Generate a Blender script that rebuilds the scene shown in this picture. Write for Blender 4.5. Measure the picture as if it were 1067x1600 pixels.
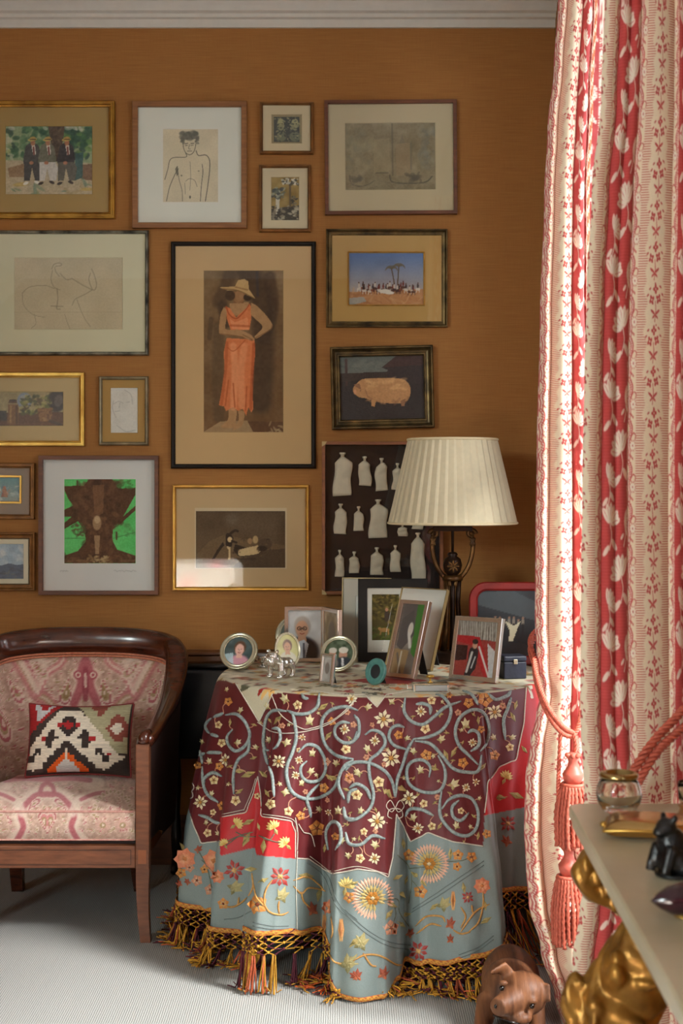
import bpy, bmesh, math, random
import numpy as np
from mathutils import Vector, Matrix
from mathutils.bvhtree import BVHTree

for o in list(bpy.data.objects):
    bpy.data.objects.remove(o)
random.seed(7)
RNG = np.random.default_rng(11)
SC = bpy.context.scene
COL = SC.collection
PI = math.pi

# ------------------------------------------------------------------ camera, world, light, exposure
F = 2222.0            # focal length in photo pixels (image 1067 x 1600), i.e. a 50 mm lens
HOR = 760.0           # row of the horizon
CH = 1.325            # camera height
cam = bpy.data.cameras.new('camera')
cam.lens = 50.0
cam.sensor_width = 36.0
cam.shift_y = -(800 - HOR) / 1600.0
cam.clip_start = 0.05
cam.dof.use_dof = True
cam.dof.focus_distance = 4.1
cam.dof.aperture_fstop = 8.0
co = bpy.data.objects.new('camera', cam)
COL.objects.link(co)
co.location = (0, 0, CH)
co.rotation_euler = (PI / 2, 0, 0)
SC.camera = co

w = bpy.data.worlds.new('world')
SC.world = w
w.use_nodes = True
bg = w.node_tree.nodes['Background']
bg.inputs[0].default_value = (0.86, 0.93, 1.0, 1)
bg.inputs[1].default_value = 2.2

def area(name, loc, target, sx, sy, power, col, spread=PI):
    l = bpy.data.lights.new(name, 'AREA')
    l.shape = 'RECTANGLE'
    l.size = sx
    l.size_y = sy
    l.energy = power
    l.color = col
    l.spread = spread
    o = bpy.data.objects.new(name, l)
    COL.objects.link(o)
    o.location = loc
    d = Vector(target) - Vector(loc)
    o.rotation_euler = d.to_track_quat('-Z', 'Y').to_euler()
    return o

# daylight at the far window; then lamps added at unseen windows as fill
area('daylight_far_window', (2.78, 2.02, 2.98), (-0.2, 3.38, 0.2), 0.9, 0.9, 36, (0.97, 0.99, 0.97), math.radians(45))
area('added_fill_near_window', (2.7, -0.7, 2.9), (-0.7, 2.4, 0.3), 1.6, 1.6, 90, (0.98, 0.99, 0.97))  # fill lamp added outside the unseen near window
area('added_fill_left_window', (-4.3, -3.6, 3.0), (0.0, 4.9, 0.9), 1.8, 1.6, 490, (0.87, 1.0, 0.975))  # unseen lamp added on the left to brighten the back wall
area('added_beam_on_armchair', (2.7, 0.9, 2.6), (-1.06, -0.8, 0.7), 0.4, 0.4, 150, (1.0, 0.98, 0.94), math.radians(16))  # narrow lamp added to brighten the armchair for its reflection

SC.view_settings.view_transform = 'Standard'
SC.view_settings.look = 'None'
SC.view_settings.gamma = 1.0
SC.view_settings.use_curve_mapping = False
SC.view_settings.exposure = 0.2

# ------------------------------------------------------------------ helpers
def lin(c):
    r = []
    for v in c[:3]:
        v = v / 255.0
        r.append(v / 12.92 if v <= 0.04045 else ((v + 0.055) / 1.055) ** 2.4)
    return r

def lin_np(a):
    a = np.clip(a / 255.0, 0, 1)
    return np.where(a <= 0.04045, a / 12.92, ((a + 0.055) / 1.055) ** 2.4)

def X(px, Y): return (px - 533.5) / F * Y
def Z(py, Y): return CH - (py - HOR) / F * Y
def P(px, py, Y): return Vector((X(px, Y), Y, Z(py, Y)))
def PX(v): return (533.5 + v[0] / v[1] * F, HOR + (CH - v[2]) / v[1] * F)
def floorY(py): return CH * F / (py - HOR)
def planeY(py, z): return (CH - z) * F / (py - HOR)

def M(name, col, rough=0.5, metal=0.0, var=0.12, scale=30, bump=0.0, bscale=None, stretch=(1, 1, 1), spec=0.5, sheen=0.0, coat=0.0, trans=0.0, col2=None):
    m = bpy.data.materials.new(name)
    m.use_nodes = True
    nt = m.node_tree
    b = nt.nodes['Principled BSDF']
    c = lin(col)
    tc = nt.nodes.new('ShaderNodeTexCoord')
    mp = nt.nodes.new('ShaderNodeMapping')
    mp.inputs['Scale'].default_value = stretch
    nt.links.new(tc.outputs['Object'], mp.inputs[0])
    n = nt.nodes.new('ShaderNodeTexNoise')
    n.inputs['Scale'].default_value = scale
    n.inputs['Detail'].default_value = 5
    nt.links.new(mp.outputs[0], n.inputs['Vector'])
    r = nt.nodes.new('ShaderNodeValToRGB')
    r.color_ramp.elements[0].position = 0.3
    r.color_ramp.elements[1].position = 0.7
    c2 = lin(col2) if col2 else [min(1, v * (1 + var)) for v in c]
    c1 = c if col2 else [v * (1 - var) for v in c]
    r.color_ramp.elements[0].color = (*c1, 1)
    r.color_ramp.elements[1].color = (*c2, 1)
    nt.links.new(n.outputs['Fac'], r.inputs[0])
    nt.links.new(r.outputs[0], b.inputs['Base Color'])
    b.inputs['Roughness'].default_value = rough
    b.inputs['Metallic'].default_value = metal
    b.inputs['Specular IOR Level'].default_value = spec
    b.inputs['Sheen Weight'].default_value = sheen
    b.inputs['Coat Weight'].default_value = coat
    b.inputs['Coat Roughness'].default_value = 0.12
    b.inputs['Transmission Weight'].default_value = trans
    if bump:
        n2 = nt.nodes.new('ShaderNodeTexNoise')
        n2.inputs['Scale'].default_value = bscale or scale * 3
        n2.inputs['Detail'].default_value = 4
        nt.links.new(mp.outputs[0], n2.inputs['Vector'])
        bp = nt.nodes.new('ShaderNodeBump')
        bp.inputs['Strength'].default_value = bump
        bp.inputs['Distance'].default_value = 0.004
        nt.links.new(n2.outputs['Fac'], bp.inputs['Height'])
        nt.links.new(bp.outputs[0], b.inputs['Normal'])
    return m

def MV(name, rough=0.8, metal=0.0, var=0.08, scale=300, bump=0.0, spec=0.3, sheen=0.0, hatch=None, coat=0.0, transl=0.0, bstretch=(1, 1, 1)):
    """material whose colour is the woven or printed pattern stored on the mesh, with a fine grain"""
    m = bpy.data.materials.new(name)
    m.use_nodes = True
    nt = m.node_tree
    b = nt.nodes['Principled BSDF']
    a = nt.nodes.new('ShaderNodeAttribute')
    a.attribute_name = 'Col'
    tc = nt.nodes.new('ShaderNodeTexCoord')
    mp = nt.nodes.new('ShaderNodeMapping')
    mp.inputs['Scale'].default_value = bstretch
    nt.links.new(tc.outputs['Object'], mp.inputs[0])
    n = nt.nodes.new('ShaderNodeTexNoise')
    n.inputs['Scale'].default_value = scale
    n.inputs['Detail'].default_value = 3
    nt.links.new(mp.outputs[0], n.inputs['Vector'])
    mr = nt.nodes.new('ShaderNodeMapRange')
    mr.inputs['From Min'].default_value = 0.3
    mr.inputs['From Max'].default_value = 0.7
    mr.inputs['To Min'].default_value = 1 - var
    mr.inputs['To Max'].default_value = 1 + var
    nt.links.new(n.outputs['Fac'], mr.inputs[0])
    mx = nt.nodes.new('ShaderNodeMix')
    mx.data_type = 'RGBA'
    mx.blend_type = 'MULTIPLY'
    mx.inputs['Factor'].default_value = 1
    src = a.outputs['Color']
    if hatch:      # fine printed horizontal lines; the attribute 'hatch' says where
        at = nt.nodes.new('ShaderNodeAttribute')
        at.attribute_name = 'hatch'
        uv = nt.nodes.new('ShaderNodeUVMap')
        sx = nt.nodes.new('ShaderNodeSeparateXYZ')
        nt.links.new(uv.outputs[0], sx.inputs[0])
        mu = nt.nodes.new('ShaderNodeMath')
        mu.operation = 'MULTIPLY'
        mu.inputs[1].default_value = 2 * PI / hatch[1]
        nt.links.new(sx.outputs['Y'], mu.inputs[0])
        si = nt.nodes.new('ShaderNodeMath')
        si.operation = 'SINE'
        nt.links.new(mu.outputs[0], si.inputs[0])
        sr = nt.nodes.new('ShaderNodeMapRange')
        sr.inputs['From Min'].default_value = -0.1
        sr.inputs['From Max'].default_value = 0.4
        nt.links.new(si.outputs[0], sr.inputs[0])
        mm = nt.nodes.new('ShaderNodeMath')
        mm.operation = 'MULTIPLY'
        nt.links.new(sr.outputs[0], mm.inputs[0])
        nt.links.new(at.outputs['Fac'], mm.inputs[1])
        hx = nt.nodes.new('ShaderNodeMix')
        hx.data_type = 'RGBA'
        nt.links.new(mm.outputs[0], hx.inputs['Factor'])
        nt.links.new(src, hx.inputs['A'])
        hx.inputs['B'].default_value = (*lin(hatch[0]), 1)
        src = hx.outputs['Result']
    nt.links.new(src, mx.inputs['A'])
    nt.links.new(mr.outputs[0], mx.inputs['B'])
    nt.links.new(mx.outputs['Result'], b.inputs['Base Color'])
    b.inputs['Roughness'].default_value = rough
    b.inputs['Metallic'].default_value = metal
    b.inputs['Specular IOR Level'].default_value = spec
    b.inputs['Sheen Weight'].default_value = sheen
    b.inputs['Coat Weight'].default_value = coat
    b.inputs['Coat Roughness'].default_value = 0.1
    if bump:
        bp = nt.nodes.new('ShaderNodeBump')
        bp.inputs['Strength'].default_value = bump
        bp.inputs['Distance'].default_value = 0.002
        nt.links.new(n.outputs['Fac'], bp.inputs['Height'])
        nt.links.new(bp.outputs[0], b.inputs['Normal'])
    if transl:
        t = nt.nodes.new('ShaderNodeBsdfTranslucent')
        nt.links.new(mx.outputs['Result'], t.inputs['Color'])
        ms = nt.nodes.new('ShaderNodeMixShader')
        ms.inputs[0].default_value = transl
        nt.links.new(b.outputs[0], ms.inputs[1])
        nt.links.new(t.outputs[0], ms.inputs[2])
        nt.links.new(ms.outputs[0], nt.nodes['Material Output'].inputs['Surface'])
    return m

def glass_mat(name, tint=(1, 1, 1), rough=0.02, refl=1.0):
    """thin pane: clear, with the reflection of glass"""
    m = bpy.data.materials.new(name)
    m.use_nodes = True
    nt = m.node_tree
    nt.nodes.remove(nt.nodes['Principled BSDF'])
    t = nt.nodes.new('ShaderNodeBsdfTransparent')
    t.inputs[0].default_value = (*tint, 1)
    g = nt.nodes.new('ShaderNodeBsdfGlossy')
    g.inputs['Roughness'].default_value = rough
    fr = nt.nodes.new('ShaderNodeLayerWeight')
    fr.inputs[0].default_value = 0.5
    pw = nt.nodes.new('ShaderNodeMath')
    pw.operation = 'POWER'
    pw.inputs[1].default_value = 5.0
    nt.links.new(fr.outputs['Facing'], pw.inputs[0])
    mu = nt.nodes.new('ShaderNodeMath')
    mu.operation = 'MULTIPLY_ADD'
    mu.inputs[1].default_value = 0.95 * refl
    mu.inputs[2].default_value = 0.045 * refl
    nt.links.new(pw.outputs[0], mu.inputs[0])
    ms = nt.nodes.new('ShaderNodeMixShader')
    nt.links.new(mu.outputs[0], ms.inputs[0])
    nt.links.new(t.outputs[0], ms.inputs[1])
    nt.links.new(g.outputs[0], ms.inputs[2])
    nt.links.new(ms.outputs[0], nt.nodes['Material Output'].inputs['Surface'])
    return m

def make_mesh(name, V, Fc, col=None, uv=None, hatch=None, smooth=True, fmat=None, mats=()):
    me = bpy.data.meshes.new(name)
    V = np.asarray(V, dtype=np.float32)
    if isinstance(Fc, np.ndarray):
        nf = len(Fc)
        me.vertices.add(len(V))
        me.vertices.foreach_set('co', V.ravel())
        k = Fc.shape[1]
        me.loops.add(nf * k)
        me.loops.foreach_set('vertex_index', Fc.astype(np.int32).ravel())
        me.polygons.add(nf)
        me.polygons.foreach_set('loop_start', np.arange(0, nf * k, k, dtype=np.int32))
        me.update(calc_edges=True)
    else:
        me.from_pydata(V.tolist(), [], [tuple(f) for f in Fc])
    if smooth:
        me.polygons.foreach_set('use_smooth', [True] * len(me.polygons))
    else:
        me.polygons.foreach_set('use_smooth', [False] * len(me.polygons))
    if col is not None:
        at = me.color_attributes.new('Col', 'FLOAT_COLOR', 'POINT')
        c = np.ones((len(V), 4), dtype=np.float32)
        c[:, :3] = col
        at.data.foreach_set('color', c.ravel())
    if hatch is not None:
        at = me.attributes.new('hatch', 'FLOAT', 'POINT')
        at.data.foreach_set('value', np.asarray(hatch, dtype=np.float32))
    if uv is not None:
        ul = me.uv_layers.new(name='UVMap')
        li = np.empty(len(me.loops), dtype=np.int32)
        me.loops.foreach_get('vertex_index', li)
        ul.data.foreach_set('uv', np.asarray(uv, dtype=np.float32)[li].ravel())
    for mt in mats:
        me.materials.append(mt)
    if fmat is not None:
        me.polygons.foreach_set('material_index', np.asarray(fmat, dtype=np.int32))
    me.validate()
    me.update()
    return me

def obj(name, V, Fc, mat, parent=None, world=False, **kw):
    me = make_mesh(name, V, Fc, mats=(mat,) if not isinstance(mat, (list, tuple)) else mat, **kw)
    return link(name, me, parent, world)

def link(name, me, parent=None, world=False):
    o = bpy.data.objects.new(name, me)
    COL.objects.link(o)
    if parent is not None:
        o.parent = parent
        if world:
            r = parent
            mt = Matrix.LocRotScale(r.location, r.rotation_euler, r.scale)
            if r.parent is not None:
                mt = Matrix.LocRotScale(r.parent.location, r.parent.rotation_euler, r.parent.scale) @ r.matrix_parent_inverse @ mt
            o.matrix_parent_inverse = mt.inverted()
    return o

def tag(o, label, cat, group=None):
    o['label'] = label
    o['category'] = cat
    if group: o['group'] = group
    return o

def thing(name, label, cat, loc=(0, 0, 0), rot=(0, 0, 0), group=None):
    o = bpy.data.objects.new(name, None)
    COL.objects.link(o)
    o.empty_display_size = 0.05
    o.location = loc
    o.rotation_euler = rot
    return tag(o, label, cat, group)

def struct(o):
    o['kind'] = 'structure'
    return o

class G:
    """collects shapes for ONE mesh"""
    def __init__(s):
        s.v = []; s.f = []; s.c = []
    def add(s, V, Fc, c=None):
        k = len(s.v)
        s.v.extend([tuple(v) for v in V])
        s.f.extend([tuple(int(i) + k for i in f) for f in Fc])
        if c is not None: s.c.extend([lin(c)] * len(V))
        return s
    def build(s, name, mat, parent=None, world=False, smooth=True):
        return obj(name, s.v, s.f, mat, parent, world, smooth=smooth, col=np.array(s.c) if s.c else None)

def box(x0, x1, y0, y1, z0, z1, b=0.0):
    """box, chamfered by b"""
    if b <= 0:
        V = [(x, y, z) for x in (x0, x1) for y in (y0, y1) for z in (z0, z1)]
        Fc = [(0, 1, 3, 2), (4, 6, 7, 5), (0, 4, 5, 1), (2, 3, 7, 6), (0, 2, 6, 4), (1, 5, 7, 3)]
        return V, Fc
    bm = bmesh.new()
    bmesh.ops.create_cube(bm, size=1)
    for v in bm.verts:
        v.co = Vector(((x0 + x1) / 2 + v.co.x * (x1 - x0), (y0 + y1) / 2 + v.co.y * (y1 - y0), (z0 + z1) / 2 + v.co.z * (z1 - z0)))
    bmesh.ops.bevel(bm, geom=bm.edges[:], offset=b, segments=2, affect='EDGES', profile=0.5)
    V = [v.co[:] for v in bm.verts]
    bm.verts.index_update()
    Fc = [[v.index for v in f.verts] for f in bm.faces]
    bm.free()
    return V, Fc

def cat(pts, n):
    """smooth curve through points, n samples"""
    p = np.array(pts, dtype=float)
    if len(p) < 3:
        t = np.linspace(0, 1, n)[:, None]
        return p[0] * (1 - t) + p[-1] * t
    q = np.vstack([2 * p[0] - p[1], p, 2 * p[-1] - p[-2]])
    seg = len(p) - 1
    out = []
    for t in np.linspace(0, seg - 1e-9, n):
        i = int(t); u = t - i
        a, b, c, d = q[i], q[i + 1], q[i + 2], q[i + 3]
        out.append(0.5 * ((2 * b) + (c - a) * u + (2 * a - 5 * b + 4 * c - d) * u * u + (3 * b - a - 3 * c + d) * u ** 3))
    return np.array(out)

def tube(pts, r, seg=8, caps=True, flat=None, closed=False, up=None):
    """tube along points; r number or list; flat=(a,b) scales the section"""
    p = np.array([tuple(q) for q in pts], dtype=float)
    n = len(p)
    rr = np.full(n, r, dtype=float) if np.isscalar(r) else np.array(r, dtype=float)
    V = []; Fc = []
    t = np.gradient(p, axis=0)
    if closed:
        t = np.roll(p, -1, 0) - np.roll(p, 1, 0)
    t /= np.maximum(np.linalg.norm(t, axis=1)[:, None], 1e-9)
    ref = np.array(up if up is not None else (0.0, 0.0, 1.0))
    if up is None and abs(t[0] @ ref) > 0.9: ref = np.array((1.0, 0.0, 0.0))
    a = ref - t[0] * (ref @ t[0]); a /= np.linalg.norm(a)
    fa, fb = flat or (1, 1)
    for i in range(n):
        a = a - t[i] * (a @ t[i]); a /= max(np.linalg.norm(a), 1e-9)
        if up is not None:
            a2 = ref - t[i] * (ref @ t[i])
            if np.linalg.norm(a2) > 1e-4: a = a2 / np.linalg.norm(a2)
        b = np.cross(t[i], a)
        for k in range(seg):
            th = 2 * PI * k / seg
            V.append(p[i] + rr[i] * (math.cos(th) * a * fa + math.sin(th) * b * fb))
    m = n if closed else n - 1
    for i in range(m):
        for k in range(seg):
            i2 = (i + 1) % n
            Fc.append((i * seg + k, i * seg + (k + 1) % seg, i2 * seg + (k + 1) % seg, i2 * seg + k))
    if caps and not closed:
        Fc.append(tuple(range(seg))[::-1])
        Fc.append(tuple((n - 1) * seg + k for k in range(seg)))
    return V, Fc

def lathe(prof, seg=32, cx=0, cy=0, sx=1, sy=1):
    V = []; Fc = []
    n = len(prof)
    for r, z in prof:
        for k in range(seg):
            a = 2 * PI * k / seg
            V.append((cx + sx * r * math.cos(a), cy + sy * r * math.sin(a), z))
    for i in range(n - 1):
        for k in range(seg):
            Fc.append((i * seg + k, i * seg + (k + 1) % seg, (i + 1) * seg + (k + 1) % seg, (i + 1) * seg + k))
    Fc.append(tuple(range(seg))[::-1])
    Fc.append(tuple((n - 1) * seg + k for k in range(seg)))
    return V, Fc

def ball(c, r, seg=16, rings=10):
    """ellipsoid, r = number or triple"""
    r = (r, r, r) if np.isscalar(r) else r
    V = [(c[0], c[1], c[2] - r[2])]; Fc = []
    for i in range(1, rings):
        th = PI * i / rings - PI / 2
        for k in range(seg):
            a = 2 * PI * k / seg
            V.append((c[0] + r[0] * math.cos(th) * math.cos(a), c[1] + r[1] * math.cos(th) * math.sin(a), c[2] + r[2] * math.sin(th)))
    V.append((c[0], c[1], c[2] + r[2]))
    for k in range(seg):
        Fc.append((0, 1 + (k + 1) % seg, 1 + k))
    for i in range(rings - 2):
        for k in range(seg):
            a = 1 + i * seg + k; b = 1 + i * seg + (k + 1) % seg
            Fc.append((a, b, b + seg, a + seg))
    l = len(V) - 1; s0 = 1 + (rings - 2) * seg
    for k in range(seg):
        Fc.append((l, s0 + k, s0 + (k + 1) % seg))
    return V, Fc

def prism(pts, y0, y1):
    """polygon in x,z extruded from y0 to y1"""
    n = len(pts)
    V = [(p[0], y0, p[1]) for p in pts] + [(p[0], y1, p[1]) for p in pts]
    Fc = [tuple(range(n)), tuple(range(2 * n - 1, n - 1, -1))]
    for i in range(n):
        j = (i + 1) % n
        Fc.append((i, i + n, j + n, j))
    return V, Fc

def grid_faces(nu, nv, wrap=False):
    i = np.arange(nv - 1)[:, None]
    k = np.arange(nu if wrap else nu - 1)[None, :]
    a = i * nu + k
    b = i * nu + (k + 1) % nu
    return np.stack([a, b, b + nu, a + nu], -1).reshape(-1, 4)

def xf(V, mt):
    return [tuple(mt @ Vector(v)) for v in V]

def interp(x, tab):
    t = np.array(tab, dtype=float)
    return np.interp(x, t[:, 0], t[:, 1])

def smoothstep(a, b, x):
    t = np.clip((x - a) / (b - a), 0, 1)
    return t * t * (3 - 2 * t)

def sinterp(x, tab):
    """interpolation with rounded joins"""
    t = np.array(tab, dtype=float)
    x = np.asarray(x, dtype=float)
    i = np.clip(np.searchsorted(t[:, 0], x) - 1, 0, len(t) - 2)
    u = np.clip((x - t[i, 0]) / (t[i + 1, 0] - t[i, 0]), 0, 1)
    u = u * u * (3 - 2 * u)
    return t[i, 1] * (1 - u) + t[i + 1, 1] * u

def noise2(h, w, cells, seed=0):
    r = np.random.default_rng(seed)
    ch = max(2, int(cells * h / max(h, w)) + 2); cw = max(2, int(cells * w / max(h, w)) + 2)
    g = r.random((ch, cw))
    y = np.linspace(0, ch - 1.001, h); x = np.linspace(0, cw - 1.001, w)
    yi = y.astype(int); xi = x.astype(int)
    fy = (y - yi)[:, None]; fx = (x - xi)[None, :]
    fy = fy * fy * (3 - 2 * fy); fx = fx * fx * (3 - 2 * fx)
    a = g[yi][:, xi]; b = g[yi][:, xi + 1]; c = g[yi + 1][:, xi]; d = g[yi + 1][:, xi + 1]
    return (a * (1 - fx) + b * fx) * (1 - fy) + (c * (1 - fx) + d * fx) * fy

class Cv:
    """a flat print (painting, drawing, photograph) painted stroke by stroke in its own coordinates"""
    def __init__(s, x0, y0, x1, y1, w, bg, seed=1):
        s.b = (x0, y0, x1, y1)
        s.w = w
        s.h = max(8, int(round(w * (y1 - y0) / (x1 - x0))))
        s.a = np.empty((s.h, s.w, 3)); s.a[:] = bg
        xs = np.linspace(x0, x1, s.w); ys = np.linspace(y0, y1, s.h)
        s.x, s.y = np.meshgrid(xs, ys)
        s.px = (x1 - x0) / s.w
        s.r = np.random.default_rng(seed)
        s.seed = seed
    def mixin(s, m, c, a, w_=None):
        m = (np.clip(m, 0, 1) * a)[..., None]
        if w_ is None: s.a = s.a * (1 - m) + np.array(c, dtype=float) * m
        else: s.a[w_] = s.a[w_] * (1 - m) + np.array(c, dtype=float) * m
        return s
    def win(s, x0, y0, x1, y1):
        """index window of the canvas that covers a rectangle"""
        fx = (s.w - 1) / (s.b[2] - s.b[0]); fy = (s.h - 1) / (s.b[3] - s.b[1])
        i0 = max(0, int((x0 - s.b[0]) * fx) - 1); i1 = min(s.w, int((x1 - s.b[0]) * fx) + 3)
        j0 = max(0, int((y0 - s.b[1]) * fy) - 1); j1 = min(s.h, int((y1 - s.b[1]) * fy) + 3)
        if i1 <= i0 or j1 <= j0: return None
        return (slice(j0, j1), slice(i0, i1))
    def grad(s, c0, c1, horiz=False):
        t = ((s.x - s.b[0]) / (s.b[2] - s.b[0]) if horiz else (s.y - s.b[1]) / (s.b[3] - s.b[1]))[..., None]
        s.a = np.array(c0) * (1 - t) + np.array(c1) * t
        return s
    def ell(s, cx, cy, rx, ry, c, a=1.0, rot=0, soft=0.15):
        R = max(rx, ry) * (1 + soft)
        w_ = s.win(cx - R, cy - R, cx + R, cy + R)
        if w_ is None: return s
        ca, sa = math.cos(rot), math.sin(rot)
        dx = s.x[w_] - cx; dy = s.y[w_] - cy
        d = np.sqrt(((dx * ca + dy * sa) / rx) ** 2 + ((-dx * sa + dy * ca) / ry) ** 2)
        return s.mixin(smoothstep(1 + soft, 1 - soft, d), c, a, w_)
    def poly(s, pts, c, a=1.0, sm=False):
        if sm: pts = cat(list(pts) + [pts[0]], len(pts) * 6)[:-1].tolist()
        q = np.array(pts, dtype=float)
        w_ = s.win(q[:, 0].min(), q[:, 1].min(), q[:, 0].max(), q[:, 1].max())
        if w_ is None: return s
        gx, gy = s.x[w_], s.y[w_]
        m = np.zeros(gx.shape, bool)
        n = len(pts)
        for i in range(n):
            (xa, ya), (xb, yb) = pts[i], pts[(i + 1) % n]
            if ya == yb: continue
            m ^= ((ya > gy) != (yb > gy)) & (gx < (xb - xa) * (gy - ya) / (yb - ya) + xa)
        return s.mixin(m.astype(float), c, a, w_)
    def line(s, pts, wd, c, a=1.0, sm=True):
        if sm and len(pts) > 2: pts = cat(pts, len(pts) * 5)
        q = np.array([(p[0], p[1]) for p in pts], dtype=float)
        e = max(wd * 0.35, s.px * 0.6)
        R = wd / 2 + e
        w_ = s.win(q[:, 0].min() - R, q[:, 1].min() - R, q[:, 0].max() + R, q[:, 1].max() + R)
        if w_ is None: return s
        gx, gy = s.x[w_], s.y[w_]
        d = np.full(gx.shape, 1e9)
        for i in range(len(q) - 1):
            xa, ya = q[i]; xb, yb = q[i + 1]
            l2 = (xb - xa) ** 2 + (yb - ya) ** 2 + 1e-9
            t = np.clip(((gx - xa) * (xb - xa) + (gy - ya) * (yb - ya)) / l2, 0, 1)
            d = np.minimum(d, np.hypot(gx - xa - t * (xb - xa), gy - ya - t * (yb - ya)))
        return s.mixin(smoothstep(wd / 2 + e, wd / 2 - e * 0.4, d), c, a, w_)
    def noise(s, cells, amp, seed=0):
        s.a += ((noise2(s.h, s.w, cells, seed + s.seed) - 0.5) * 2 * amp)[..., None]
        return s
    def dabs(s, n, reg, cols, size, a=0.7, rot=0.0, asp=0.6):
        x0, y0, x1, y1 = reg
        for i in range(n):
            c = cols[int(s.r.integers(len(cols)))]
            r = size * (0.5 + s.r.random())
            s.ell(s.r.uniform(x0, x1), s.r.uniform(y0, y1), r, r * asp, c, a, rot + s.r.normal() * 0.7, 0.3)
        return s

def print_mesh(name, cv, x0, x1, z0, z1, y, mat, parent, world=False, bend=None):
    """the print as a flat sheet facing -y"""
    xs = np.linspace(x0, x1, cv.w); zs = np.linspace(z1, z0, cv.h)
    gx, gz = np.meshgrid(xs, zs)
    gy = np.full_like(gx, y) if bend is None else y + bend(gx, gz)
    V = np.stack([gx, gy, gz], -1).reshape(-1, 3)
    Fq = grid_faces(cv.w, cv.h)[:, ::-1]
    return obj(name, V, np.ascontiguousarray(Fq), mat, parent, world, col=lin_np(cv.a.reshape(-1, 3)), smooth=True)

# ------------------------------------------------------------------ the room
WY = 5.0      # back wall
RX = 0.75     # right-hand wall
LX = -3.0
FY = -2.6
CZ = 3.16

def wallcloth():
    m = bpy.data.materials.new('brown_grasscloth')
    m.use_nodes = True
    nt = m.node_tree
    b = nt.nodes['Principled BSDF']
    tc = nt.nodes.new('ShaderNodeTexCoord')
    def noise(sc, st, det=4):
        mp = nt.nodes.new('ShaderNodeMapping'); mp.inputs['Scale'].default_value = st
        nt.links.new(tc.outputs['Object'], mp.inputs[0])
        n = nt.nodes.new('ShaderNodeTexNoise'); n.inputs['Scale'].default_value = sc; n.inputs['Detail'].default_value = det
        nt.links.new(mp.outputs[0], n.inputs['Vector'])
        return n.outputs['Fac']
    th = noise(1.0, (9, 9, 330), 3)           # horizontal threads
    vt = noise(1.0, (420, 420, 14), 2)        # warp
    lg = noise(1.4, (1, 1, 1), 3)             # wear
    r = nt.nodes.new('ShaderNodeValToRGB')
    r.color_ramp.elements[0].position = 0.25; r.color_ramp.elements[0].color = (*lin((141, 93, 45)), 1)
    r.color_ramp.elements[1].position = 0.75; r.color_ramp.elements[1].color = (*lin((175, 122, 66)), 1)
    ad = nt.nodes.new('ShaderNodeMath'); ad.operation = 'ADD'
    m1 = nt.nodes.new('ShaderNodeMath'); m1.operation = 'MULTIPLY'; m1.inputs[1].default_value = 0.55
    m2 = nt.nodes.new('ShaderNodeMath'); m2.operation = 'MULTIPLY'; m2.inputs[1].default_value = 0.2
    m3 = nt.nodes.new('ShaderNodeMath'); m3.operation = 'MULTIPLY'; m3.inputs[1].default_value = 0.25
    a2 = nt.nodes.new('ShaderNodeMath'); a2.operation = 'ADD'
    nt.links.new(th, m1.inputs[0]); nt.links.new(vt, m2.inputs[0]); nt.links.new(lg, m3.inputs[0])
    nt.links.new(m1.outputs[0], ad.inputs[0]); nt.links.new(m2.outputs[0], ad.inputs[1])
    nt.links.new(ad.outputs[0], a2.inputs[0]); nt.links.new(m3.outputs[0], a2.inputs[1])
    nt.links.new(a2.outputs[0], r.inputs[0])
    nt.links.new(r.outputs[0], b.inputs['Base Color'])
    b.inputs['Roughness'].default_value = 0.75
    b.inputs['Specular IOR Level'].default_value = 0.25
    bp = nt.nodes.new('ShaderNodeBump'); bp.inputs['Strength'].default_value = 0.35; bp.inputs['Distance'].default_value = 0.0015
    nt.links.new(ad.outputs[0], bp.inputs['Height'])
    nt.links.new(bp.outputs[0], b.inputs['Normal'])
    return m

mWALL = wallcloth()
mPAINT = M('warm_white_paint', (214, 210, 200), 0.55, var=0.03)
mCEIL = M('ceiling_paint', (226, 222, 212), 0.8, var=0.02)
mDADO = M('brown_varnished_wood', (96, 58, 30), 0.4, var=0.3, scale=12, stretch=(1, 8, 8))

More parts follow.
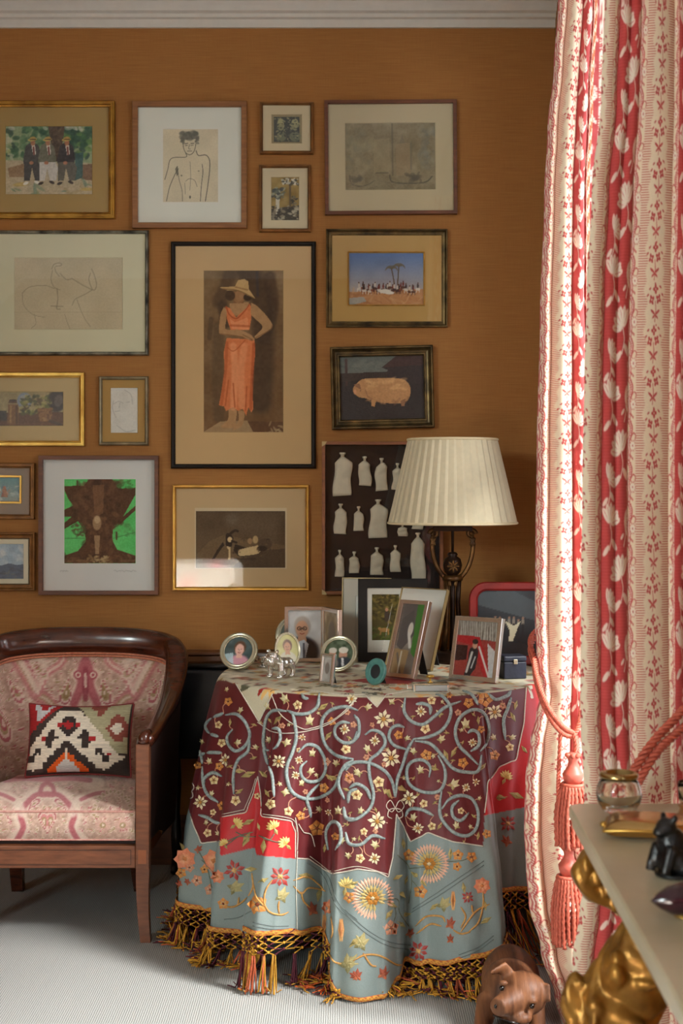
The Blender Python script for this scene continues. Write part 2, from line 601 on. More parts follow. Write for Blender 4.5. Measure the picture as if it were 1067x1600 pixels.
def carpet():
    m = bpy.data.materials.new('ribbed_wool_carpet')
    m.use_nodes = True
    nt = m.node_tree
    b = nt.nodes['Principled BSDF']
    tc = nt.nodes.new('ShaderNodeTexCoord')
    wv = nt.nodes.new('ShaderNodeTexWave')
    wv.inputs['Scale'].default_value = 55.0
    wv.inputs['Distortion'].default_value = 1.2
    wv.inputs['Detail'].default_value = 2
    wv.bands_direction = 'X'
    nt.links.new(tc.outputs['Object'], wv.inputs['Vector'])
    n = nt.nodes.new('ShaderNodeTexNoise'); n.inputs['Scale'].default_value = 260; n.inputs['Detail'].default_value = 4
    nt.links.new(tc.outputs['Object'], n.inputs['Vector'])
    mx = nt.nodes.new('ShaderNodeMix'); mx.inputs['Factor'].default_value = 0.55
    nt.links.new(wv.outputs['Fac'], mx.inputs['A']); nt.links.new(n.outputs['Fac'], mx.inputs['B'])
    r = nt.nodes.new('ShaderNodeValToRGB')
    r.color_ramp.elements[0].position = 0.2; r.color_ramp.elements[0].color = (*lin((134, 133, 129)), 1)
    r.color_ramp.elements[1].position = 0.75; r.color_ramp.elements[1].color = (*lin((180, 179, 175)), 1)
    nt.links.new(mx.outputs['Result'], r.inputs[0])
    nt.links.new(r.outputs[0], b.inputs['Base Color'])
    b.inputs['Roughness'].default_value = 0.95
    b.inputs['Specular IOR Level'].default_value = 0.1
    bp = nt.nodes.new('ShaderNodeBump'); bp.inputs['Strength'].default_value = 0.5; bp.inputs['Distance'].default_value = 0.003
    nt.links.new(mx.outputs['Result'], bp.inputs['Height'])
    nt.links.new(bp.outputs[0], b.inputs['Normal'])
    return m

struct(obj('floor', *box(LX - 0.2, RX + 0.3, FY - 0.2, WY + 0.2, -0.12, 0.0), carpet(), smooth=False))
struct(obj('ceiling', *box(LX - 0.2, RX + 0.3, FY - 0.2, WY + 0.2, CZ, CZ + 0.15), mCEIL, smooth=False))
struct(obj('wall_back', *box(LX - 0.2, RX + 0.3, WY, WY + 0.2, 0, CZ), mWALL, smooth=False))
struct(obj('wall_front', *box(LX - 0.2, RX + 0.3, FY - 0.2, FY, 0, CZ), mWALL, smooth=False))
WINS = [(2.42, 4.26), (-0.75, 0.85)]  # the second is an unseen window, added to let in more daylight
WZ0, WZ1 = 0.30, 2.50      # sill and head; the far window is taller
HEAD = {'wall_right': [2.50, 2.93], 'wall_left': [2.80]}
def pierced(name, xa, xb, wins):
    g = G()
    ys = [FY] + [v for p in wins for v in p] + [WY]
    for i in range(len(ys) - 1):
        if i % 2:
            g.add(*box(xa, xb, ys[i], ys[i + 1], 0, WZ0))
            g.add(*box(xa, xb, ys[i], ys[i + 1], HEAD[name][i // 2], CZ))
        else:
            g.add(*box(xa, xb, ys[i], ys[i + 1], 0, CZ))
    struct(g.build(name, mWALL, smooth=False))
ADDED_LWIN = (-2.4, -0.3)  # unseen window added so that light reaches the back wall
pierced('wall_right', RX, RX + 0.14, [WINS[1], WINS[0]])
pierced('wall_left', LX - 0.14, LX, [ADDED_LWIN])
mPANE = glass_mat('window_glass')
for k, (a, b_, sd) in enumerate([WINS[0] + (1,), WINS[1] + (1,), ADDED_LWIN + (-1,)]):  # all but the first are unseen windows added for light
    wx = RX if sd > 0 else LX
    WZ1 = (2.93, 2.50, 2.80)[k]
    wr = bpy.data.objects.new('window_%d' % (k + 1), None)
    COL.objects.link(wr); struct(wr)
    wr.location = (wx + sd * 0.04, (a + b_) / 2, WZ0)
    x0, x1 = sorted((wx + sd * 0.004, wx + sd * 0.044))
    g = G()
    for (p, q) in ((a, a + 0.06), (b_ - 0.06, b_)): g.add(*box(x0, x1, p, q, WZ0, WZ1, 0.006))
    for (p, q) in ((WZ0, WZ0 + 0.07), (WZ1 - 0.06, WZ1), ((WZ0 + WZ1) / 2 - 0.025, (WZ0 + WZ1) / 2 + 0.025)): g.add(*box(x0, x1, a + 0.06, b_ - 0.06, p, q, 0.006))
    g.build('window_frame', mPAINT, wr, True, smooth=False)
    mid = (WZ0 + WZ1) / 2
    bars = [a + 0.06 + (b_ - a - 0.12) * t for t in (1 / 3, 2 / 3)]
    for yb in bars:
        obj('glazing_bar', *box(x0 + 0.01, x1 - 0.01, yb - 0.012, yb + 0.012, WZ0 + 0.07, WZ1 - 0.06, 0.003), mPAINT, wr, True, smooth=False)
    yy = [a + 0.06] + bars + [b_ - 0.06]
    for i in range(3):
        for (p, q) in ((WZ0 + 0.07, mid - 0.025), (mid + 0.025, WZ1 - 0.06)):
            obj('pane', *box(x0 + 0.022, x0 + 0.026, yy[i] + 0.012, yy[i + 1] - 0.012, p, q), mPANE, wr, True, smooth=False)
    sx = sorted((wx - sd * 0.03, wx - sd * 0.001))
    obj('window_sill', *box(sx[0], sx[1], a - 0.02, b_ + 0.02, WZ0 - 0.028, WZ0 - 0.002, 0.005), mPAINT, wr, True, smooth=False)

# cornice: profile swept along the wall (distance from the wall, height)
corn = [(0, 2.935), (0.012, 2.935), (0.014, 2.962), (0.028, 2.966), (0.030, 2.978), (0.044, 2.984), (0.052, 3.0), (0.060, 3.012), (0.078, 3.016), (0.08, 3.026), (0.10, 3.034), (0.125, 3.06), (0.135, 3.09), (0.16, 3.095), (0.16, 3.12), (0.19, 3.13), (0.19, CZ), (0, CZ)]
def sweep_x(prof, x0, x1, y):
    n = len(prof)
    V = [(x0, y - d, z) for d, z in prof] + [(x1, y - d, z) for d, z in prof]
    Fc = [(i, (i + 1) % n, n + (i + 1) % n, n + i) for i in range(n)] + [tuple(range(n))[::-1], tuple(range(n, 2 * n))]
    return V, Fc
def sweep_y(prof, y0, y1, x, sgn):
    n = len(prof)
    V = [(x - sgn * d, y0, z) for d, z in prof] + [(x - sgn * d, y1, z) for d, z in prof]
    Fc = [(i, (i + 1) % n, n + (i + 1) % n, n + i) for i in range(n)] + [tuple(range(n))[::-1], tuple(range(n, 2 * n))]
    return V, Fc
struct(obj('trim_1', *sweep_x(corn, LX, RX, WY), mPAINT, smooth=False))
struct(obj('trim_2', *sweep_y(corn, FY, WY - 0.19, RX, 1), mPAINT, smooth=False))
struct(obj('trim_3', *sweep_y(corn, FY, WY - 0.19, LX, -1), mPAINT, smooth=False))
dado = [(0, 0.70), (0.014, 0.702), (0.02, 0.712), (0.02, 0.73), (0.03, 0.737), (0.03, 0.745), (0.012, 0.752), (0, 0.752)]
struct(obj('trim_4', *sweep_x(dado, LX, RX, WY), mDADO, smooth=False))
base = [(0, 0.0), (0.02, 0.0), (0.02, 0.13), (0.012, 0.15), (0.012, 0.165), (0, 0.17)]
struct(obj('baseboard_back', *sweep_x(base, LX, RX, WY), mDADO, smooth=False))

# ------------------------------------------------------------------ pictures on the back wall
mART = MV('painted_paper', 0.7, var=0.05, scale=200, bump=0.05)
mOIL = MV('oil_paint', 0.35, var=0.1, scale=160, bump=0.3, spec=0.5)
mGLAZ = glass_mat('picture_glass', refl=1.7)
mGOLD = M('gilt_frame', (190, 140, 58), 0.38, 0.75, col2=(128, 86, 30), scale=18, bump=0.2)
mGOLD2 = M('bright_gilt_frame', (214, 174, 88), 0.32, 0.75, col2=(170, 124, 52), scale=14, bump=0.15)
mBRGOLD = M('brown_gilt_frame', (150, 100, 44), 0.45, 0.4, col2=(96, 58, 22), scale=20, bump=0.2)
mOAK = M('light_oak_frame', (152, 100, 52), 0.5, col2=(122, 76, 36), scale=10, stretch=(1, 1, 9))
mWALN = M('walnut_frame', (112, 62, 32), 0.5, col2=(84, 44, 22), scale=10, stretch=(1, 1, 7))
mBLK = M('black_frame_lacquer', (30, 22, 16), 0.55, col2=(18, 13, 10), scale=20, spec=0.25)
mSILV = M('worn_silver_leaf', (150, 145, 128), 0.4, 0.7, col2=(44, 42, 38), scale=24, bump=0.2)
mSILV2 = M('grey_silver_leaf', (160, 148, 118), 0.45, 0.6, col2=(120, 108, 84), scale=30, bump=0.2)
mAGED = M('tarnished_gilt', (128, 104, 62), 0.4, 0.65, col2=(52, 42, 26), scale=22, bump=0.3)
MATS = {}
def mat_board(c):
    if c not in MATS: MATS[c] = M('mount_board_%d' % len(MATS), c, 0.85, var=0.025, scale=6)
    return MATS[c]

PROF = {   # (distance inwards 0..1, height 0..1) across the moulding
    'flat': [(0, 0), (0, 0.9), (0.06, 1), (0.94, 1), (1, 0.92), (1, 0)],
    'step': [(0, 0), (0, 0.7), (0.12, 0.85), (0.3, 0.85), (0.36, 1), (0.62, 1), (0.7, 0.75), (0.88, 0.7), (0.92, 0.82), (1, 0.78), (1, 0)],
    'cove': [(0, 0), (0, 0.9), (0.1, 1), (0.22, 1), (0.3, 0.7), (0.5, 0.5), (0.7, 0.45), (0.76, 0.6), (0.9, 0.6), (1, 0.45), (1, 0)],
    'round': [(0, 0), (0, 0.5), (0.1, 0.8), (0.3, 0.97), (0.5, 1), (0.7, 0.95), (0.85, 0.8), (1, 0.6), (1, 0)],
}
def moulding(x0, x1, z0, z1, fw, y0, depth, prof):
    """mitred frame; wall side at y0, front at y0-depth"""
    V = []; Fc = []
    n = len(prof)
    for cx, cz, sx, sz in ((x0, z0, 1, 1), (x1, z0, -1, 1), (x1, z1, -1, -1), (x0, z1, 1, -1)):
        for u, h in prof:
            V.append((cx + sx * u * fw, y0 - h * depth, cz + sz * u * fw))
    for k in range(4):
        for i in range(n):
            j = (i + 1) % n; k2 = (k + 1) % 4
            Fc.append((k * n + i, k2 * n + i, k2 * n + j, k * n + j))
    return V, Fc

def mount(x0, x1, z0, z1, a0, a1, b0, b1, y, t=0.002):
    """mount board with a window a0..a1 x b0..b1, bevelled"""
    V = []; Fc = []
    e = t * 0.9
    for yy, g_ in ((y, 0), (y + t, 1)):
        V += [(x0, yy, z0), (x1, yy, z0), (x1, yy, z1), (x0, yy, z1)]
        d = -e if g_ else 0
        V += [(a0 - d, yy, b0 - d), (a1 + d, yy, b0 - d), (a1 + d, yy, b1 + d), (a0 - d, yy, b1 + d)]
    for k in range(4):
        j = (k + 1) % 4
        Fc.append((k, j, 4 + j, 4 + k))
        Fc.append((4 + k, 4 + j, 12 + j, 12 + k))
        Fc.append((8 + k, 12 + k, 12 + j, 8 + j))
        Fc.append((k, 8 + k, 8 + j, j))
    return V, Fc

def picture(name, label, outer, inner, art, cv, fmat, prof, mcol, depth=0.022, glass=True, amat=None, rotd=0.0, art_label=None, cat_='picture', slip=None, sheet=None):
    Y = WY - 0.012
    ox0, oy0, ox1, oy1 = outer
    cx = (X(ox0, Y) + X(ox1, Y)) / 2; cz = (Z(oy0, Y) + Z(oy1, Y)) / 2
    root = thing(name, label, cat_, (cx, WY - 0.001, cz), (0, math.radians(rotd), 0), 'framed pictures on the back wall')
    def bx(b): return X(b[0], Y) - cx, X(b[2], Y) - cx, Z(b[3], Y) - cz, Z(b[1], Y) - cz
    x0, x1, z0, z1 = bx(outer)
    i0, i1, j0, j1 = bx(inner)
    fw = ((x1 - i1) + (z1 - j1) + (j0 - z0)) / 3
    obj('frame', *moulding(x0, x1, z0, z1, fw, -0.001, depth, PROF[prof]), fmat, root, smooth=False)
    i0, i1, j0, j1 = x0 + fw, x1 - fw, z0 + fw, z1 - fw
    a0, a1, b0, b1 = bx(art)
    e = 0.002
    obj('backing_board', *box(i0 - fw * .6, i1 + fw * .6, -0.004, -0.002, j0 - fw * .6, j1 + fw * .6), mat_board((120, 100, 74)), root, smooth=False)
    if mcol:
        obj('mount', *mount(i0 - fw * .4, i1 + fw * .4, j0 - fw * .4, j1 + fw * .4, a0, a1, b0, b1, -0.0105), mat_board(mcol), root, smooth=False)
    if slip:
        smat, sw = slip
        sw = sw / F * Y
        obj('slip', *moulding(a0 - sw, a1 + sw, b0 - sw, b1 + sw, sw, -0.0105 if mcol else -0.006, 0.006, PROF['flat']), smat, root, smooth=False)
    if sheet:
        s0, s1, t0, t1 = bx(sheet[0])
        obj('paper_sheet', *box(s0, s1, -0.0112, -0.0106, t0, t1), mat_board(sheet[1]), root, smooth=False)
    ya = -0.0116 if sheet else (-0.0075 if mcol else -0.0055)
    ao = print_mesh('artwork', cv, a0 - (e if not sheet else 0), a1 + (e if not sheet else 0), b0 - (e if not sheet else 0), b1 + (e if not sheet else 0), ya, amat or mART, root)
    if art_label: ao['label'] = art_label
    if glass:
        yg = -depth * 0.62
        obj('glass', [(i0, yg, j0), (i1, yg, j0), (i1, yg, j1), (i0, yg, j1)], [(0, 1, 2, 3)], mGLAZ, root, smooth=False)
    return root

# --- three men on a bench (coordinates as in the print)
c = Cv(32, 232, 592, 672, 150, (150, 165, 125), 3)
c.poly([(32, 450), (592, 470), (592, 672), (32, 672)], (186, 172, 140))
c.dabs(60, (32, 232, 300, 440), [(40, 84, 62), (58, 104, 70), (90, 130, 88), (120, 150, 110), (34, 66, 56)], 26, 0.75)
c.dabs(60, (400, 240, 592, 430), [(40, 84, 62), (62, 110, 66), (96, 136, 70), (34, 66, 56)], 26, 0.75)
c.dabs(12, (60, 232, 590, 260), [(205, 205, 190)], 18, 0.6)
c.dabs(14, (40, 300, 80, 470), [(206, 204, 176), (180, 186, 130)], 16, 0.6)
c.poly([(52, 500), (160, 470), (190, 560), (60, 556)], (140, 108, 76), 0.8)
c.poly([(500, 480), (592, 474), (592, 580), (520, 572)], (122, 92, 70), 0.9)
c.dabs(24, (32, 580, 592, 672), [(170, 150, 110), (120, 140, 110), (196, 178, 150), (92, 130, 110), (190, 160, 70)], 34, 0.6, asp=0.25)
c.poly([(305, 232), (412, 232), (400, 340), (390, 460), (330, 460), (322, 330)], (88, 70, 54))
c.dabs(20, (325, 240, 390, 450), [(120, 98, 76), (62, 48, 38)], 14, 0.6, rot=1.5)
c.poly([(480, 410), (530, 400), (524, 560), (476, 580)], (52, 92, 92), 0.9)
for dx, jc, tc_, sc in ((0, (74, 74, 72), (66, 66, 66), (228, 226, 214)), (95, (112, 112, 94), (206, 202, 192), (58, 44, 38)), (215, (52, 48, 50), (98, 94, 84), (50, 40, 36))):
    c.poly([(165 + dx, 360), (205 + dx, 340), (250 + dx, 370), (258 + dx, 470), (210 + dx, 482), (150 + dx, 470)], jc, sm=True)
    c.poly([(155 + dx, 465), (255 + dx, 462), (275 + dx, 500), (262 + dx, 580), (225 + dx, 580), (205 + dx, 500), (190 + dx, 580), (155 + dx, 582)], tc_)
    c.poly([(200 + dx, 352), (222 + dx, 350), (230 + dx, 415), (212 + dx, 420)], (226, 218, 202))
    c.line([(214 + dx, 370), (218 + dx, 415)], 9, (118, 56, 48))
    c.ell(210 + dx, 340, 15, 20, (176, 118, 86))
    c.ell(207 + dx, 322, 29, 9, (206, 178, 92), rot=-0.1)
    c.ell(209 + dx, 312, 19, 9, (186, 150, 76), rot=-0.1)
    c.line([(192 + dx, 322), (228 + dx, 320)], 5, (84, 60, 40))
    c.ell(200 + dx, 468, 14, 11, (178, 120, 90))
    c.ell(165 + dx, 597, 18, 9, sc, rot=-0.4); c.ell(235 + dx, 590, 18, 9, sc, rot=0.4)
c.noise(40, 10); c.noise(90, 8, 4)
picture('framed_watercolour', 'gilt framed watercolour of three men in straw boaters on a bench', (-28, 158, 180, 342), (-17, 169, 169.4, 334), (8, 196.5, 144.5, 304), c, mGOLD, 'step', (166, 136, 74))

# --- line drawing of a figure
c = Cv(195, 220, 500, 625, 130, (214, 203, 172), 5)
ink = (78, 74, 64)
c.noise(5, 6)
for p, wd in (([(320, 350), (322, 375), (255, 378), (232, 395), (222, 440), (205, 500)], 3), ([(280, 440), (262, 470), (232, 540), (214, 620)], 3), ([(378, 340), (392, 366), (432, 364), (452, 390), (454, 440), (444, 530), (430, 620)], 4),
              ([(412, 415), (416, 460), (408, 530), (402, 620)], 3), ([(275, 430), (284, 500), (300, 560), (303, 620)], 2), ([(345, 400), (348, 480), (344, 560)], 1.2), ([(320, 510), (340, 496), (370, 505), (384, 540)], 1.4),
              ([(306, 280), (308, 320), (322, 352), (345, 362), (366, 345), (376, 310), (378, 275)], 3), ([(318, 302), (332, 298)], 4), ([(350, 300), (366, 298)], 4), ([(342, 305), (337, 328), (347, 330)], 2), ([(330, 342), (354, 342)], 3), ([(318, 312), (330, 310)], 3), ([(350, 310), (362, 309)], 3),
              ([(316, 520), (318, 580)], 1.2)):
    c.line(p, wd, ink, 0.85)
c.poly([(262, 440), (275, 422), (280, 470), (272, 485)], ink, 0.7)
c.ell(345, 598, 4, 9, ink); c.ell(297, 478, 5, 4, ink, 0.7); c.ell(393, 453, 5, 4, ink, 0.5)
c.dabs(70, (298, 238, 388, 275), [(96, 94, 82), (120, 116, 100)], 12, 0.6)
c.dabs(16, (292, 262, 310, 300), [(110, 106, 92)], 8, 0.6); c.dabs(14, (374, 262, 390, 300), [(110, 106, 92)], 8, 0.6)
picture('framed_ink_drawing', 'oak framed ink line drawing of a bare-chested figure on white mount', (207, 159, 386, 357), (216, 168, 377.7, 348), (254.8, 202, 340.6, 315.7), c, mOAK, 'flat', (224, 226, 212), sheet=((252, 199, 344, 319), (226, 226, 214)))

# --- two small woodcuts
c = Cv(795, 135, 967, 300, 84, (148, 132, 96), 6)
c.poly([(812, 152), (950, 152), (950, 287), (812, 287)], (56, 62, 58))
for sx in (850, 925):
    c.ell(sx, 195, 20, 32, (138, 138, 104)); c.ell(sx, 180, 17, 18, (176, 168, 122), 0.8)
    c.ell(sx - 6, 190, 4, 3, (40, 44, 42)); c.ell(sx + 7, 190, 4, 3, (40, 44, 42)); c.ell(sx, 212, 7, 3, (60, 50, 44))
    c.ell(sx, 258, 30, 26, (120, 122, 96), 0.9)
c.dabs(90, (815, 155, 948, 285), [(44, 50, 48), (166, 160, 120), (90, 96, 84)], 6, 0.75)
picture('framed_woodcut', 'small square woodcut of two heads in narrow brown gilt frame', (406, 160, 489.5, 241), (410.3, 165, 485, 236.5), (423.5, 178, 472, 224.5), c, mBRGOLD, 'step', (206, 190, 152))
c = Cv(793, 483, 952, 727, 84, (150, 124, 62), 7)
c.noise(9, 22)
c.poly([(793, 660), (952, 640), (952, 727), (793, 727)], (58, 52, 40))
c.poly([(824, 560), (845, 560), (840, 690), (822, 690)], (206, 200, 178)); c.line([(898, 520), (900, 650)], 8, (96, 80, 54))
c.dabs(40, (806, 545, 870, 600), [(92, 100, 92), (54, 58, 56), (156, 160, 140)], 10, 0.8)
c.dabs(40, (858, 495, 940, 528), [(196, 198, 186), (220, 216, 200), (60, 60, 54)], 9, 0.8)
c.dabs(70, (797, 640, 950, 722), [(40, 36, 30), (190, 182, 156), (90, 80, 60), (150, 140, 116)], 9, 0.8)
c.dabs(14, (910, 590, 936, 640), [(50, 46, 38), (120, 112, 84)], 8, 0.8)
for a_, b_ in (((793, 483), (952, 483)), ((793, 727), (952, 727)), ((793, 483), (793, 727)), ((952, 483), (952, 727))): c.line([a_, b_], 8, (66, 48, 30), sm=False)
picture('framed_woodcut', 'small upright colour woodcut of trees on ochre in brown gilt frame', (405, 258, 485.5, 362.5), (409.8, 262.5, 480.5, 357.5), (423, 276, 467.7, 344.5), c, mBRGOLD, 'step', (206, 192, 156))

# --- soft pencil view of water and buildings
c = Cv(207, 217, 803, 660, 150, (142, 130, 100), 8)
c.noise(7, 14); c.noise(20, 9, 2); c.noise(60, 6, 3)
c.poly([(400, 330), (500, 320), (505, 530), (395, 545)], (166, 150, 114), 0.5)
c.poly([(540, 360), (632, 350), (636, 560), (545, 560)], (160, 138, 104), 0.5)
c.line([(518, 225), (520, 560)], 8, (96, 92, 76), 0.6); c.line([(640, 350), (640, 520)], 10, (104, 104, 92), 0.4)
c.poly([(565, 350), (583, 300), (600, 350)], (112, 106, 88), 0.5)
c.dabs(40, (690, 250, 800, 520), [(110, 116, 110), (160, 156, 134)], 26, 0.25, rot=1.4)
c.dabs(50, (215, 250, 400, 540), [(118, 120, 104), (168, 156, 120)], 26, 0.2, rot=1.4)
c.line([(500, 560), (512, 600), (570, 612), (690, 612), (745, 600), (775, 570)], 7, (84, 78, 64), 0.8)
c.line([(240, 560), (250, 610), (300, 630), (360, 620), (400, 595)], 6, (92, 86, 70), 0.7)
c.dabs(16, (610, 545, 710, 600), [(96, 88, 72), (84, 78, 64)], 18, 0.5); c.dabs(10, (250, 560, 340, 610), [(100, 92, 76)], 16, 0.5)
c.line([(410, 545), (490, 545)], 5, (92, 84, 66), 0.7)
c.dabs(30, (210, 600, 800, 655), [(110, 104, 82), (160, 150, 116)], 30, 0.3, asp=0.15)
picture('framed_pencil_view', 'walnut framed faded grey pencil view of boats below tall buildings', (507.3, 156.8, 713.8, 335.5), (513, 162.6, 708, 330), (539, 191.5, 680.6, 296.7), c, mWALN, 'flat', (196, 182, 146), rotd=-0.4)

# --- riders in the desert
c = Cv(230, 1073, 725, 1417, 140, (150, 150, 150), 9)
c.grad((84, 116, 170), (206, 178, 146)); c.noise(6, 8)
c.poly([(230, 1330), (725, 1310), (725, 1417), (230, 1417)], (186, 134, 88)); c.dabs(40, (230, 1330, 725, 1415), [(196, 148, 104), (164, 112, 72), (206, 164, 120)], 34, 0.5, asp=0.2)
c.poly([(230, 1370), (330, 1360), (350, 1390), (240, 1417), (230, 1417)], (164, 172, 168), 0.8)
for tx, bx_, ty in ((512, 530, 1180), (560, 552, 1165)):
    c.line([(bx_, 1275), ((tx + bx_) / 2, 1220), (tx, ty)], 6, (92, 74, 54))
    for k in range(11):
        an = -PI + k * PI / 10 * 1.0
        c.line([(tx, ty), (tx + 24 * math.cos(an), ty + 16 * math.sin(an) - 4), (tx + 40 * math.cos(an), ty + 26 * math.sin(an) + 10)], 4, (104, 90, 62), 0.7)
for k in range(26):
    hx = 300 + k * 15.5 + c.r.normal() * 6
    hy = 1305 + c.r.normal() * 9
    col_ = [(86, 52, 40), (126, 64, 44), (214, 206, 190), (70, 46, 40), (150, 92, 56)][int(c.r.integers(5))]
    c.ell(hx, hy + 10, 15, 8, col_, 0.9, rot=c.r.normal() * 0.2)
    c.ell(hx, hy - 12, 6, 14, [(112, 44, 36), (54, 42, 44), (206, 190, 170)][int(c.r.integers(3))], 0.9)
    c.ell(hx, hy - 28, 4, 5, (90, 54, 40)); c.line([(hx - 8, hy + 14), (hx - 10, hy + 30)], 3, col_); c.line([(hx + 8, hy + 14), (hx + 10, hy + 30)], 3, col_)
c.ell(470, 1325, 40, 14, (222, 214, 198)); c.ell(500, 1335, 30, 10, (226, 218, 204))
picture('framed_desert_painting', 'gold framed painting of desert riders and palms under blue sky', (509.5, 358.5, 699, 511.5), (518.5, 368, 690, 502), (544.6, 394.7, 662, 476.4), c, mAGED, 'cove', (188, 152, 88), slip=(mGOLD, 1.5))

# --- pencil drawing of a rider
c = Cv(92, 222, 818, 705, 160, (196, 184, 152), 10)
c.noise(4, 5); c.noise(9, 4, 5)
pc = (128, 118, 98)
for p, wd in (([(345, 300), (362, 270), (400, 262), (408, 278), (372, 284)], 4), ([(365, 290), (372, 320), (395, 350)], 4), ([(350, 310), (340, 370), (360, 420), (400, 440)], 3), ([(400, 330), (440, 370), (480, 365)], 4), ([(480, 365), (545, 405), (610, 438)], 4),
              ([(600, 330), (590, 370), (610, 430), (630, 438), (640, 400), (625, 340), (608, 300)], 4), ([(612, 440), (560, 470), (500, 500), (480, 540)], 3), ([(380, 430), (385, 500), (378, 560), (400, 566)], 5), ([(150, 460), (200, 420), (300, 410), (360, 430)], 2.5), ([(150, 460), (160, 540), (220, 600), (300, 620)], 2),
              ([(510, 500), (540, 580), (570, 640), (600, 680)], 2.5), ([(230, 600), (240, 660), (210, 690)], 2), ([(430, 600), (450, 660), (465, 695)], 2), ([(340, 545), (420, 548)], 4)):
    c.line(p, wd, pc, 0.6)
c.line([(92, 585), (818, 585)], 2, (176, 164, 134), 0.5)
picture('framed_pencil_drawing', 'silver leaf framed faint pencil drawing of a rider on horseback', (-19, 360, 232.5, 555.5), (-14, 366, 227.3, 549.5), (21.6, 402, 191.7, 515.2), c, mSILV, 'round', (212, 208, 174))

# --- still life
c = Cv(-130, 1117, 423, 1347, 140, (158, 142, 96), 12)
c.noise(7, 18)
c.poly([(-130, 1260), (423, 1250), (423, 1347), (-130, 1347)], (92, 62, 40))
c.ell(160, 1180, 48, 52, (126, 138, 150)); c.ell(160, 1180, 34, 38, (150, 150, 140)); c.ell(375, 1180, 62, 74, (46, 42, 44), rot=0.3); c.ell(385, 1180, 28, 40, (84, 78, 70), rot=0.3)
c.dabs(80, (140, 1150, 345, 1270), [(122, 124, 60), (84, 92, 44), (160, 150, 84), (70, 60, 34), (52, 66, 36)], 15, 0.75)
c.poly([(244, 1230), (345, 1225), (335, 1310), (262, 1312)], (134, 96, 56)); c.dabs(20, (250, 1230, 340, 1305), [(96, 62, 36), (168, 126, 76)], 9, 0.7)
c.poly([(52, 1205), (120, 1205), (124, 1325), (116, 1338), (58, 1338), (48, 1325)], (124, 88, 48)); c.poly([(58, 1175), (110, 1175), (112, 1195), (56, 1195)], (90, 62, 36)); c.ell(84, 1178, 24, 8, (52, 38, 26)); c.line([(70, 1215), (68, 1325)], 10, (172, 130, 78), 0.8); c.line([(108, 1215), (110, 1325)], 12, (78, 52, 28), 0.8)
c.poly([(-130, 1240), (45, 1245), (45, 1310), (-130, 1310)], (60, 54, 44), 0.9); c.line([(-130, 1330), (420, 1330)], 12, (112, 74, 48), 0.5); c.line([(330, 1310), (400, 1335)], 16, (58, 46, 38), 0.8)
c.noise(50, 10)
picture('framed_still_life', 'gilt framed still life of a stoneware jar, basket and plates', (-62, 582, 132.5, 697), (-54, 590, 124.5, 688.5), (-30, 611.7, 99.2, 665.8), c, mGOLD2, 'step', (196, 176, 132), amat=mOIL)

# --- faint small sketch
c = Cv(735, 1090, 920, 1395, 60, (214, 212, 200), 13)
c.noise(6, 6)
for p in ([(760, 1200), (790, 1185), (820, 1195)], [(770, 1250), (800, 1245)], [(830, 1110), (870, 1140), (880, 1200)], [(780, 1340), (840, 1380), (900, 1370)], [(758, 1180), (752, 1230), (775, 1290)], [(800, 1195), (795, 1225)], [(840, 1190), (860, 1188)]): c.line(p, 3, (150, 150, 142), 0.55)
picture('framed_small_sketch', 'small grey framed faint sketch on ochre mount', (154.6, 588, 232, 696), (160.5, 594, 226.3, 691), (172.2, 605.4, 215.6, 677), c, mSILV2, 'round', (172, 136, 76))

# --- standing woman in an orange dress
c = Cv(278, 255, 792, 1295, 170, (128, 98, 62), 14)
c.grad((124, 100, 68), (112, 82, 50)); c.noise(5, 14); c.noise(14, 8, 2)
for p, wd, cc, a in (([(560, 255), (640, 420), (660, 700), (640, 1100)], 120, (66, 50, 34), 0.85), ([(700, 300), (720, 500), (660, 700)], 60, (62, 46, 34), 0.7), ([(450, 290), (430, 350), (380, 460)], 70, (80, 62, 44), 0.7), ([(380, 620), (372, 900), (380, 1190)], 60, (84, 66, 44), 0.6), ([(620, 270), (625, 420)], 14, (54, 52, 60), 0.7), ([(400, 480), (420, 600)], 50, (70, 54, 38), 0.8), ([(330, 570), (320, 690)], 24, (80, 62, 42), 0.6)): c.line(p, wd, cc, a)
c.poly([(278, 1290), (390, 1220), (560, 1215), (600, 1295)], (166, 138, 100), 0.9); c.poly([(560, 1220), (792, 1225), (792, 1295), (600, 1295)], (96, 66, 42)); c.dabs(10, (700, 1225, 792, 1290), [(186, 164, 124)], 16, 0.6, asp=0.3)
sk = (176, 136, 92); sks = (132, 94, 60)
c.poly([(440, 1140), (490, 1150), (486, 1215), (478, 1258), (410, 1262), (392, 1250), (436, 1210)], sk, sm=True)
c.poly([(500, 1150), (540, 1160), (536, 1215), (520, 1255), (470, 1275), (480, 1250), (505, 1210)], sk, sm=True)
dr = (214, 124, 74); drl = (232, 160, 112); drd = (176, 82, 40)
c.poly([(428, 690), (605, 700), (608, 800), (590, 960), (596, 1140), (585, 1165), (565, 1130), (552, 1185), (530, 1140), (500, 1155), (470, 1130), (425, 1155), (412, 1125), (380, 1118), (400, 1000), (415, 900), (410, 780)], dr)
for p, wd, cc, a in (([(470, 740), (480, 900), (470, 1130)], 34, drl, 0.7), ([(540, 740), (520, 900), (525, 1120)], 36, drl, 0.6), ([(430, 720), (420, 900), (395, 1110)], 16, drd, 0.5), ([(600, 730), (590, 950), (580, 1140)], 16, drd, 0.7), ([(470, 980), (480, 1130)], 8, drd, 0.7), ([(555, 1000), (548, 1150)], 8, drd, 0.7), ([(440, 960), (420, 1120)], 8, drd, 0.6), ([(432, 750), (475, 772), (545, 705)], 6, drd, 0.6)): c.line(p, wd, cc, a)
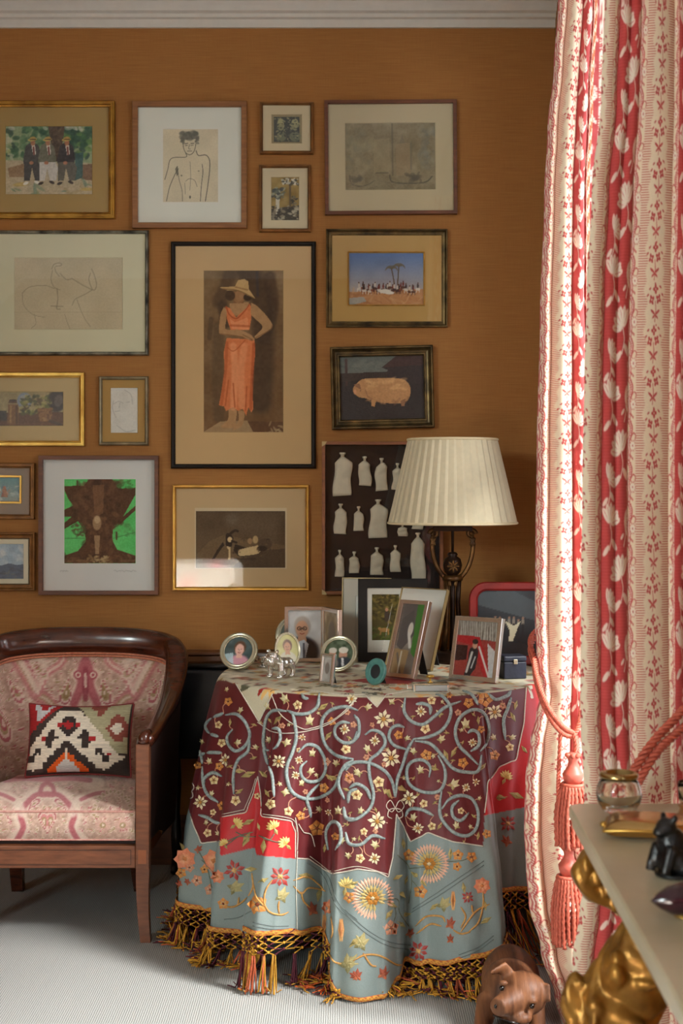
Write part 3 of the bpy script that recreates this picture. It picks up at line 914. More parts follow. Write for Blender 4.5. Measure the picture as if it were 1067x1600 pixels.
c.poly([(420, 490), (450, 500), (490, 560), (540, 500), (578, 470), (585, 560), (572, 640), (455, 640), (430, 570)], dr)
c.poly([(450, 570), (480, 590), (560, 560), (570, 640), (462, 632)], drl, 0.6)
c.line([(425, 490), (445, 540), (490, 566), (540, 520), (572, 475)], 7, drd, 0.9); c.line([(455, 610), (570, 615)], 12, drd, 0.6)
c.poly([(448, 470), (560, 462), (562, 485), (530, 520), (488, 548), (452, 505)], sk, sm=True)
c.poly([(480, 410), (535, 410), (535, 470), (470, 470)], sks)
c.poly([(584, 466), (625, 490), (690, 560), (718, 610), (700, 635), (625, 690), (605, 680), (655, 620), (600, 560), (580, 530)], sk, sm=True)
c.poly([(412, 490), (428, 520), (425, 580), (425, 635), (520, 640), (600, 690), (590, 706), (510, 680), (400, 668), (380, 640), (390, 540)], sk, sm=True)
c.line([(390, 665), (510, 680), (590, 704)], 7, sks, 0.8); c.line([(610, 690), (700, 640), (718, 610)], 7, sks, 0.7); c.ell(560, 678, 36, 18, sk, rot=0.4); c.line([(530, 668), (590, 700)], 5, sks, 0.8)
c.poly([(470, 395), (545, 400), (535, 455), (500, 470), (470, 440)], (150, 108, 70), sm=True); c.ell(450, 420, 32, 32, (72, 54, 36)); c.ell(560, 432, 26, 22, (62, 46, 32))
c.ell(508, 420, 26, 34, (164, 122, 82))
c.poly([(380, 368), (480, 362), (500, 322), (540, 315), (566, 330), (568, 378), (610, 440), (560, 420), (500, 388), (430, 386)], (196, 162, 108))
c.line([(400, 378), (500, 388), (600, 436)], 6, (120, 88, 54), 0.8); c.line([(485, 366), (560, 384)], 8, (150, 114, 70), 0.8)
c.noise(60, 6, 3)
picture('framed_figure_painting', 'tall black framed painting of a woman in an orange dress and sun hat', (267, 377.5, 493.5, 732.2), (274.4, 384.6, 486.2, 725), (317.7, 422, 443, 675.8), c, mBLK, 'round', (200, 168, 118))

# --- tree print
c = Cv(413, 200, 870, 740, 150, (84, 196, 106), 15)
c.noise(8, 10)
br = (78, 52, 36); bl = (112, 80, 58); bd = (52, 34, 24)
c.poly([(413, 245), (540, 240), (570, 200), (720, 200), (760, 260), (868, 255), (868, 300), (790, 440), (868, 370), (868, 400), (780, 480), (725, 520), (720, 590), (750, 650), (868, 690), (868, 740), (413, 740), (413, 690), (500, 660), (550, 600), (545, 530), (500, 470), (413, 520), (413, 480), (460, 440), (413, 440), (413, 395), (470, 370), (440, 330), (413, 270)], br)
c.dabs(130, (470, 210, 780, 500), [bl, br, bd, (96, 66, 48)], 22, 0.5, rot=1.2)
c.dabs(60, (540, 500, 720, 700), [bl, br, bd], 18, 0.5, rot=1.4)
c.dabs(40, (413, 690, 868, 738), [bl, br, bd, (140, 110, 76)], 24, 0.5, asp=0.3)
c.poly([(595, 240), (668, 235), (660, 420), (640, 430), (605, 420)], (122, 88, 62), 0.7)
c.ell(622, 480, 28, 48, (168, 140, 104), 0.85); c.ell(624, 460, 18, 24, (196, 172, 136), 0.8)
c.poly([(604, 560), (642, 560), (634, 680), (612, 680)], (164, 138, 104), 0.8)
c.dabs(40, (560, 690, 700, 738), [(176, 158, 116), (140, 116, 80)], 10, 0.7)
c.dabs(30, (750, 210, 860, 255), [(62, 110, 56), (84, 196, 106)], 12, 0.6); c.dabs(40, (460, 480, 545, 560), [(62, 100, 56), (84, 60, 40)], 10, 0.6); c.dabs(30, (730, 490, 868, 570), [(70, 130, 70), (90, 170, 96)], 14, 0.5)
c.line([(413, 580), (550, 578)], 4, (56, 120, 64), 0.7); c.line([(725, 580), (868, 540)], 4, (56, 120, 64), 0.7); c.line([(495, 210), (500, 245)], 6, br); c.line([(748, 540), (748, 585)], 8, br)
c.noise(70, 8)
picture('framed_tree_print', 'walnut framed print of a massive brown tree trunk on bright green', (61.5, 712, 248.5, 929), (67.8, 718, 240.8, 923.7), (100.6, 748.7, 212, 880.3), c, mWALN, 'flat', (214, 216, 210), depth=0.03, sheet=((99.4, 747.5, 213.2, 881.5), (222, 222, 216)))
pt = [o for o in bpy.data.objects if o.name.startswith('framed_tree_print')][0]
mPENCIL = M('pencil_graphite', (150, 150, 146), 0.7)
for x0p, x1p, yy in ((94, 107, 892), (178, 213, 892)):       # pencilled edition mark and signature
    pts = [P(x0p + (x1p - x0p) * t, yy + 1.6 * math.sin(t * 31) * math.cos(t * 9 + x0p), WY - 0.0145) for t in np.linspace(0, 1, 40)]
    obj('pencil_signature', *tube(pts, 0.0004, 4), mPENCIL, pt, True)

# --- seascape and small landscape
c = Cv(-120, 190, 122, 340, 70, (120, 150, 148), 16)
c.grad((104, 150, 150), (150, 160, 150)); c.dabs(60, (-120, 240, 122, 340), [(206, 210, 200), (120, 150, 156), (170, 186, 186), (90, 124, 138)], 12, 0.6, asp=0.4)
c.poly([(12, 310), (22, 262), (40, 258), (50, 310)], (140, 96, 76)); c.ell(30, 255, 9, 9, (170, 110, 84)); c.dabs(8, (5, 270, 60, 310), [(180, 130, 100)], 8, 0.7)
picture('framed_seascape', 'small gilt framed seascape set in a grey mount with torn edge', (-56, 723.5, 54.2, 811), (-48, 730.5, 46, 803.8), (-34, 745.6, 31, 783.6), c, mBRGOLD, 'step', (156, 142, 128), amat=mOIL, slip=(mGOLD2, 3.0), rotd=0.4)
c = Cv(-140, 615, 152, 838, 84, (150, 164, 172), 17)
c.noise(7, 16); c.dabs(50, (-140, 620, 150, 740), [(176, 186, 186), (132, 152, 166), (196, 200, 192), (150, 170, 182)], 22, 0.5)
c.poly([(-140, 760), (-40, 735), (20, 752), (60, 738), (110, 750), (152, 742), (152, 838), (-140, 838)], (74, 84, 100)); c.dabs(60, (-140, 765, 152, 838), [(64, 66, 78), (96, 96, 90), (84, 90, 104), (56, 54, 58)], 16, 0.6, asp=0.4)
picture('framed_landscape', 'small wood framed oil landscape of blue hills under cloudy sky', (-62, 832, 55, 922.5), (-53, 840, 44.5, 914), (-40, 850, 36.8, 904.5), c, mBRGOLD, 'cove', None, glass=False, amat=mOIL, slip=(mat_board((206, 196, 168)), 7.4))

# --- dark aquatint
c = Cv(240, 250, 835, 628, 150, (92, 74, 50), 18)
c.grad((84, 68, 48), (92, 74, 50)); c.noise(6, 10)
c.poly([(245, 540), (330, 450), (420, 410), (600, 440), (835, 480), (835, 628), (245, 628)], (122, 100, 68), 0.5)
c.poly([(600, 520), (835, 500), (835, 628), (480, 628)], (62, 48, 34), 0.7); c.ell(480, 300, 46, 40, (134, 124, 110), 0.4, soft=0.7)
dk = (42, 32, 24); lt = (196, 170, 124)
c.poly([(430, 480), (410, 500), (365, 570), (345, 572), (380, 510), (420, 455)], dk); c.poly([(440, 480), (470, 490), (468, 575), (455, 575), (458, 510)], lt)
c.poly([(436, 410), (470, 400), (490, 430), (478, 490), (440, 485)], dk); c.ell(466, 440, 16, 18, lt); c.ell(452, 408, 12, 12, dk); c.line([(470, 400), (500, 380), (518, 384)], 14, dk); c.line([(480, 450), (510, 460)], 12, dk)
c.poly([(500, 470), (560, 490), (600, 500), (560, 560), (520, 550), (490, 510)], dk); c.poly([(520, 510), (600, 490), (665, 480), (660, 530), (560, 548), (525, 545)], lt, sm=True); c.ell(600, 450, 16, 20, (150, 118, 82)); c.ell(636, 440, 18, 26, (176, 148, 104)); c.ell(700, 470, 48, 36, (78, 60, 42)); c.ell(680, 500, 34, 18, dk); c.line([(500, 570), (640, 570)], 12, (58, 44, 32), 0.7)
c.dabs(24, (490, 430, 740, 560), [dk, (120, 96, 64), (64, 50, 36)], 10, 0.5); c.noise(80, 6)
for a_, b_ in (((240, 250), (835, 250)), ((240, 628), (835, 628)), ((240, 250), (240, 628)), ((835, 250), (835, 628))): c.line([a_, b_], 5, (50, 40, 30), sm=False)
picture('framed_aquatint', 'bright gilt framed dark brown aquatint of struggling figures', (270, 757.6, 482.7, 922.3), (275, 762.7, 477.3, 916.5), (306.2, 798.6, 445.6, 887), c, mGOLD2, 'step', (196, 168, 124), sheet=((304.4, 793.5, 448, 888.5), (206, 188, 150)))

# --- pig painting
c = Cv(160, 130, 660, 510, 150, (38, 28, 24), 19)
c.poly([(160, 130), (500, 130), (410, 200), (445, 215), (440, 225), (160, 230)], (98, 104, 96)); c.dabs(16, (165, 140, 420, 220), [(112, 116, 106), (84, 92, 86)], 30, 0.5, asp=0.4)
c.poly([(500, 130), (660, 130), (660, 190), (415, 200)], (62, 38, 32)); c.poly([(445, 200), (660, 190), (660, 300), (440, 300)], (44, 34, 32)); c.line([(198, 150), (198, 300)], 12, (70, 44, 38)); c.poly([(160, 228), (445, 228), (445, 262), (160, 280)], (52, 38, 30))
for k in range(12): c.line([(290 + k * 14, 232), (290 + k * 14, 268)], 3, (40, 28, 24), 0.7)
pk = (188, 138, 88); pl = (212, 166, 112); pd = (140, 96, 62)
c.poly([(250, 300), (290, 268), (360, 262), (480, 264), (550, 280), (578, 330), (565, 390), (520, 412), (440, 412), (360, 398), (310, 380), (270, 372), (240, 345), (236, 320)], pk, sm=True)
c.dabs(40, (300, 272, 550, 330), [pl, pk], 24, 0.5, asp=0.4); c.dabs(24, (330, 380, 560, 410), [pd, pk], 20, 0.5, asp=0.3)
c.poly([(345, 385), (372, 392), (362, 430), (342, 428)], pk); c.poly([(518, 400), (548, 385), (540, 432), (522, 430)], pd); c.poly([(240, 296), (275, 292), (285, 330), (250, 310)], pd); c.ell(280, 335, 4, 3, dk); c.ell(248, 342, 9, 14, (206, 150, 110)); c.line([(310, 330), (322, 375)], 4, pd, 0.8)
c.noise(50, 6)
picture('framed_pig_painting', 'tarnished gilt framed oil painting of a fat pink pig', (517, 541.5, 677, 670), (532.5, 556.5, 662, 655), (532.5, 556.5, 662, 655), c, mAGED, 'cove', None, depth=0.035, glass=False, amat=mOIL, rotd=-1.3)

# --- shadow box of plaster paint tubes
Yb = WY - 0.03
tb = thing('tube_shadow_box', 'dark shadow box of white plaster paint tubes in wooden frame', 'display box', ((X(503, Yb) + X(692, Yb)) / 2, WY - 0.001, Z(928, Yb)))
def tbp(px, py): return X(px, Yb), Z(py, Yb)
bx0, bz1 = tbp(503, 690); bx1, bz0 = tbp(692, 928.5)
mBOX = M('orange_brown_wood', (150, 88, 44), 0.5, col2=(116, 64, 30), scale=10, stretch=(1, 1, 6))
obj('frame', *moulding(bx0, bx1, bz0, bz1, 0.0115, WY - 0.002, 0.045, PROF['flat']), mBOX, tb, True, smooth=False)
obj('backing_board', *box(bx0 + 0.004, bx1 - 0.004, WY - 0.008, WY - 0.003, bz0 + 0.004, bz1 - 0.004), M('dark_brown_felt', (40, 26, 20), 0.9, var=0.2), tb, True, smooth=False)
for sx, sz in ((bx0, bz0), (bx0, bz1), (bx1, bz0), (bx1, bz1)):   # pale corner pieces
    dx = 0.018 if sx == bx0 else -0.018; dz = 0.018 if sz == bz0 else -0.018
    V, Fc = prism([(sx, sz), (sx + dx, sz), (sx + dx * 0.62, sz + dz * 0.62), (sx, sz + dz)], WY - 0.0482, WY - 0.0466)
    obj('corner_mount', V, Fc, mat_board((196, 170, 120)), tb, True, smooth=False)
mPLAS = M('off_white_plaster', (220, 208, 182), 0.7, var=0.05, scale=50, bump=0.25, bscale=60)
tubes = [(172, 712, 970, 108), (304, 735, 910, 76), (405, 745, 940, 72), (500, 775, 935, 62), (160, 1017, 1198, 76), (268, 1033, 1180, 60), (385, 992, 1222, 108), (530, 1128, 1212, 60), (620, 1000, 1170, 66), (155, 1293, 1453, 54), (242, 1303, 1432, 62), (377, 1278, 1443, 78), (487, 1265, 1425, 62), (622, 1190, 1475, 88)]
for k, (tx, t0, t1, tw) in enumerate(tubes):
    rr = random.Random(k)
    x_, zt = tbp(490 + tx * 0.2625, 520 + t0 * 0.2625)
    _, zb = tbp(0, 520 + t1 * 0.2625)
    wd = tw * 0.2625 / F * Yb
    h = zt - zb
    yb = WY - 0.0085
    V = []; Fc = []
    rows = 14; seg = 12
    sk_ = rr.uniform(-0.07, 0.07)
    for i in range(rows):
        t = i / (rows - 1)
        s = min(1.0, 0.25 + t / 0.14 * 0.75) if t < 0.14 else 1.0
        hw = wd / 2 * s * (1 + 0.05 * math.sin(t * 9 + k * 2.1)) * (0.93 + 0.1 * t)
        th = 0.011 * (1 - 0.75 * t) * (0.6 + 0.4 * s) + 0.002
        zc = zt - 0.016 - (h - 0.016) * t
        xc = x_ + sk_ * wd * math.sin(t * 5 + k) + 0.03 * wd * math.sin(t * 8 + k)
        for j in range(seg):
            a = 2 * PI * j / seg
            V.append((xc + hw * math.copysign(abs(math.cos(a)) ** 0.7, math.cos(a)), yb - th + th * math.sin(a) * (1 + 0.25 * math.sin(t * 14 + j + k)), zc + (0.04 * h * sk_ * 8 * math.cos(a) * t)))
    for i in range(rows - 1):
        for j in range(seg):
            Fc.append((i * seg + j, (i + 1) * seg + j, (i + 1) * seg + (j + 1) % seg, i * seg + (j + 1) % seg))
    Fc.append(tuple(range(seg))); Fc.append(tuple((rows - 1) * seg + j for j in range(seg))[::-1])
    to = obj('paint_tube', V, Fc, mPLAS, tb, True)
    cw = wd * 0.17
    V, Fc = lathe([(cw * 0.6, -0.02), (cw * 0.6, -0.008), (cw, -0.006), (cw * 1.05, -0.001), (cw * 0.9, 0.0)], 10)
    V = [(x_ + v[0], yb - 0.009 + v[1] * 0.8, zt + v[2]) for v in V]
    obj('cap', V, Fc, mPLAS, to, True)
obj('glass', [(bx0 + 0.012, WY - 0.04, bz0 + 0.012), (bx1 - 0.012, WY - 0.04, bz0 + 0.012), (bx1 - 0.012, WY - 0.04, bz1 - 0.012), (bx0 + 0.012, WY - 0.04, bz1 - 0.012)], [(0, 1, 2, 3)], mGLAZ, tb, True, smooth=False)

# ------------------------------------------------------------------ round table and its embroidered cloth
TX, TY, TZ, TR = 0.13, 4.33, 0.757, 0.50
mTBL = M('dark_table_wood', (70, 44, 28), 0.5, scale=8, stretch=(1, 1, 5))
tbl = thing('round_table', 'round table standing underneath the embroidered cloth', 'table', (TX, TY, 0))
obj('table_top', *lathe([(0.0, 0.718), (0.475, 0.718), (0.488, 0.722), (0.49, 0.735), (0.485, 0.75), (0.0, 0.75)], 48), mTBL, tbl)
for sx in (-1, 1):
    for sy in (-1, 1):
        V, Fc = tube([(sx * 0.25, sy * 0.25, 0), (sx * 0.25, sy * 0.25, 0.36), (sx * 0.25, sy * 0.25, 0.7175)], [0.016, 0.022, 0.028], 10)
        obj('leg', V, Fc, mTBL, tbl)

RB = [(-180, .56), (-130, .58), (-110, .60), (-92, .625), (-80, .60), (-70, .64), (-60, .58), (-52, .625), (-44, .575), (-40.5, .545), (-37.5, .60), (-34, .685), (-30, .70), (-26.5, .675), (-24, .60), (-21.5, .535), (-18, .555), (-13, .665), (-7, .69), (-2, .665), (2, .59), (4.5, .545), (8, .60), (14, .645), (20, .665), (25, .675), (28.5, .64), (31, .545), (36, .51), (44, .53), (52, .56), (64, .53), (78, .54), (100, .54), (140, .55), (180, .56)]
HZ = [(-180, .10), (-110, .10), (-92, .12), (-78, .13), (-64, .12), (-52, .10), (-42, .09), (-37, .145), (-34, .158), (-26, .158), (-23.5, .135), (-20, .115), (-15, .055), (-11, .012), (-2, .012), (2, .03), (5, .06), (10, .08), (20, .105), (27, .128), (32, .17), (36, .20), (60, .20), (90, .12), (180, .10)]
TOPROWS = 42; SKROWS = 230
ph = np.concatenate([np.linspace(-180, -115, 26)[:-1], np.linspace(-115, 72, 590), np.linspace(72, 180, 40)[1:-1]])
NU = len(ph)
phr = np.radians(ph)
RB = [(a_, 0.61 + (r_ - 0.61) * (1.45 if -85 < a_ < 48 and r_ < 0.62 else 1.1 if -85 < a_ < 48 else 1.0)) for a_, r_ in RB]
Rb = sinterp(ph, RB)
fine = 0.004 * np.sin(phr * 23 + 1) + 0.003 * np.sin(phr * 41 + 2.3)
Hz = sinterp(ph, HZ)
rows = []
tparam = []
for i in range(TOPROWS):
    r = TR * 0.985 * (0.02 + 0.98 * i / (TOPROWS - 1))
    rows.append((np.full(NU, r), np.full(NU, TZ) - (0.004 if False else 0), np.full(NU, -1.0 + i / TOPROWS)))
for i in range(SKROWS):
    t = (i + 1) / SKROWS
    # rounded rim, then falling in folds that deepen downwards
    drop = TZ - Hz
    s = drop * t
    rim = 0.018
    rr = TR * 0.985 + rim * np.clip(1 - np.exp(-s / rim), 0, 1) * 0.9
    zz = TZ - s + rim * 0.35 * np.exp(-s / rim) * 0
    k = 0.4 * smoothstep(0.0, 0.95, t) ** 0.8 + 0.6 * t ** 0.85
    r0 = TR * 0.985 + rim
    rad = rr + (Rb - r0) * k + fine * k
    rad = rad + 0.010 * smoothstep(0.03, 0.3, t) * np.sin(phr * 11 + 0.8) * (1 - k)
    wr = 0.0016 * np.sin(s * 46 + 7 * np.sin(phr * 9)) * smoothstep(0.15, 0.6, t)
    rows.append((rad + wr, zz, np.full(NU, t)))
Rr = np.array([r[0] for r in rows]); Zz = np.array([r[1] for r in rows]); Tt = np.array([r[2] for r in rows])
ang = np.broadcast_to(phr, Rr.shape)
CX = TX + Rr * np.sin(ang); CY = TY - Rr * np.cos(ang)
NV = len(rows)
# --- colours: maroon panels, red medallions, pale blue border, pale top
PXX = 533.5 + CX / CY * F
PYY = HOR + (CH - Zz) / CY * F
def inpoly(pts):
    m = np.zeros(PXX.shape, bool)
    n = len(pts)
    for i in range(n):
        (xa, ya), (xb, yb) = pts[i], pts[(i + 1) % n]
        if ya == yb: continue
        m ^= ((ya > PYY) != (yb > PYY)) & (PXX < (xb - xa) * (PYY - ya) / (yb - ya) + xa)
    return m
CREAM, BLUE, MAR, RED = (206, 196, 168), (126, 137, 134), (98, 31, 34), (184, 36, 40)
cc = np.empty(PXX.shape + (3,)); cc[:] = BLUE
skirt = Tt > 0
bnd_left = [(290, 1249), (303, 1290), (315, 1317), (344, 1314)]
bnd_red1 = [(344, 1277), (384, 1269), (396, 1240), (403, 1213), (407, 1240), (409, 1275), (454, 1283), (461, 1300), (461, 1341)]
bnd_mid = [(463, 1341), (482, 1342), (506, 1358), (520, 1365), (540, 1362), (559, 1358), (590, 1362), (606, 1370), (613, 1340), (619, 1272)]
bnd_mid2 = [(619, 1272), (630, 1291), (642, 1315), (669, 1301), (708, 1315), (755, 1322)]
bnd_r = [(757, 1270), (762, 1222), (780, 1198), (806, 1186), (818, 1130), (822, 1070)]
top_edge = [(822, 1062), (705, 1080), (639, 1080), (603, 1086), (589, 1105), (570, 1086), (540, 1087), (485, 1079), (426, 1084), (405, 1128), (366, 1064), (341, 1063), (318, 1085)]
mar_poly = [(250, 1249)] + bnd_left + bnd_red1 + bnd_mid + bnd_mid2 + bnd_r + top_edge + [(250, 1090)]
m_mar = inpoly(mar_poly) & skirt & (np.abs(ang) < 1.9)
cc[m_mar] = MAR
red1 = [(344, 1277), (384, 1269), (396, 1240), (403, 1213), (407, 1240), (409, 1275), (454, 1283), (462, 1300), (462, 1342), (401, 1336), (398, 1324), (344, 1337)]
red2 = [(757, 1270), (762, 1222), (780, 1198), (806, 1186), (818, 1130), (822, 1060), (900, 1060), (900, 1245), (757, 1274)]
for rp in (red1, red2): cc[inpoly(rp) & skirt] = RED
bk = skirt & (np.abs(ang) >= 1.9)          # far side of the cloth carries the same bands
cc[bk & (Zz > 0.42)] = MAR
topm = ~skirt | (skirt & inpoly(list(reversed(top_edge)) + [(850, 1062), (850, 900), (250, 900), (250, 1085)]) & (Tt < 0.16))
cc[topm & ~m_mar] = CREAM
rt = np.random.default_rng(5)
tx_, ty_ = CX - TX, CY - TY
for k in range(420):                         # flat embroidery scattered over the top
    a0 = rt.uniform(0, 2 * PI); r0 = 0.5 * math.sqrt(rt.random())
    sz = rt.uniform(0.010, 0.028)
    c_ = [(160, 44, 36), (196, 110, 50), (150, 126, 70), (96, 92, 70), (188, 150, 90), (214, 204, 180), (110, 60, 44), (120, 132, 124)][rt.integers(8)]
    d = np.hypot((tx_ - r0 * math.cos(a0)), (ty_ - r0 * math.sin(a0)) * 0.8)
    an = np.arctan2(ty_ - r0 * math.sin(a0), tx_ - r0 * math.cos(a0))
    mm = (d < sz * (0.7 + 0.35 * np.cos(an * rt.integers(3, 7) + k))) & ~m_mar & (Tt < 0.06)
    cc[mm] = np.array(c_) * (0.75 + 0.5 * rt.random())
cc[(tx_ > -0.1) & (tx_ < 0.12) & (ty_ > -0.24) & (ty_ < -0.1) & ~skirt & (np.abs(tx_ - 0.01) + np.abs(ty_ + 0.17) < 0.12)] = (150, 36, 30)
mCLOTH = MV('embroidered_satin', 0.5, var=0.07, scale=420, bump=0.12, spec=0.35, sheen=0.03)
cl = thing('tablecloth', 'maroon and pale blue embroidered tablecloth with gold fringe on the round table', 'tablecloth', (TX, TY, 0))
CV = np.stack([CX, CY, Zz], -1).reshape(-1, 3)
CF = grid_faces(NU, NV, wrap=True)
ring0 = CV[:NU].mean(0)
CV2 = np.vstack([CV, ring0[None]])
colr = np.vstack([lin_np(cc.reshape(-1, 3)), lin_np(np.array([CREAM], dtype=float))])
me = make_mesh('cloth', CV, np.ascontiguousarray(CF), col=lin_np(cc.reshape(-1, 3)), mats=(mCLOTH,))
link('cloth', me, cl, True)
BV = BVHTree.FromPolygons([tuple(v) for v in CV.tolist()], [tuple(f) for f in CF.tolist()])
CAM = Vector((0, 0, CH))
def hit(px, py):
    d = Vector(((px - 533.5) / F, 1.0, -(py - HOR) / F)).normalized()
    loc, nor, idx, dist = BV.ray_cast(CAM, d)
    if loc is None: return None
    if nor.dot(d) > 0: nor = -nor
    return loc, nor
def surf(px, py, lift, ref=None):
    h = hit(px, py)
    if h is None or (ref is not None and abs(h[0].y - ref) > 0.035):
        return None
    return h[0] + h[1] * lift

U0 = (0, 0, 1); C6 = (260, 1030, 0.28116); C7 = (540, 1030, 0.29991); C8 = (250, 1300, 0.29053); C9 = (540, 1300, 0.29991)
def cp(C, p): return (C[0] + p[0] * C[2], C[1] + p[1] * C[2])
mVINE = M('couched_grey_blue_cord', (116, 128, 128), 0.75, col2=(168, 178, 172), scale=150, bump=0.6, bscale=260)
mGVINE = M('golden_cord', (176, 120, 56), 0.7, col2=(206, 156, 88), scale=150, bump=0.4)
mSTEM = M('salmon_silk_thread', (184, 120, 92), 0.7, col2=(206, 158, 128), scale=120)
mPIPE = M('white_couched_cord', (196, 184, 166), 0.7, col2=(220, 210, 194), scale=200)
mGREEN = M('dull_green_silk_thread', (84, 88, 74), 0.7, col2=(120, 122, 98), scale=120)
mSEAM = M('grey_seam_thread', (104, 112, 110), 0.8, var=0.1)
def cord(name, C, pts, rpx, mat, lift=0.0012, taper=True, flat=None, step=3.0):
    q = np.array([cp(C, p) for p in pts])
    L = np.hypot(*np.diff(q, axis=0).T).sum()
    s = cat(q, max(6, int(L / step)))
    runs = [[]]
    last = None
    for x, y in s:
        w_ = surf(x, y, lift, last)
        if w_ is None:
            h = hit(x, y)
            last = h[0].y if h else None
            runs.append([])
            if h is None: continue
            w_ = h[0] + h[1] * lift
        last = w_.y
        runs[-1].append(w_)
    for rn in runs:
        if len(rn) < 4: continue
        n = len(rn)
        rad = [rpx / F * p.y * (1.0 if not taper else min(1.0, 0.45 + 4 * min(i, n - 1 - i) / n)) for i, p in enumerate(rn)]
        V, Fc = tube(rn, rad, 6)
        obj(name, V, Fc, mat, cl, True)
    return s

V6 = [[(670, 285), (700, 300), (715, 360), (722, 440), (700, 520), (672, 590), (670, 660), (700, 740), (770, 775), (860, 765), (930, 720), (960, 660), (990, 590), (1040, 560)],
      [(1065, 285), (1000, 265), (920, 280), (870, 330), (865, 410), (895, 490), (960, 540), (1040, 555)], [(1060, 400), (1040, 455), (990, 465), (945, 430), (940, 380), (975, 350), (1020, 355)],
      [(672, 285), (720, 305), (790, 300), (840, 260), (850, 190)], [(670, 290), (600, 285), (560, 320), (545, 390), (540, 470), (560, 505), (610, 490), (635, 440), (625, 390), (590, 385)],
      [(540, 490), (560, 570), (590, 650), (600, 765)], [(730, 520), (780, 475), (840, 490), (880, 550), (885, 620), (850, 670), (790, 680), (750, 650), (745, 600), (780, 565)], [(850, 690), (800, 740), (780, 780), (795, 840), (800, 880)],
      [(330, 310), (390, 305), (440, 350), (465, 420), (440, 480), (390, 510), (350, 480), (340, 430), (370, 390)], [(465, 430), (455, 510), (400, 560), (375, 640), (375, 750)], [(320, 300), (250, 330), (220, 370), (240, 410), (290, 430)],
      [(160, 380), (180, 480), (200, 560), (205, 680), (230, 750), (290, 795)], [(120, 610), (160, 550), (230, 520), (310, 520)], [(310, 650), (260, 630), (215, 660), (210, 700)], [(180, 865), (230, 880), (270, 905), (300, 910)],
      [(990, 780), (960, 700), (975, 620), (1030, 575)], [(985, 820), (1000, 880), (1060, 890)], [(900, 1060), (890, 960), (920, 905), (960, 920), (970, 1000), (940, 1060)], [(1010, 800), (1020, 740), (1060, 720)], [(745, 180), (765, 215), (790, 220)]]
V7 = [[(0, 580), (40, 540), (120, 540), (200, 580), (240, 640), (255, 720)], [(100, 395), (140, 370), (190, 390), (205, 440), (170, 490), (125, 530), (125, 610), (145, 700), (130, 770), (80, 820), (30, 840), (0, 830)], [(130, 730), (110, 680), (60, 650), (20, 670)],
      [(305, 355), (270, 345), (235, 365), (225, 410), (255, 450), (320, 470)], [(355, 415), (320, 480), (290, 560), (265, 640), (258, 720)], [(355, 415), (430, 405), (500, 370), (540, 310), (545, 250), (510, 200), (470, 185)],
      [(310, 200), (305, 270), (340, 320), (400, 340), (460, 300), (520, 250), (600, 220)], [(440, 290), (440, 250), (405, 232), (365, 235)], [(360, 425), (440, 440), (500, 500), (560, 570), (640, 590), (690, 580), (705, 500)],
      [(480, 500), (515, 570), (515, 640), (480, 690), (400, 690), (335, 650), (320, 580), (345, 535), (400, 525), (440, 560), (435, 615)], [(500, 685), (490, 760), (500, 830), (560, 900), (630, 920), (680, 880), (690, 800), (660, 730), (600, 710), (540, 730), (500, 780)],
      [(590, 735), (555, 770), (560, 820), (600, 840), (640, 800)], [(690, 550), (640, 500), (590, 450), (570, 380), (590, 310), (640, 270), (690, 265), (730, 300), (745, 370), (730, 440), (700, 480)], [(650, 480), (690, 450), (690, 390), (660, 370), (635, 385)],
      [(610, 165), (660, 190), (690, 240)], [(740, 180), (780, 210), (840, 190), (860, 165)], [(860, 200), (840, 260), (820, 320), (830, 420)], [(310, 820), (340, 780), (400, 785), (460, 815)], [(0, 900), (20, 960), (80, 965), (140, 920), (205, 935)], [(45, 290), (70, 330), (65, 400), (20, 440)]]
vpts = []
for C, L in ((C6, V6), (C7, V7)):
    for v in L:
        vpts.append(cord('embroidered_vine', C, v, 2.9, mVINE))
VP = np.vstack(vpts)

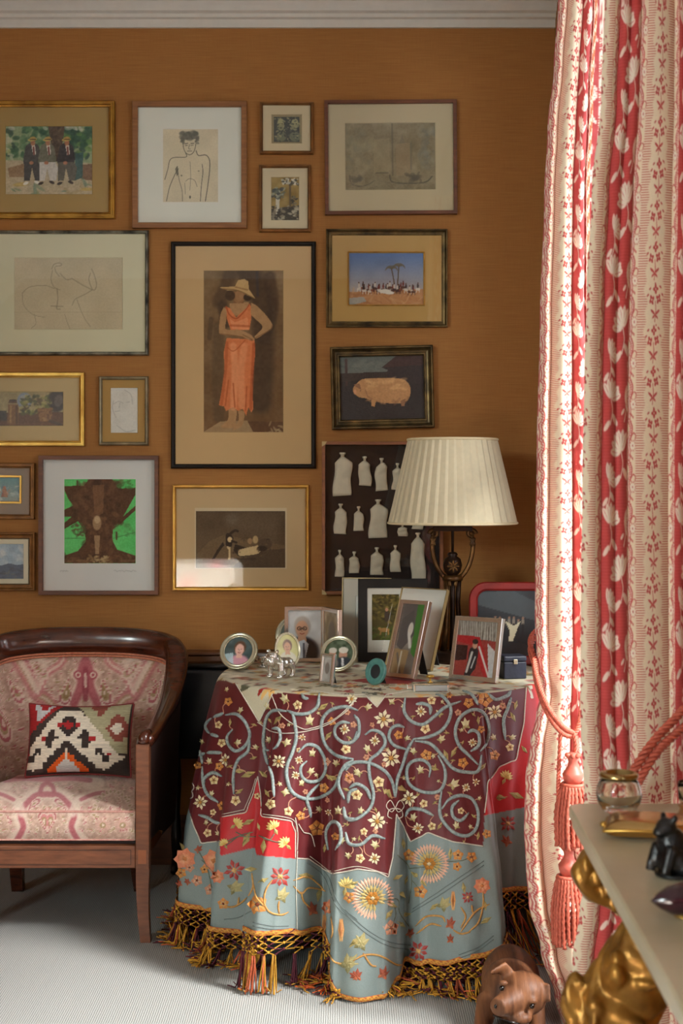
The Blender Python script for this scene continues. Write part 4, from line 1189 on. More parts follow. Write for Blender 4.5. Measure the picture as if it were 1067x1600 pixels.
def motif(C, x, y, r, kind, nm='embroidered_flower', ang0=None):
    """petals stitched on the cloth around pixel (x, y)"""
    cx, cy = cp(C, (x, y)); rp = r * C[2]
    h = hit(cx, cy)
    if h is None: return
    ref = h[0].y
    rs = random.Random(int(x * 7 + y * 13))
    pal = {'star': ((226, 212, 176), (196, 172, 110), (186, 130, 60)), 'bell': ((206, 194, 150), (160, 144, 92), (190, 150, 90)), 'five': ((224, 200, 150), (200, 160, 90), (150, 84, 50)), 'orange': ((198, 128, 62), (216, 168, 96), (120, 56, 36)), 'salmon': ((196, 134, 104), (214, 170, 132), (150, 84, 60)),
           'leaf': ((172, 150, 92), (130, 116, 66), (150, 130, 80)), 'carn': ((222, 196, 120), (198, 146, 60), (170, 150, 90)), 'rust': ((150, 70, 46), (176, 96, 62), (110, 50, 36)), 'red': ((160, 58, 54), (186, 96, 76), (206, 160, 100)), 'coral': ((206, 122, 88), (222, 164, 120), (196, 120, 70)),
           'pom': ((222, 172, 146), (190, 166, 106), (176, 114, 40)), 'corn': ((204, 142, 84), (216, 168, 110), (160, 100, 56)), 'olive': ((164, 150, 100), (126, 118, 76), (190, 176, 130))}
    o1, o2, o3 = pal[kind]
    V = []; Fc = []; cl_ = []
    def put(px, py, lift, c_):
        w_ = surf(px, py, lift, ref)
        if w_ is None:
            w_ = P(px, py, ref) + h[1] * lift
        V.append(w_); cl_.append(lin(c_))
        return len(V) - 1
    a0 = ang0 if ang0 is not None else rs.uniform(0, 6.28)
    def petal(an, r0, r1, w_, ca, cb, lift=0.0016):
        ux, uy = math.cos(an), math.sin(an)
        i = [put(cx + ux * r0, cy + uy * r0, lift * 0.8, cb), put(cx + ux * (r0 + r1) * .55 - uy * w_, cy + uy * (r0 + r1) * .55 + ux * w_, lift * 0.5, ca), put(cx + ux * r1, cy + uy * r1, lift * 0.6, ca), put(cx + ux * (r0 + r1) * .55 + uy * w_, cy + uy * (r0 + r1) * .55 - ux * w_, lift * 0.5, ca), put(cx + ux * (r0 + r1) * .5, cy + uy * (r0 + r1) * .5, lift * 1.8, ca)]
        for a, b in ((0, 1), (1, 2), (2, 3), (3, 0)): Fc.append((i[a], i[b], i[4]))
    if kind in ('star', 'red'):
        n = 8 if r > 24 else 6
        for k in range(n): petal(a0 + k * 2 * PI / n, rp * .15, rp * (1 if k % 2 == 0 else .82), rp * .2, o1, o2)
        petal(a0, -rp * .28, rp * .28, rp * .26, o3, o3, 0.003)
    elif kind in ('five', 'orange', 'salmon', 'coral'):
        n = 5 if kind != 'coral' else 7
        for k in range(n): petal(a0 + k * 2 * PI / n, rp * .1, rp, rp * .42, o1, o2)
        petal(a0, -rp * .26, rp * .26, rp * .24, o3, o3, 0.003)
    elif kind in ('bell', 'olive', 'rust'):
        a = ang0 if ang0 is not None else -PI / 2 + rs.uniform(-1.2, 1.2)
        for d, s_ in ((-0.8, .8), (0, 1.0), (0.8, .8)): petal(a + d, -rp * .45, rp * s_, rp * .3, o1, o2)
        for d in (2.4, -2.4): petal(a + d, 0, rp * .7, rp * .2, o2, o3)
    elif kind == 'leaf':
        a = ang0 if ang0 is not None else rs.uniform(0, 6.28)
        petal(a, -rp, rp, rp * .38, o1, o2); petal(a + 0.25, -rp * .4, rp * .8, rp * .16, o2, o1, 0.0022)
    elif kind == 'carn':
        a = ang0 if ang0 is not None else rs.uniform(-2.4, -0.6)
        for d in np.linspace(-1.15, 1.15, 7): petal(a + d, 0, rp * (1 - 0.12 * abs(d)), rp * .2, o1, o2)
        petal(a + PI, -rp * .1, rp * .75, rp * .2, o3, o3)
    elif kind == 'corn':
        for k in range(3): petal(-PI / 2 + (k - 1) * 0.12, -rp * 1.1, rp * 1.2, rp * .3, o1, o2)
        petal(-PI / 2, -rp * .8, rp * .9, rp * .16, o3, o3, 0.003)
    if kind == 'pom':
        gap = ang0 if ang0 is not None else 0.6
        for k in range(30): petal(gap + 0.55 + k * (2 * PI - 1.1) / 29, rp * .5, rp, rp * .07, o1, (214, 190, 150), 0.002)
        fo = obj(nm, V, Fc, mSILK, cl, True, col=np.array(cl_), smooth=False)
        V2, F2, c2 = V, Fc, cl_
        V = []; Fc = []; cl_ = []
        for k in range(16): petal(gap + 0.5 + k * (2 * PI - 1.0) / 15, rp * .22, rp * .62, rp * .08, o2, o2, 0.003)
        obj('petal_ring', V, Fc, mSILK, fo, True, col=np.array(cl_), smooth=False)
        V = []; Fc = []; cl_ = []
        for k in range(6): petal(k * 1.05, rp * .05, rp * .36, rp * .14, o3, (196, 140, 60), 0.004)
        petal(0, -rp * .12, rp * .12, rp * .1, (226, 214, 180), (226, 214, 180), 0.006)
        obj('flower_heart', V, Fc, mSILK, fo, True, col=np.array(cl_), smooth=False)
        return
    obj(nm, V, Fc, mSILK, cl, True, col=np.array(cl_), smooth=False)
mSILK = MV('silk_stitching', 0.55, var=0.12, scale=260, bump=0.3, spec=0.4)

S, B, FV, OR, LF, SA = 'star', 'bell', 'five', 'orange', 'leaf', 'salmon'
F6 = [(625, 568, 42, S), (330, 560, 36, S), (190, 795, 40, S), (835, 940, 44, OR), (990, 390, 30, S), (795, 345, 40, B), (660, 225, 38, B), (730, 255, 26, FV), (1030, 222, 30, S), (755, 435, 22, S), (735, 560, 24, S), (717, 645, 25, S), (800, 625, 30, B), (660, 740, 34, B), (580, 805, 29, FV), (678, 845, 26, FV), (745, 870, 26, OR), (665, 465, 34, B), (810, 525, 30, B), (945, 580, 28, B), (1015, 655, 24, OR), (875, 715, 28, OR), (850, 835, 26, B), (900, 850, 20, S), (955, 845, 32, B), (1050, 750, 24, FV), (920, 345, 24, OR), (900, 425, 30, LF), (560, 265, 28, B), (572, 450, 26, B), (560, 745, 26, LF), (995, 500, 24, FV), (750, 690, 26, B), (890, 570, 24, SA), (385, 785, 28, FV), (395, 465, 28, B), (410, 285, 24, B), (500, 490, 24, B), (245, 225, 24, OR), (345, 235, 24, OR), (335, 170, 18, B), (290, 365, 22, FV), (308, 465, 24, FV), (240, 570, 26, B), (265, 672, 26, FV), (175, 590, 22, OR), (295, 595, 24, OR), (250, 750, 24, B), (310, 815, 26, OR), (260, 850, 18, FV), (220, 910, 20, B), (230, 965, 24, FV), (290, 970, 22, B), (148, 632, 22, LF), (200, 460, 20, B), (175, 425, 20, OR), (455, 640, 42, LF), (405, 620, 34, LF), (620, 335, 36, LF), (540, 640, 32, LF), (905, 655, 30, LF), (932, 660, 30, LF), (485, 548, 22, LF), (405, 735, 26, LF), (355, 350, 22, LF), (870, 265, 34, LF), (940, 985, 22, OR), (975, 1010, 26, B), (1000, 725, 22, LF), (880, 1050, 24, LF), (735, 505, 14, FV), (575, 340, 18, LF), (1055, 625, 22, B),
      (385, 920, 46, 'carn'), (455, 905, 36, LF), (600, 940, 50, 'carn'), (665, 1030, 48, 'carn'), (445, 1000, 46, LF), (325, 1030, 36, 'carn'), (540, 1040, 40, LF), (513, 930, 22, LF), (505, 760, 18, FV)]
F7 = [(197, 312, 48, S), (152, 425, 28, S), (235, 515, 52, S), (115, 470, 30, B), (115, 250, 28, B), (240, 222, 28, B), (447, 215, 24, FV), (392, 272, 29, S), (490, 285, 28, B), (415, 362, 26, FV), (275, 395, 24, OR), (318, 412, 22, B), (495, 418, 30, B), (640, 228, 27, OR), (725, 208, 40, OR), (775, 275, 43, S), (625, 342, 38, B), (660, 435, 24, S), (420, 500, 30, OR), (610, 540, 28, OR), (522, 498, 30, LF), (562, 485, 30, LF), (390, 580, 30, B), (460, 570, 26, LF), (560, 655, 40, B), (627, 668, 24, S), (678, 640, 22, S), (173, 640, 30, FV), (330, 725, 43, S), (407, 752, 22, FV), (68, 595, 30, B), (20, 620, 28, SA), (165, 845, 50, S), (95, 898, 20, FV), (352, 828, 30, B), (378, 880, 30, S), (450, 870, 22, FV), (600, 790, 18, FV), (578, 870, 28, B), (78, 793, 26, B), (60, 708, 28, FV), (155, 970, 32, B), (150, 1038, 32, S), (75, 1037, 25, FV), (15, 1025, 24, B), (855, 458, 22, FV), (865, 408, 24, B), (770, 410, 24, B), (775, 500, 27, OR), (690, 320, 22, LF), (215, 690, 44, LF), (285, 670, 38, LF), (30, 210, 30, S), (5, 470, 24, FV), (690, 920, 22, LF), (355, 480, 26, B), (490, 870, 22, LF), (465, 560, 18, LF), (540, 188, 16, OR), (715, 560, 24, LF), (870, 300, 28, LF), (885, 240, 26, LF), (300, 250, 18, B), (705, 365, 20, OR),
      (830, 620, 44, 'carn'), (800, 720, 40, LF), (890, 710, 40, LF), (930, 470, 24, LF), (845, 855, 46, 'red'), (840, 950, 40, 'rust'), (735, 910, 24, OR)]
F8 = [(290, 155, 52, 'coral'), (400, 205, 48, 'red'), (645, 240, 50, 'red'), (135, 145, 48, 'coral'), (400, 300, 48, 'olive'), (655, 345, 46, 'olive'), (525, 390, 44, OR), (785, 235, 34, LF), (855, 335, 34, LF), (820, 420, 40, 'rust'), (910, 405, 34, 'coral'), (885, 500, 40, 'corn'), (975, 530, 44, 'corn'), (1010, 710, 60, 'olive'), (1050, 775, 30, 'rust'), (1000, 300, 50, 'carn'), (200, 260, 26, SA), (340, 385, 26, OR), (205, 95, 26, 'rust'), (130, 85, 30, LF), (160, 190, 22, SA), (270, 310, 26, SA), (310, 240, 30, 'coral'), (555, 260, 26, LF), (490, 200, 28, LF), (115, 220, 24, OR), (150, 270, 22, 'rust'), (240, 200, 20, OR), (105, 280, 22, 'rust'), (1050, 590, 36, LF)]
F9 = [(140, 345, 106, 'pom'), (437, 165, 98, 'pom'), (80, 580, 50, 'olive'), (60, 750, 34, 'rust'), (195, 740, 38, 'rust'), (235, 500, 34, SA), (560, 360, 36, 'corn'), (635, 340, 28, 'red'), (710, 280, 36, 'coral'), (510, 380, 44, 'olive'), (390, 310, 30, OR), (330, 120, 26, OR), (585, 120, 24, OR), (655, 130, 24, OR), (580, 180, 20, OR), (545, 115, 26, LF), (335, 530, 28, 'rust'), (730, 460, 28, LF), (380, 620, 46, 'red'), (25, 270, 36, LF), (290, 320, 26, LF), (315, 430, 24, LF), (290, 480, 24, LF), (240, 380, 26, LF), (225, 430, 28, LF), (365, 225, 26, LF), (400, 260, 26, LF), (270, 235, 24, LF), (300, 60, 24, LF), (315, 250, 20, LF), (545, 480, 34, 'rust'), (615, 290, 24, LF), (10, 690, 40, 'olive'), (545, 560, 26, 'rust'), (460, 390, 24, LF), (725, 380, 24, LF), (20, 340, 26, OR)]
for C, L in ((C6, F6), (C7, F7), (C8, F8), (C9, F9)):
    for x, y, r, k in L:
        r = r * (1.28 if C in (C8, C9) and k != 'pom' else 1.08)
        motif(C, x, y, r, k, ang0=(0.9 if y > 300 else 2.6) if k == 'pom' else None)
# small leaves sprouting from the vines
rl = random.Random(21)
FL = np.array([cp(C, (x, y)) for C, L in ((C6, F6), (C7, F7)) for x, y, r, k in L])
nleaf = 0
for vp in vpts:
    for i in range(6, len(vp) - 4, 7):
        d_ = vp[i + 1] - vp[i - 1]; d_ = d_ / (np.hypot(*d_) + 1e-6)
        sd = rl.choice((-1, 1))
        q = vp[i] + np.array((-d_[1], d_[0])) * sd * rl.uniform(7, 10)
        if np.hypot(*(FL - q).T).min() < 11 or np.hypot(*(VP - q).T).min() < 4.5 or nleaf > 150: continue
        if not (300 < q[0] < 815) or hit(*q) is None: continue
        nleaf += 1
        motif(U0, q[0], q[1], rl.uniform(4.2, 6.0), rl.choice(('leaf', 'bell', 'salmon', 'leaf')), 'embroidered_leaf', ang0=math.atan2(d_[1], d_[0]) + sd * 0.9)
        cord('silk_stem', U0, [vp[i], (vp[i] + q) / 2 + d_ * 2, q], 0.7, mSTEM, 0.0008, False, step=1.5)
# silk stems from each flower to its vine
for C, L in ((C6, F6[:73]), (C7, F7[:64])):
    for x, y, r, k in L:
        p = np.array(cp(C, (x, y)))
        d = np.hypot(*(VP - p).T)
        d[d < r * C[2] * 1.1] = 1e9
        j = int(np.argmin(d))
        if d[j] < 34:
            q = VP[j]; n_ = np.array((-(q - p)[1], (q - p)[0])) * (0.25 if (int(x) % 2) else -0.25)
            cord('silk_stem', (0, 0, 1), [p, (p + q) / 2 + n_, q], 0.75, mSTEM, 0.0008, False)
for L, C in (([[(495, 220), (500, 300), (460, 360), (400, 400), (345, 400)], [(605, 255), (570, 310), (560, 380), (590, 430), (650, 445), (690, 430)], [(715, 260), (790, 240), (850, 280), (890, 320)], [(715, 290), (760, 330), (800, 300), (890, 315)], [(920, 440), (930, 540), (910, 610), (930, 690), (980, 710)], [(760, 320), (770, 370), (810, 410)], [(505, 280), (520, 350), (560, 400)], [(640, 440), (635, 400), (640, 370)], [(420, 395), (425, 350)]], C8),
             ([[(40, 670), (100, 640), (180, 645), (260, 690), (300, 690)], [(90, 630), (130, 690), (160, 700)], [(365, 490), (420, 440), (500, 440), (520, 470)], [(370, 530), (440, 480), (500, 490)], [(600, 520), (640, 460), (680, 410), (750, 375)], [(640, 520), (690, 470), (715, 380), (715, 310)], [(600, 500), (625, 440), (600, 390)], [(660, 420), (655, 380)], [(560, 510), (600, 530), (650, 520)]], C9)):
    for v in L: cord('golden_vine', C, v, 1.5, mGVINE)
for v in ([(270, 120), (330, 180), (345, 260), (330, 370)], [(190, 360), (270, 350), (280, 420), (330, 490)], [(330, 190), (430, 180)], [(510, 155), (600, 150), (650, 130)], [(250, 370), (260, 430), (240, 490)], [(345, 250), (390, 300)]): cord('silk_stem', C9, v, 0.8, mGREEN, 0.0008, False)
for v in ([(200, 90), (250, 180), (280, 300)], [(110, 80), (130, 120)], [(225, 150), (300, 230)], [(345, 80), (430, 20), (500, 0)]): cord('silk_stem', C8, v, 0.8, mGREEN, 0.0008, False)
for v in ([(385, 960), (440, 985), (510, 985)], [(600, 970), (570, 1005), (515, 980)], [(530, 985), (590, 1010), (640, 1020)], [(340, 1010), (400, 985), (440, 985)]): cord('silk_stem', C6, v, 0.9, mGREEN, 0.0008, False)
for v in ([(0, 405), (100, 500), (220, 570), (340, 590)], [(0, 425), (100, 522), (220, 592), (330, 612)], [(350, 400), (500, 300), (720, 150)], [(345, 418), (500, 322), (720, 172)], [(590, 640), (690, 600), (770, 540)], [(600, 655), (690, 617), (770, 560)]): cord('quilted_seam', C9, v, 0.7, mSEAM, 0.0006, False)
for v in ([(800, 150), (900, 230), (960, 380), (1060, 470)], [(790, 165), (885, 245), (945, 390), (1050, 490)], [(345, 470), (420, 460), (490, 425)], [(500, 485), (600, 505), (690, 505)], [(500, 505), (600, 522), (690, 520)]): cord('quilted_seam', C8, v, 0.7, mSEAM, 0.0006, False)
U = (0, 0, 1)
for v in (bnd_left, bnd_red1[:4], bnd_red1[3:], bnd_mid[:9], bnd_mid[8:], bnd_mid2[:3], bnd_mid2[2:], bnd_r, top_edge[8:10], top_edge[9:11], top_edge[1:4], top_edge[3:5], top_edge[4:8]):
    q = []
    for a, b in zip(v[:-1], v[1:]):
        for t in np.linspace(0, 1, 4)[:-1]: q.append((a[0] * (1 - t) + b[0] * t, a[1] * (1 - t) + b[1] * t))
    q.append(v[-1])
    cord('piping_cord', U, q, 0.95, mPIPE, 0.0012, False)
for v in ([(381, 1266), (393, 1238), (400, 1216)], [(344, 1273), (381, 1265)], [(411, 1272), (456, 1280), (464, 1300)], [(606, 1366), (560, 1354), (520, 1361), (506, 1354), (484, 1338)]): cord('piping_cord', U, v, 0.6, mPIPE, 0.0012, False)
for v in ([(590, 205), (640, 310), (740, 380), (800, 385), (940, 330), (1060, 220)], [(510, 350), (600, 405), (720, 410), (880, 370), (990, 300), (1040, 240)], [(730, 915), (760, 960), (800, 975), (820, 1040)], [(712, 880), (725, 960), (722, 1060)]): cord('loose_thread', C6, v, 0.8, mPIPE, 0.003, False)
cord('loose_thread', C8, [(735, 100), (728, 300), (732, 500), (726, 680)], 0.6, mPIPE, 0.003, False)
for C, x, y in ((C6, 112, 722), (C7, 255, 775)):      # little corded bows
    for s_ in (-1, 1):
        cord('corded_bow', C, [(x, y), (x + s_ * 25, y - 40), (x + s_ * 45, y - 10), (x + s_ * 20, y + 20), (x, y)], 0.8, mPIPE, 0.002, False, step=2)
        cord('corded_bow', C, [(x, y), (x + s_ * 30, y + 10), (x + s_ * 38, y + 42), (x + s_ * 18, y + 55)], 0.8, mPIPE, 0.002, False, step=2)

# fringe: braid, knotted net and tassels along the hem
gold, pur, sal = (190, 136, 44), (84, 28, 40), (176, 84, 52)
mFR = MV('fringe_thread', 0.65, var=0.25, scale=240, bump=0.4, spec=0.3)
def hem(a, extra=0.0):
    r = float(sinterp(a, RB)) + extra; an = math.radians(a)
    return Vector((TX + r * math.sin(an), TY - r * math.cos(an), float(sinterp(a, HZ))))
def out(a): return Vector((math.sin(math.radians(a)), -math.cos(math.radians(a)), 0))
aa = np.linspace(-115, 72, 420)
V = []; Fc = []; cl_ = []
for i, a in enumerate(aa):
    p = hem(a, 0.003)
    for j in range(5):
        V.append(p + out(a) * (0.0025 * math.sin(j / 4 * PI)) + Vector((0, 0, 0.007 - 0.0035 * j * 1.0 if p.z > 0.02 else 0.007 - 0.003 * j)))
        cl_.append(lin((186, 96, 44) if (j in (0, 4)) else ((206, 150, 62) if (i + j) % 3 else (150, 66, 40))))
    if i:
        for j in range(4): Fc.append(((i - 1) * 5 + j, (i - 1) * 5 + j + 1, i * 5 + j + 1, i * 5 + j))
obj('fringe_braid', V, Fc, mFR, cl, True, col=np.array(cl_))
def tassel(name, p, d, length, seed, colr_, floorz=0.004, n=7, spread=0.5, curl=0.3):
    """bundle of threads starting at p along d, sinking to the floor"""
    r_ = random.Random(seed)
    g = G()
    for s_ in range(n):
        q = Vector(p) + Vector((r_.uniform(-1, 1), r_.uniform(-1, 1), r_.uniform(-.3, .3))) * 0.004
        v = Vector(d).normalized() + Vector((r_.uniform(-1, 1), r_.uniform(-1, 1), r_.uniform(-.3, .3))) * spread * 0.35
        L = length * r_.uniform(0.8, 1.1)
        pts = [q.copy()]
        for k in range(6):
            q = q + v.normalized() * L / 6
            v = v + Vector((r_.uniform(-1, 1), r_.uniform(-1, 1), r_.uniform(-.4, .2))) * curl * 0.5
            if q.z < floorz:
                q.z = floorz + r_.uniform(0, 0.006)
                v.z = abs(v.z) * 0.1
            pts.append(q.copy())
        cz = colr_ if r_.random() < 0.8 else [gold, pur, sal][r_.randrange(3)]
        f_ = r_.uniform(0.8, 1.2)
        g.add(*tube(pts, [0.0016] + [0.0021] * 5 + [0.0017], 4), tuple(min(255, x * f_) for x in cz))
    o = g.build(name, mFR, cl, True)
    o['kind'] = 'stuff'
cyc = [gold, gold, pur, gold, sal, gold, gold, pur]
k = 0
for a in np.arange(-112, 71, 1.9):
    h = hem(a); nx = hem(a + 1.9)
    k += 1
    if h.z < 0.03: continue
    net = min(0.05, h.z * 0.45)
    # the knotted lozenge net between hem and tassel
    g = G()
    for lv in range(3):
        z0 = h.z - 0.008 - net * lv / 3; z1 = h.z - 0.008 - net * (lv + 1) / 3
        e = out(a) * 0.004
        A = Vector((h.x, h.y, z0)) + e; Bq = Vector((nx.x, nx.y, z0)) + e
        M1 = (A + Bq) / 2 + out(a) * 0.003; M1.z = (z0 + z1) / 2
        A2 = Vector((A.x, A.y, z1)); B2 = Vector((Bq.x, Bq.y, z1))
        c1 = pur if (k + lv) % 3 == 0 else gold
        g.add(*tube([A, M1, A2], 0.0026, 4), c1); g.add(*tube([Bq, M1, B2], 0.0026, 4), pur if (k + lv) % 3 == 1 else gold)
        g.add(*ball(M1, 0.0042, 6, 4), (210, 150, 50) if (k + lv) % 2 else pur)
    no = g.build('fringe_net', mFR, cl, True); no['kind'] = 'stuff'
    ps = Vector((h.x, h.y, h.z - 0.008 - net)) + out(a) * 0.004
    hang = -38 < a < -24
    tassel('fringe_tassel', ps, Vector((0, 0, -1)) + out(a) * (0.12 if hang else 0.5 if a > -62 else 0.15), (ps.z + 0.02) if hang else max(0.06, ps.z + 0.045), k, cyc[k % 8], spread=0.28 if hang else 0.8, curl=0.12 if hang else 0.5, n=8 if hang else 7)
rs = random.Random(4)
def floor_tangle(n, box_, seed0, cols):
    for i in range(n):
        px = rs.uniform(box_[0], box_[2]); py = rs.uniform(box_[1], box_[3])
        Yf = floorY(py)
        p = Vector((X(px, Yf), Yf, rs.uniform(0.008, 0.03)))
        an = rs.uniform(0, 6.28)
        tassel('fringe_tassel', p, Vector((math.cos(an), math.sin(an), -0.1)), 0.055, seed0 + i, cols[rs.randrange(len(cols))], spread=1.2, curl=1.0, n=8)
floor_tangle(60, (606, 1506, 756, 1556), 1000, [gold, gold, gold, pur, (206, 150, 40)])
floor_tangle(20, (284, 1434, 322, 1462), 2000, [gold, (140, 90, 34), pur])
floor_tangle(14, (322, 1460, 350, 1482), 3000, [gold, (140, 90, 34), pur])
floor_tangle(12, (452, 1535, 530, 1550), 4000, [(200, 96, 44), gold, sal])

# ------------------------------------------------------------------ things on the table
TT = TZ + 0.0006
mSILVER = M('polished_silver', (226, 222, 214), 0.16, 0.85, var=0.06, scale=40)
mSILVERT = M('tarnished_silver', (206, 198, 172), 0.25, 0.75, col2=(168, 158, 130), scale=30)
mROSE = M('rose_silver', (224, 208, 196), 0.14, 0.8, var=0.08, scale=20)
mBRONZE = M('dark_bronze', (58, 36, 22), 0.42, 0.6, col2=(32, 20, 14), scale=24, bump=0.2)
mGILTB = M('gilded_bronze', (112, 76, 36), 0.4, 0.7, col2=(58, 36, 18), scale=26, bump=0.2)
mVELV = M('black_velvet', (20, 18, 20), 0.9, sheen=0.3)
mPHOTO = MV('photo_print', 0.25, var=0.03, scale=80, spec=0.5)
mEDGE = M('pale_gilt_edge', (150, 126, 84), 0.4, 0.5, var=0.1)
mTEAL = M('teal_enamel', (62, 110, 104), 0.35, col2=(84, 132, 122), scale=50)

def bake(o):
    dg = bpy.context.evaluated_depsgraph_get()
    me = bpy.data.meshes.new_from_object(o.evaluated_get(dg))
    old = o.data
    o.modifiers.clear()
    me.name = old.name
    o.data = me
    me.polygons.foreach_set('use_smooth', [True] * len(me.polygons))
    return o

def blob(name, g, mat, parent, voxel, smooth=6, world=False, disp=None):
    """fuses the shapes collected in g into one continuous skin"""
    o = g.build(name, mat, parent, world)
    m = o.modifiers.new('r', 'REMESH'); m.mode = 'VOXEL'; m.voxel_size = voxel
    s = o.modifiers.new('s', 'SMOOTH'); s.iterations = smooth; s.factor = 0.5
    bake(o)
    if not o.data.materials: o.data.materials.append(mat)
    if disp:
        for v in o.data.vertices: v.co = disp(v.co)
    return o

def tilt_m(tilt): return Matrix.Rotation(-math.radians(tilt), 4, 'X')

def rect_frame(name, label, px, py, w, h, fw, yaw, tilt, fmat, cv, prof='flat', mountc=None, art=None, depth=0.014, Y=None, glass=True, easel=True, cat_='photo frame', bmat=None, group='photo frames on the round table'):
    """standing frame; base middle at pixel (px, py) on the table; art = (left, right, bottom, top) margins"""
    if Y is None: Y = planeY(py, TT)
    root = thing(name, label, cat_, (X(px, Y), Y, TT), (0, 0, math.radians(yaw)), group)
    R_ = tilt_m(tilt)
    lift = 0.0005
    def add(nm, V, Fc, mt, **k):
        return obj(nm, [tuple(R_ @ Vector((v[0], v[1], v[2])) + Vector((0, 0, depth * math.sin(math.radians(tilt)) * 0 + lift))) for v in V], Fc, mt, root, **k)
    add('frame', *moulding(-w / 2, w / 2, 0, h, fw, 0.0, depth, PROF[prof]), fmat, smooth=False)
    m = art or (fw, fw, fw, fw)
    if mountc: add('mount', *mount(-w / 2 + fw * .7, w / 2 - fw * .7, fw * .7, h - fw * .7, -w / 2 + m[0], w / 2 - m[1], m[2], h - m[3], -depth * 0.55, 0.0012), mat_board(mountc), smooth=False)
    add('back_panel', *box(-w / 2 + fw * .5, w / 2 - fw * .5, -0.003, 0.0005, fw * .5, h - fw * .5), bmat or mVELV, smooth=False)
    a0, a1, b0, b1 = -w / 2 + m[0], w / 2 - m[1], m[2], h - m[3]
    e = 0.001
    xs = np.linspace(a0 - e, a1 + e, cv.w); zs = np.linspace(b1 + e, b0 - e, cv.h)
    gx, gz = np.meshgrid(xs, zs)
    V = np.stack([gx, np.full_like(gx, -depth * 0.4 if mountc else -depth * 0.5), gz], -1).reshape(-1, 3)
    Rm = np.array(R_)[:3, :3]
    V = V @ Rm.T + np.array((0, 0, lift))
    obj('photograph', V, np.ascontiguousarray(grid_faces(cv.w, cv.h)[:, ::-1]), mPHOTO, root, col=lin_np(cv.a.reshape(-1, 3)))
    if glass:
        yg = -depth * 0.72
        add('glass', [(-w / 2 + fw, yg, fw), (w / 2 - fw, yg, fw), (w / 2 - fw, yg, h - fw), (-w / 2 + fw, yg, h - fw)], [(0, 1, 2, 3)], mGLAZ, smooth=False)
    if easel:
        top = R_ @ Vector((0, 0.002, h * 0.72))
        ft = Vector((0, top.y + h * 0.22, 0.002))
        sw = w * 0.13
        V = []
        for p, s_ in ((top, 0.7), (ft, 1.0)):
            V += [(p.x - sw * s_, p.y, p.z), (p.x + sw * s_, p.y, p.z), (p.x + sw * s_, p.y + 0.003, p.z), (p.x - sw * s_, p.y + 0.003, p.z)]
        obj('easel_strut', V, [(0, 1, 5, 4), (1, 2, 6, 5), (2, 3, 7, 6), (3, 0, 4, 7), (3, 2, 1, 0), (4, 5, 6, 7)], bmat or mVELV, root, smooth=False)
    return root

def oval_frame(name, label, px, py, rx, rz, ring, yaw, tilt, fmat, cv, Y=None, depth=0.012, cat_='photo frame', fine_ring=True):
    if Y is None: Y = planeY(py, TT)
    root = thing(name, label, cat_, (X(px, Y), Y, TT), (0, 0, math.radians(yaw)), 'photo frames on the round table')
    R_ = tilt_m(tilt)
    off = Vector((0, 0, 0.0008))
    n = 56
    prof = [(0, 0), (0.0, -0.5), (0.08, -0.85), (0.2, -1.0), (0.45, -0.82), (0.75, -0.78), (0.88, -0.9), (1.0, -0.7), (1.0, 0)]
    V = []; Fc = []
    for k in range(n):
        a = 2 * PI * k / n
        for u, d in prof:
            V.append(tuple(R_ @ Vector(((rx - u * ring) * math.cos(a), d * depth, rz + (rz - u * ring) * math.sin(a))) + off))
    m = len(prof)
    for k in range(n):
        for i in range(m):
            j = (i + 1) % m; k2 = (k + 1) % n
            Fc.append((k * m + i, k * m + j, k2 * m + j, k2 * m + i))
    obj('frame', V, Fc, fmat, root)
    # round print
    rr = np.linspace(0, 1, 22); na = 64
    V = []; C_ = []
    for r in rr:
        for k in range(na):
            a = 2 * PI * k / na
            ux, uz = r * math.cos(a), r * math.sin(a)
            V.append(tuple(R_ @ Vector(((rx - ring * 0.95) * ux, -depth * 0.45, rz + (rz - ring * 0.95) * uz)) + off))
            ix = int(np.clip((ux * 0.5 + 0.5) * (cv.w - 1), 0, cv.w - 1)); iy = int(np.clip((0.5 - uz * 0.5) * (cv.h - 1), 0, cv.h - 1))
            C_.append(cv.a[iy, ix])
    Fq = grid_faces(na, len(rr), True)
    obj('photograph', V, np.ascontiguousarray(Fq), mPHOTO, root, col=lin_np(np.array(C_)))
    V = [tuple(R_ @ Vector(((rx - ring * 0.4) * math.cos(2 * PI * k / n), 0.0005, rz + (rz - ring * 0.4) * math.sin(2 * PI * k / n))) + off) for k in range(n)]
    V += [tuple(R_ @ Vector(((rx - ring * 0.4) * math.cos(2 * PI * k / n), -0.004, rz + (rz - ring * 0.4) * math.sin(2 * PI * k / n))) + off) for k in range(n)]
    Fb = [tuple(range(n))[::-1], tuple(range(n, 2 * n))] + [(k, (k + 1) % n, n + (k + 1) % n, n + k) for k in range(n)]
    obj('back_panel', V, Fb, mVELV, root, smooth=False)
    top = R_ @ Vector((0, 0.003, rz * 1.35)); ft = Vector((0, top.y + rz * 0.75, 0.002)); sw = rx * 0.25
    V = []
    for p in (top, ft):
        V += [(-sw, p.y, p.z), (sw, p.y, p.z), (sw, p.y + 0.003, p.z), (-sw, p.y + 0.003, p.z)]
    obj('easel_strut', V, [(0, 1, 5, 4), (1, 2, 6, 5), (2, 3, 7, 6), (3, 0, 4, 7), (3, 2, 1, 0), (4, 5, 6, 7)], mVELV, root, smooth=False)
    return root

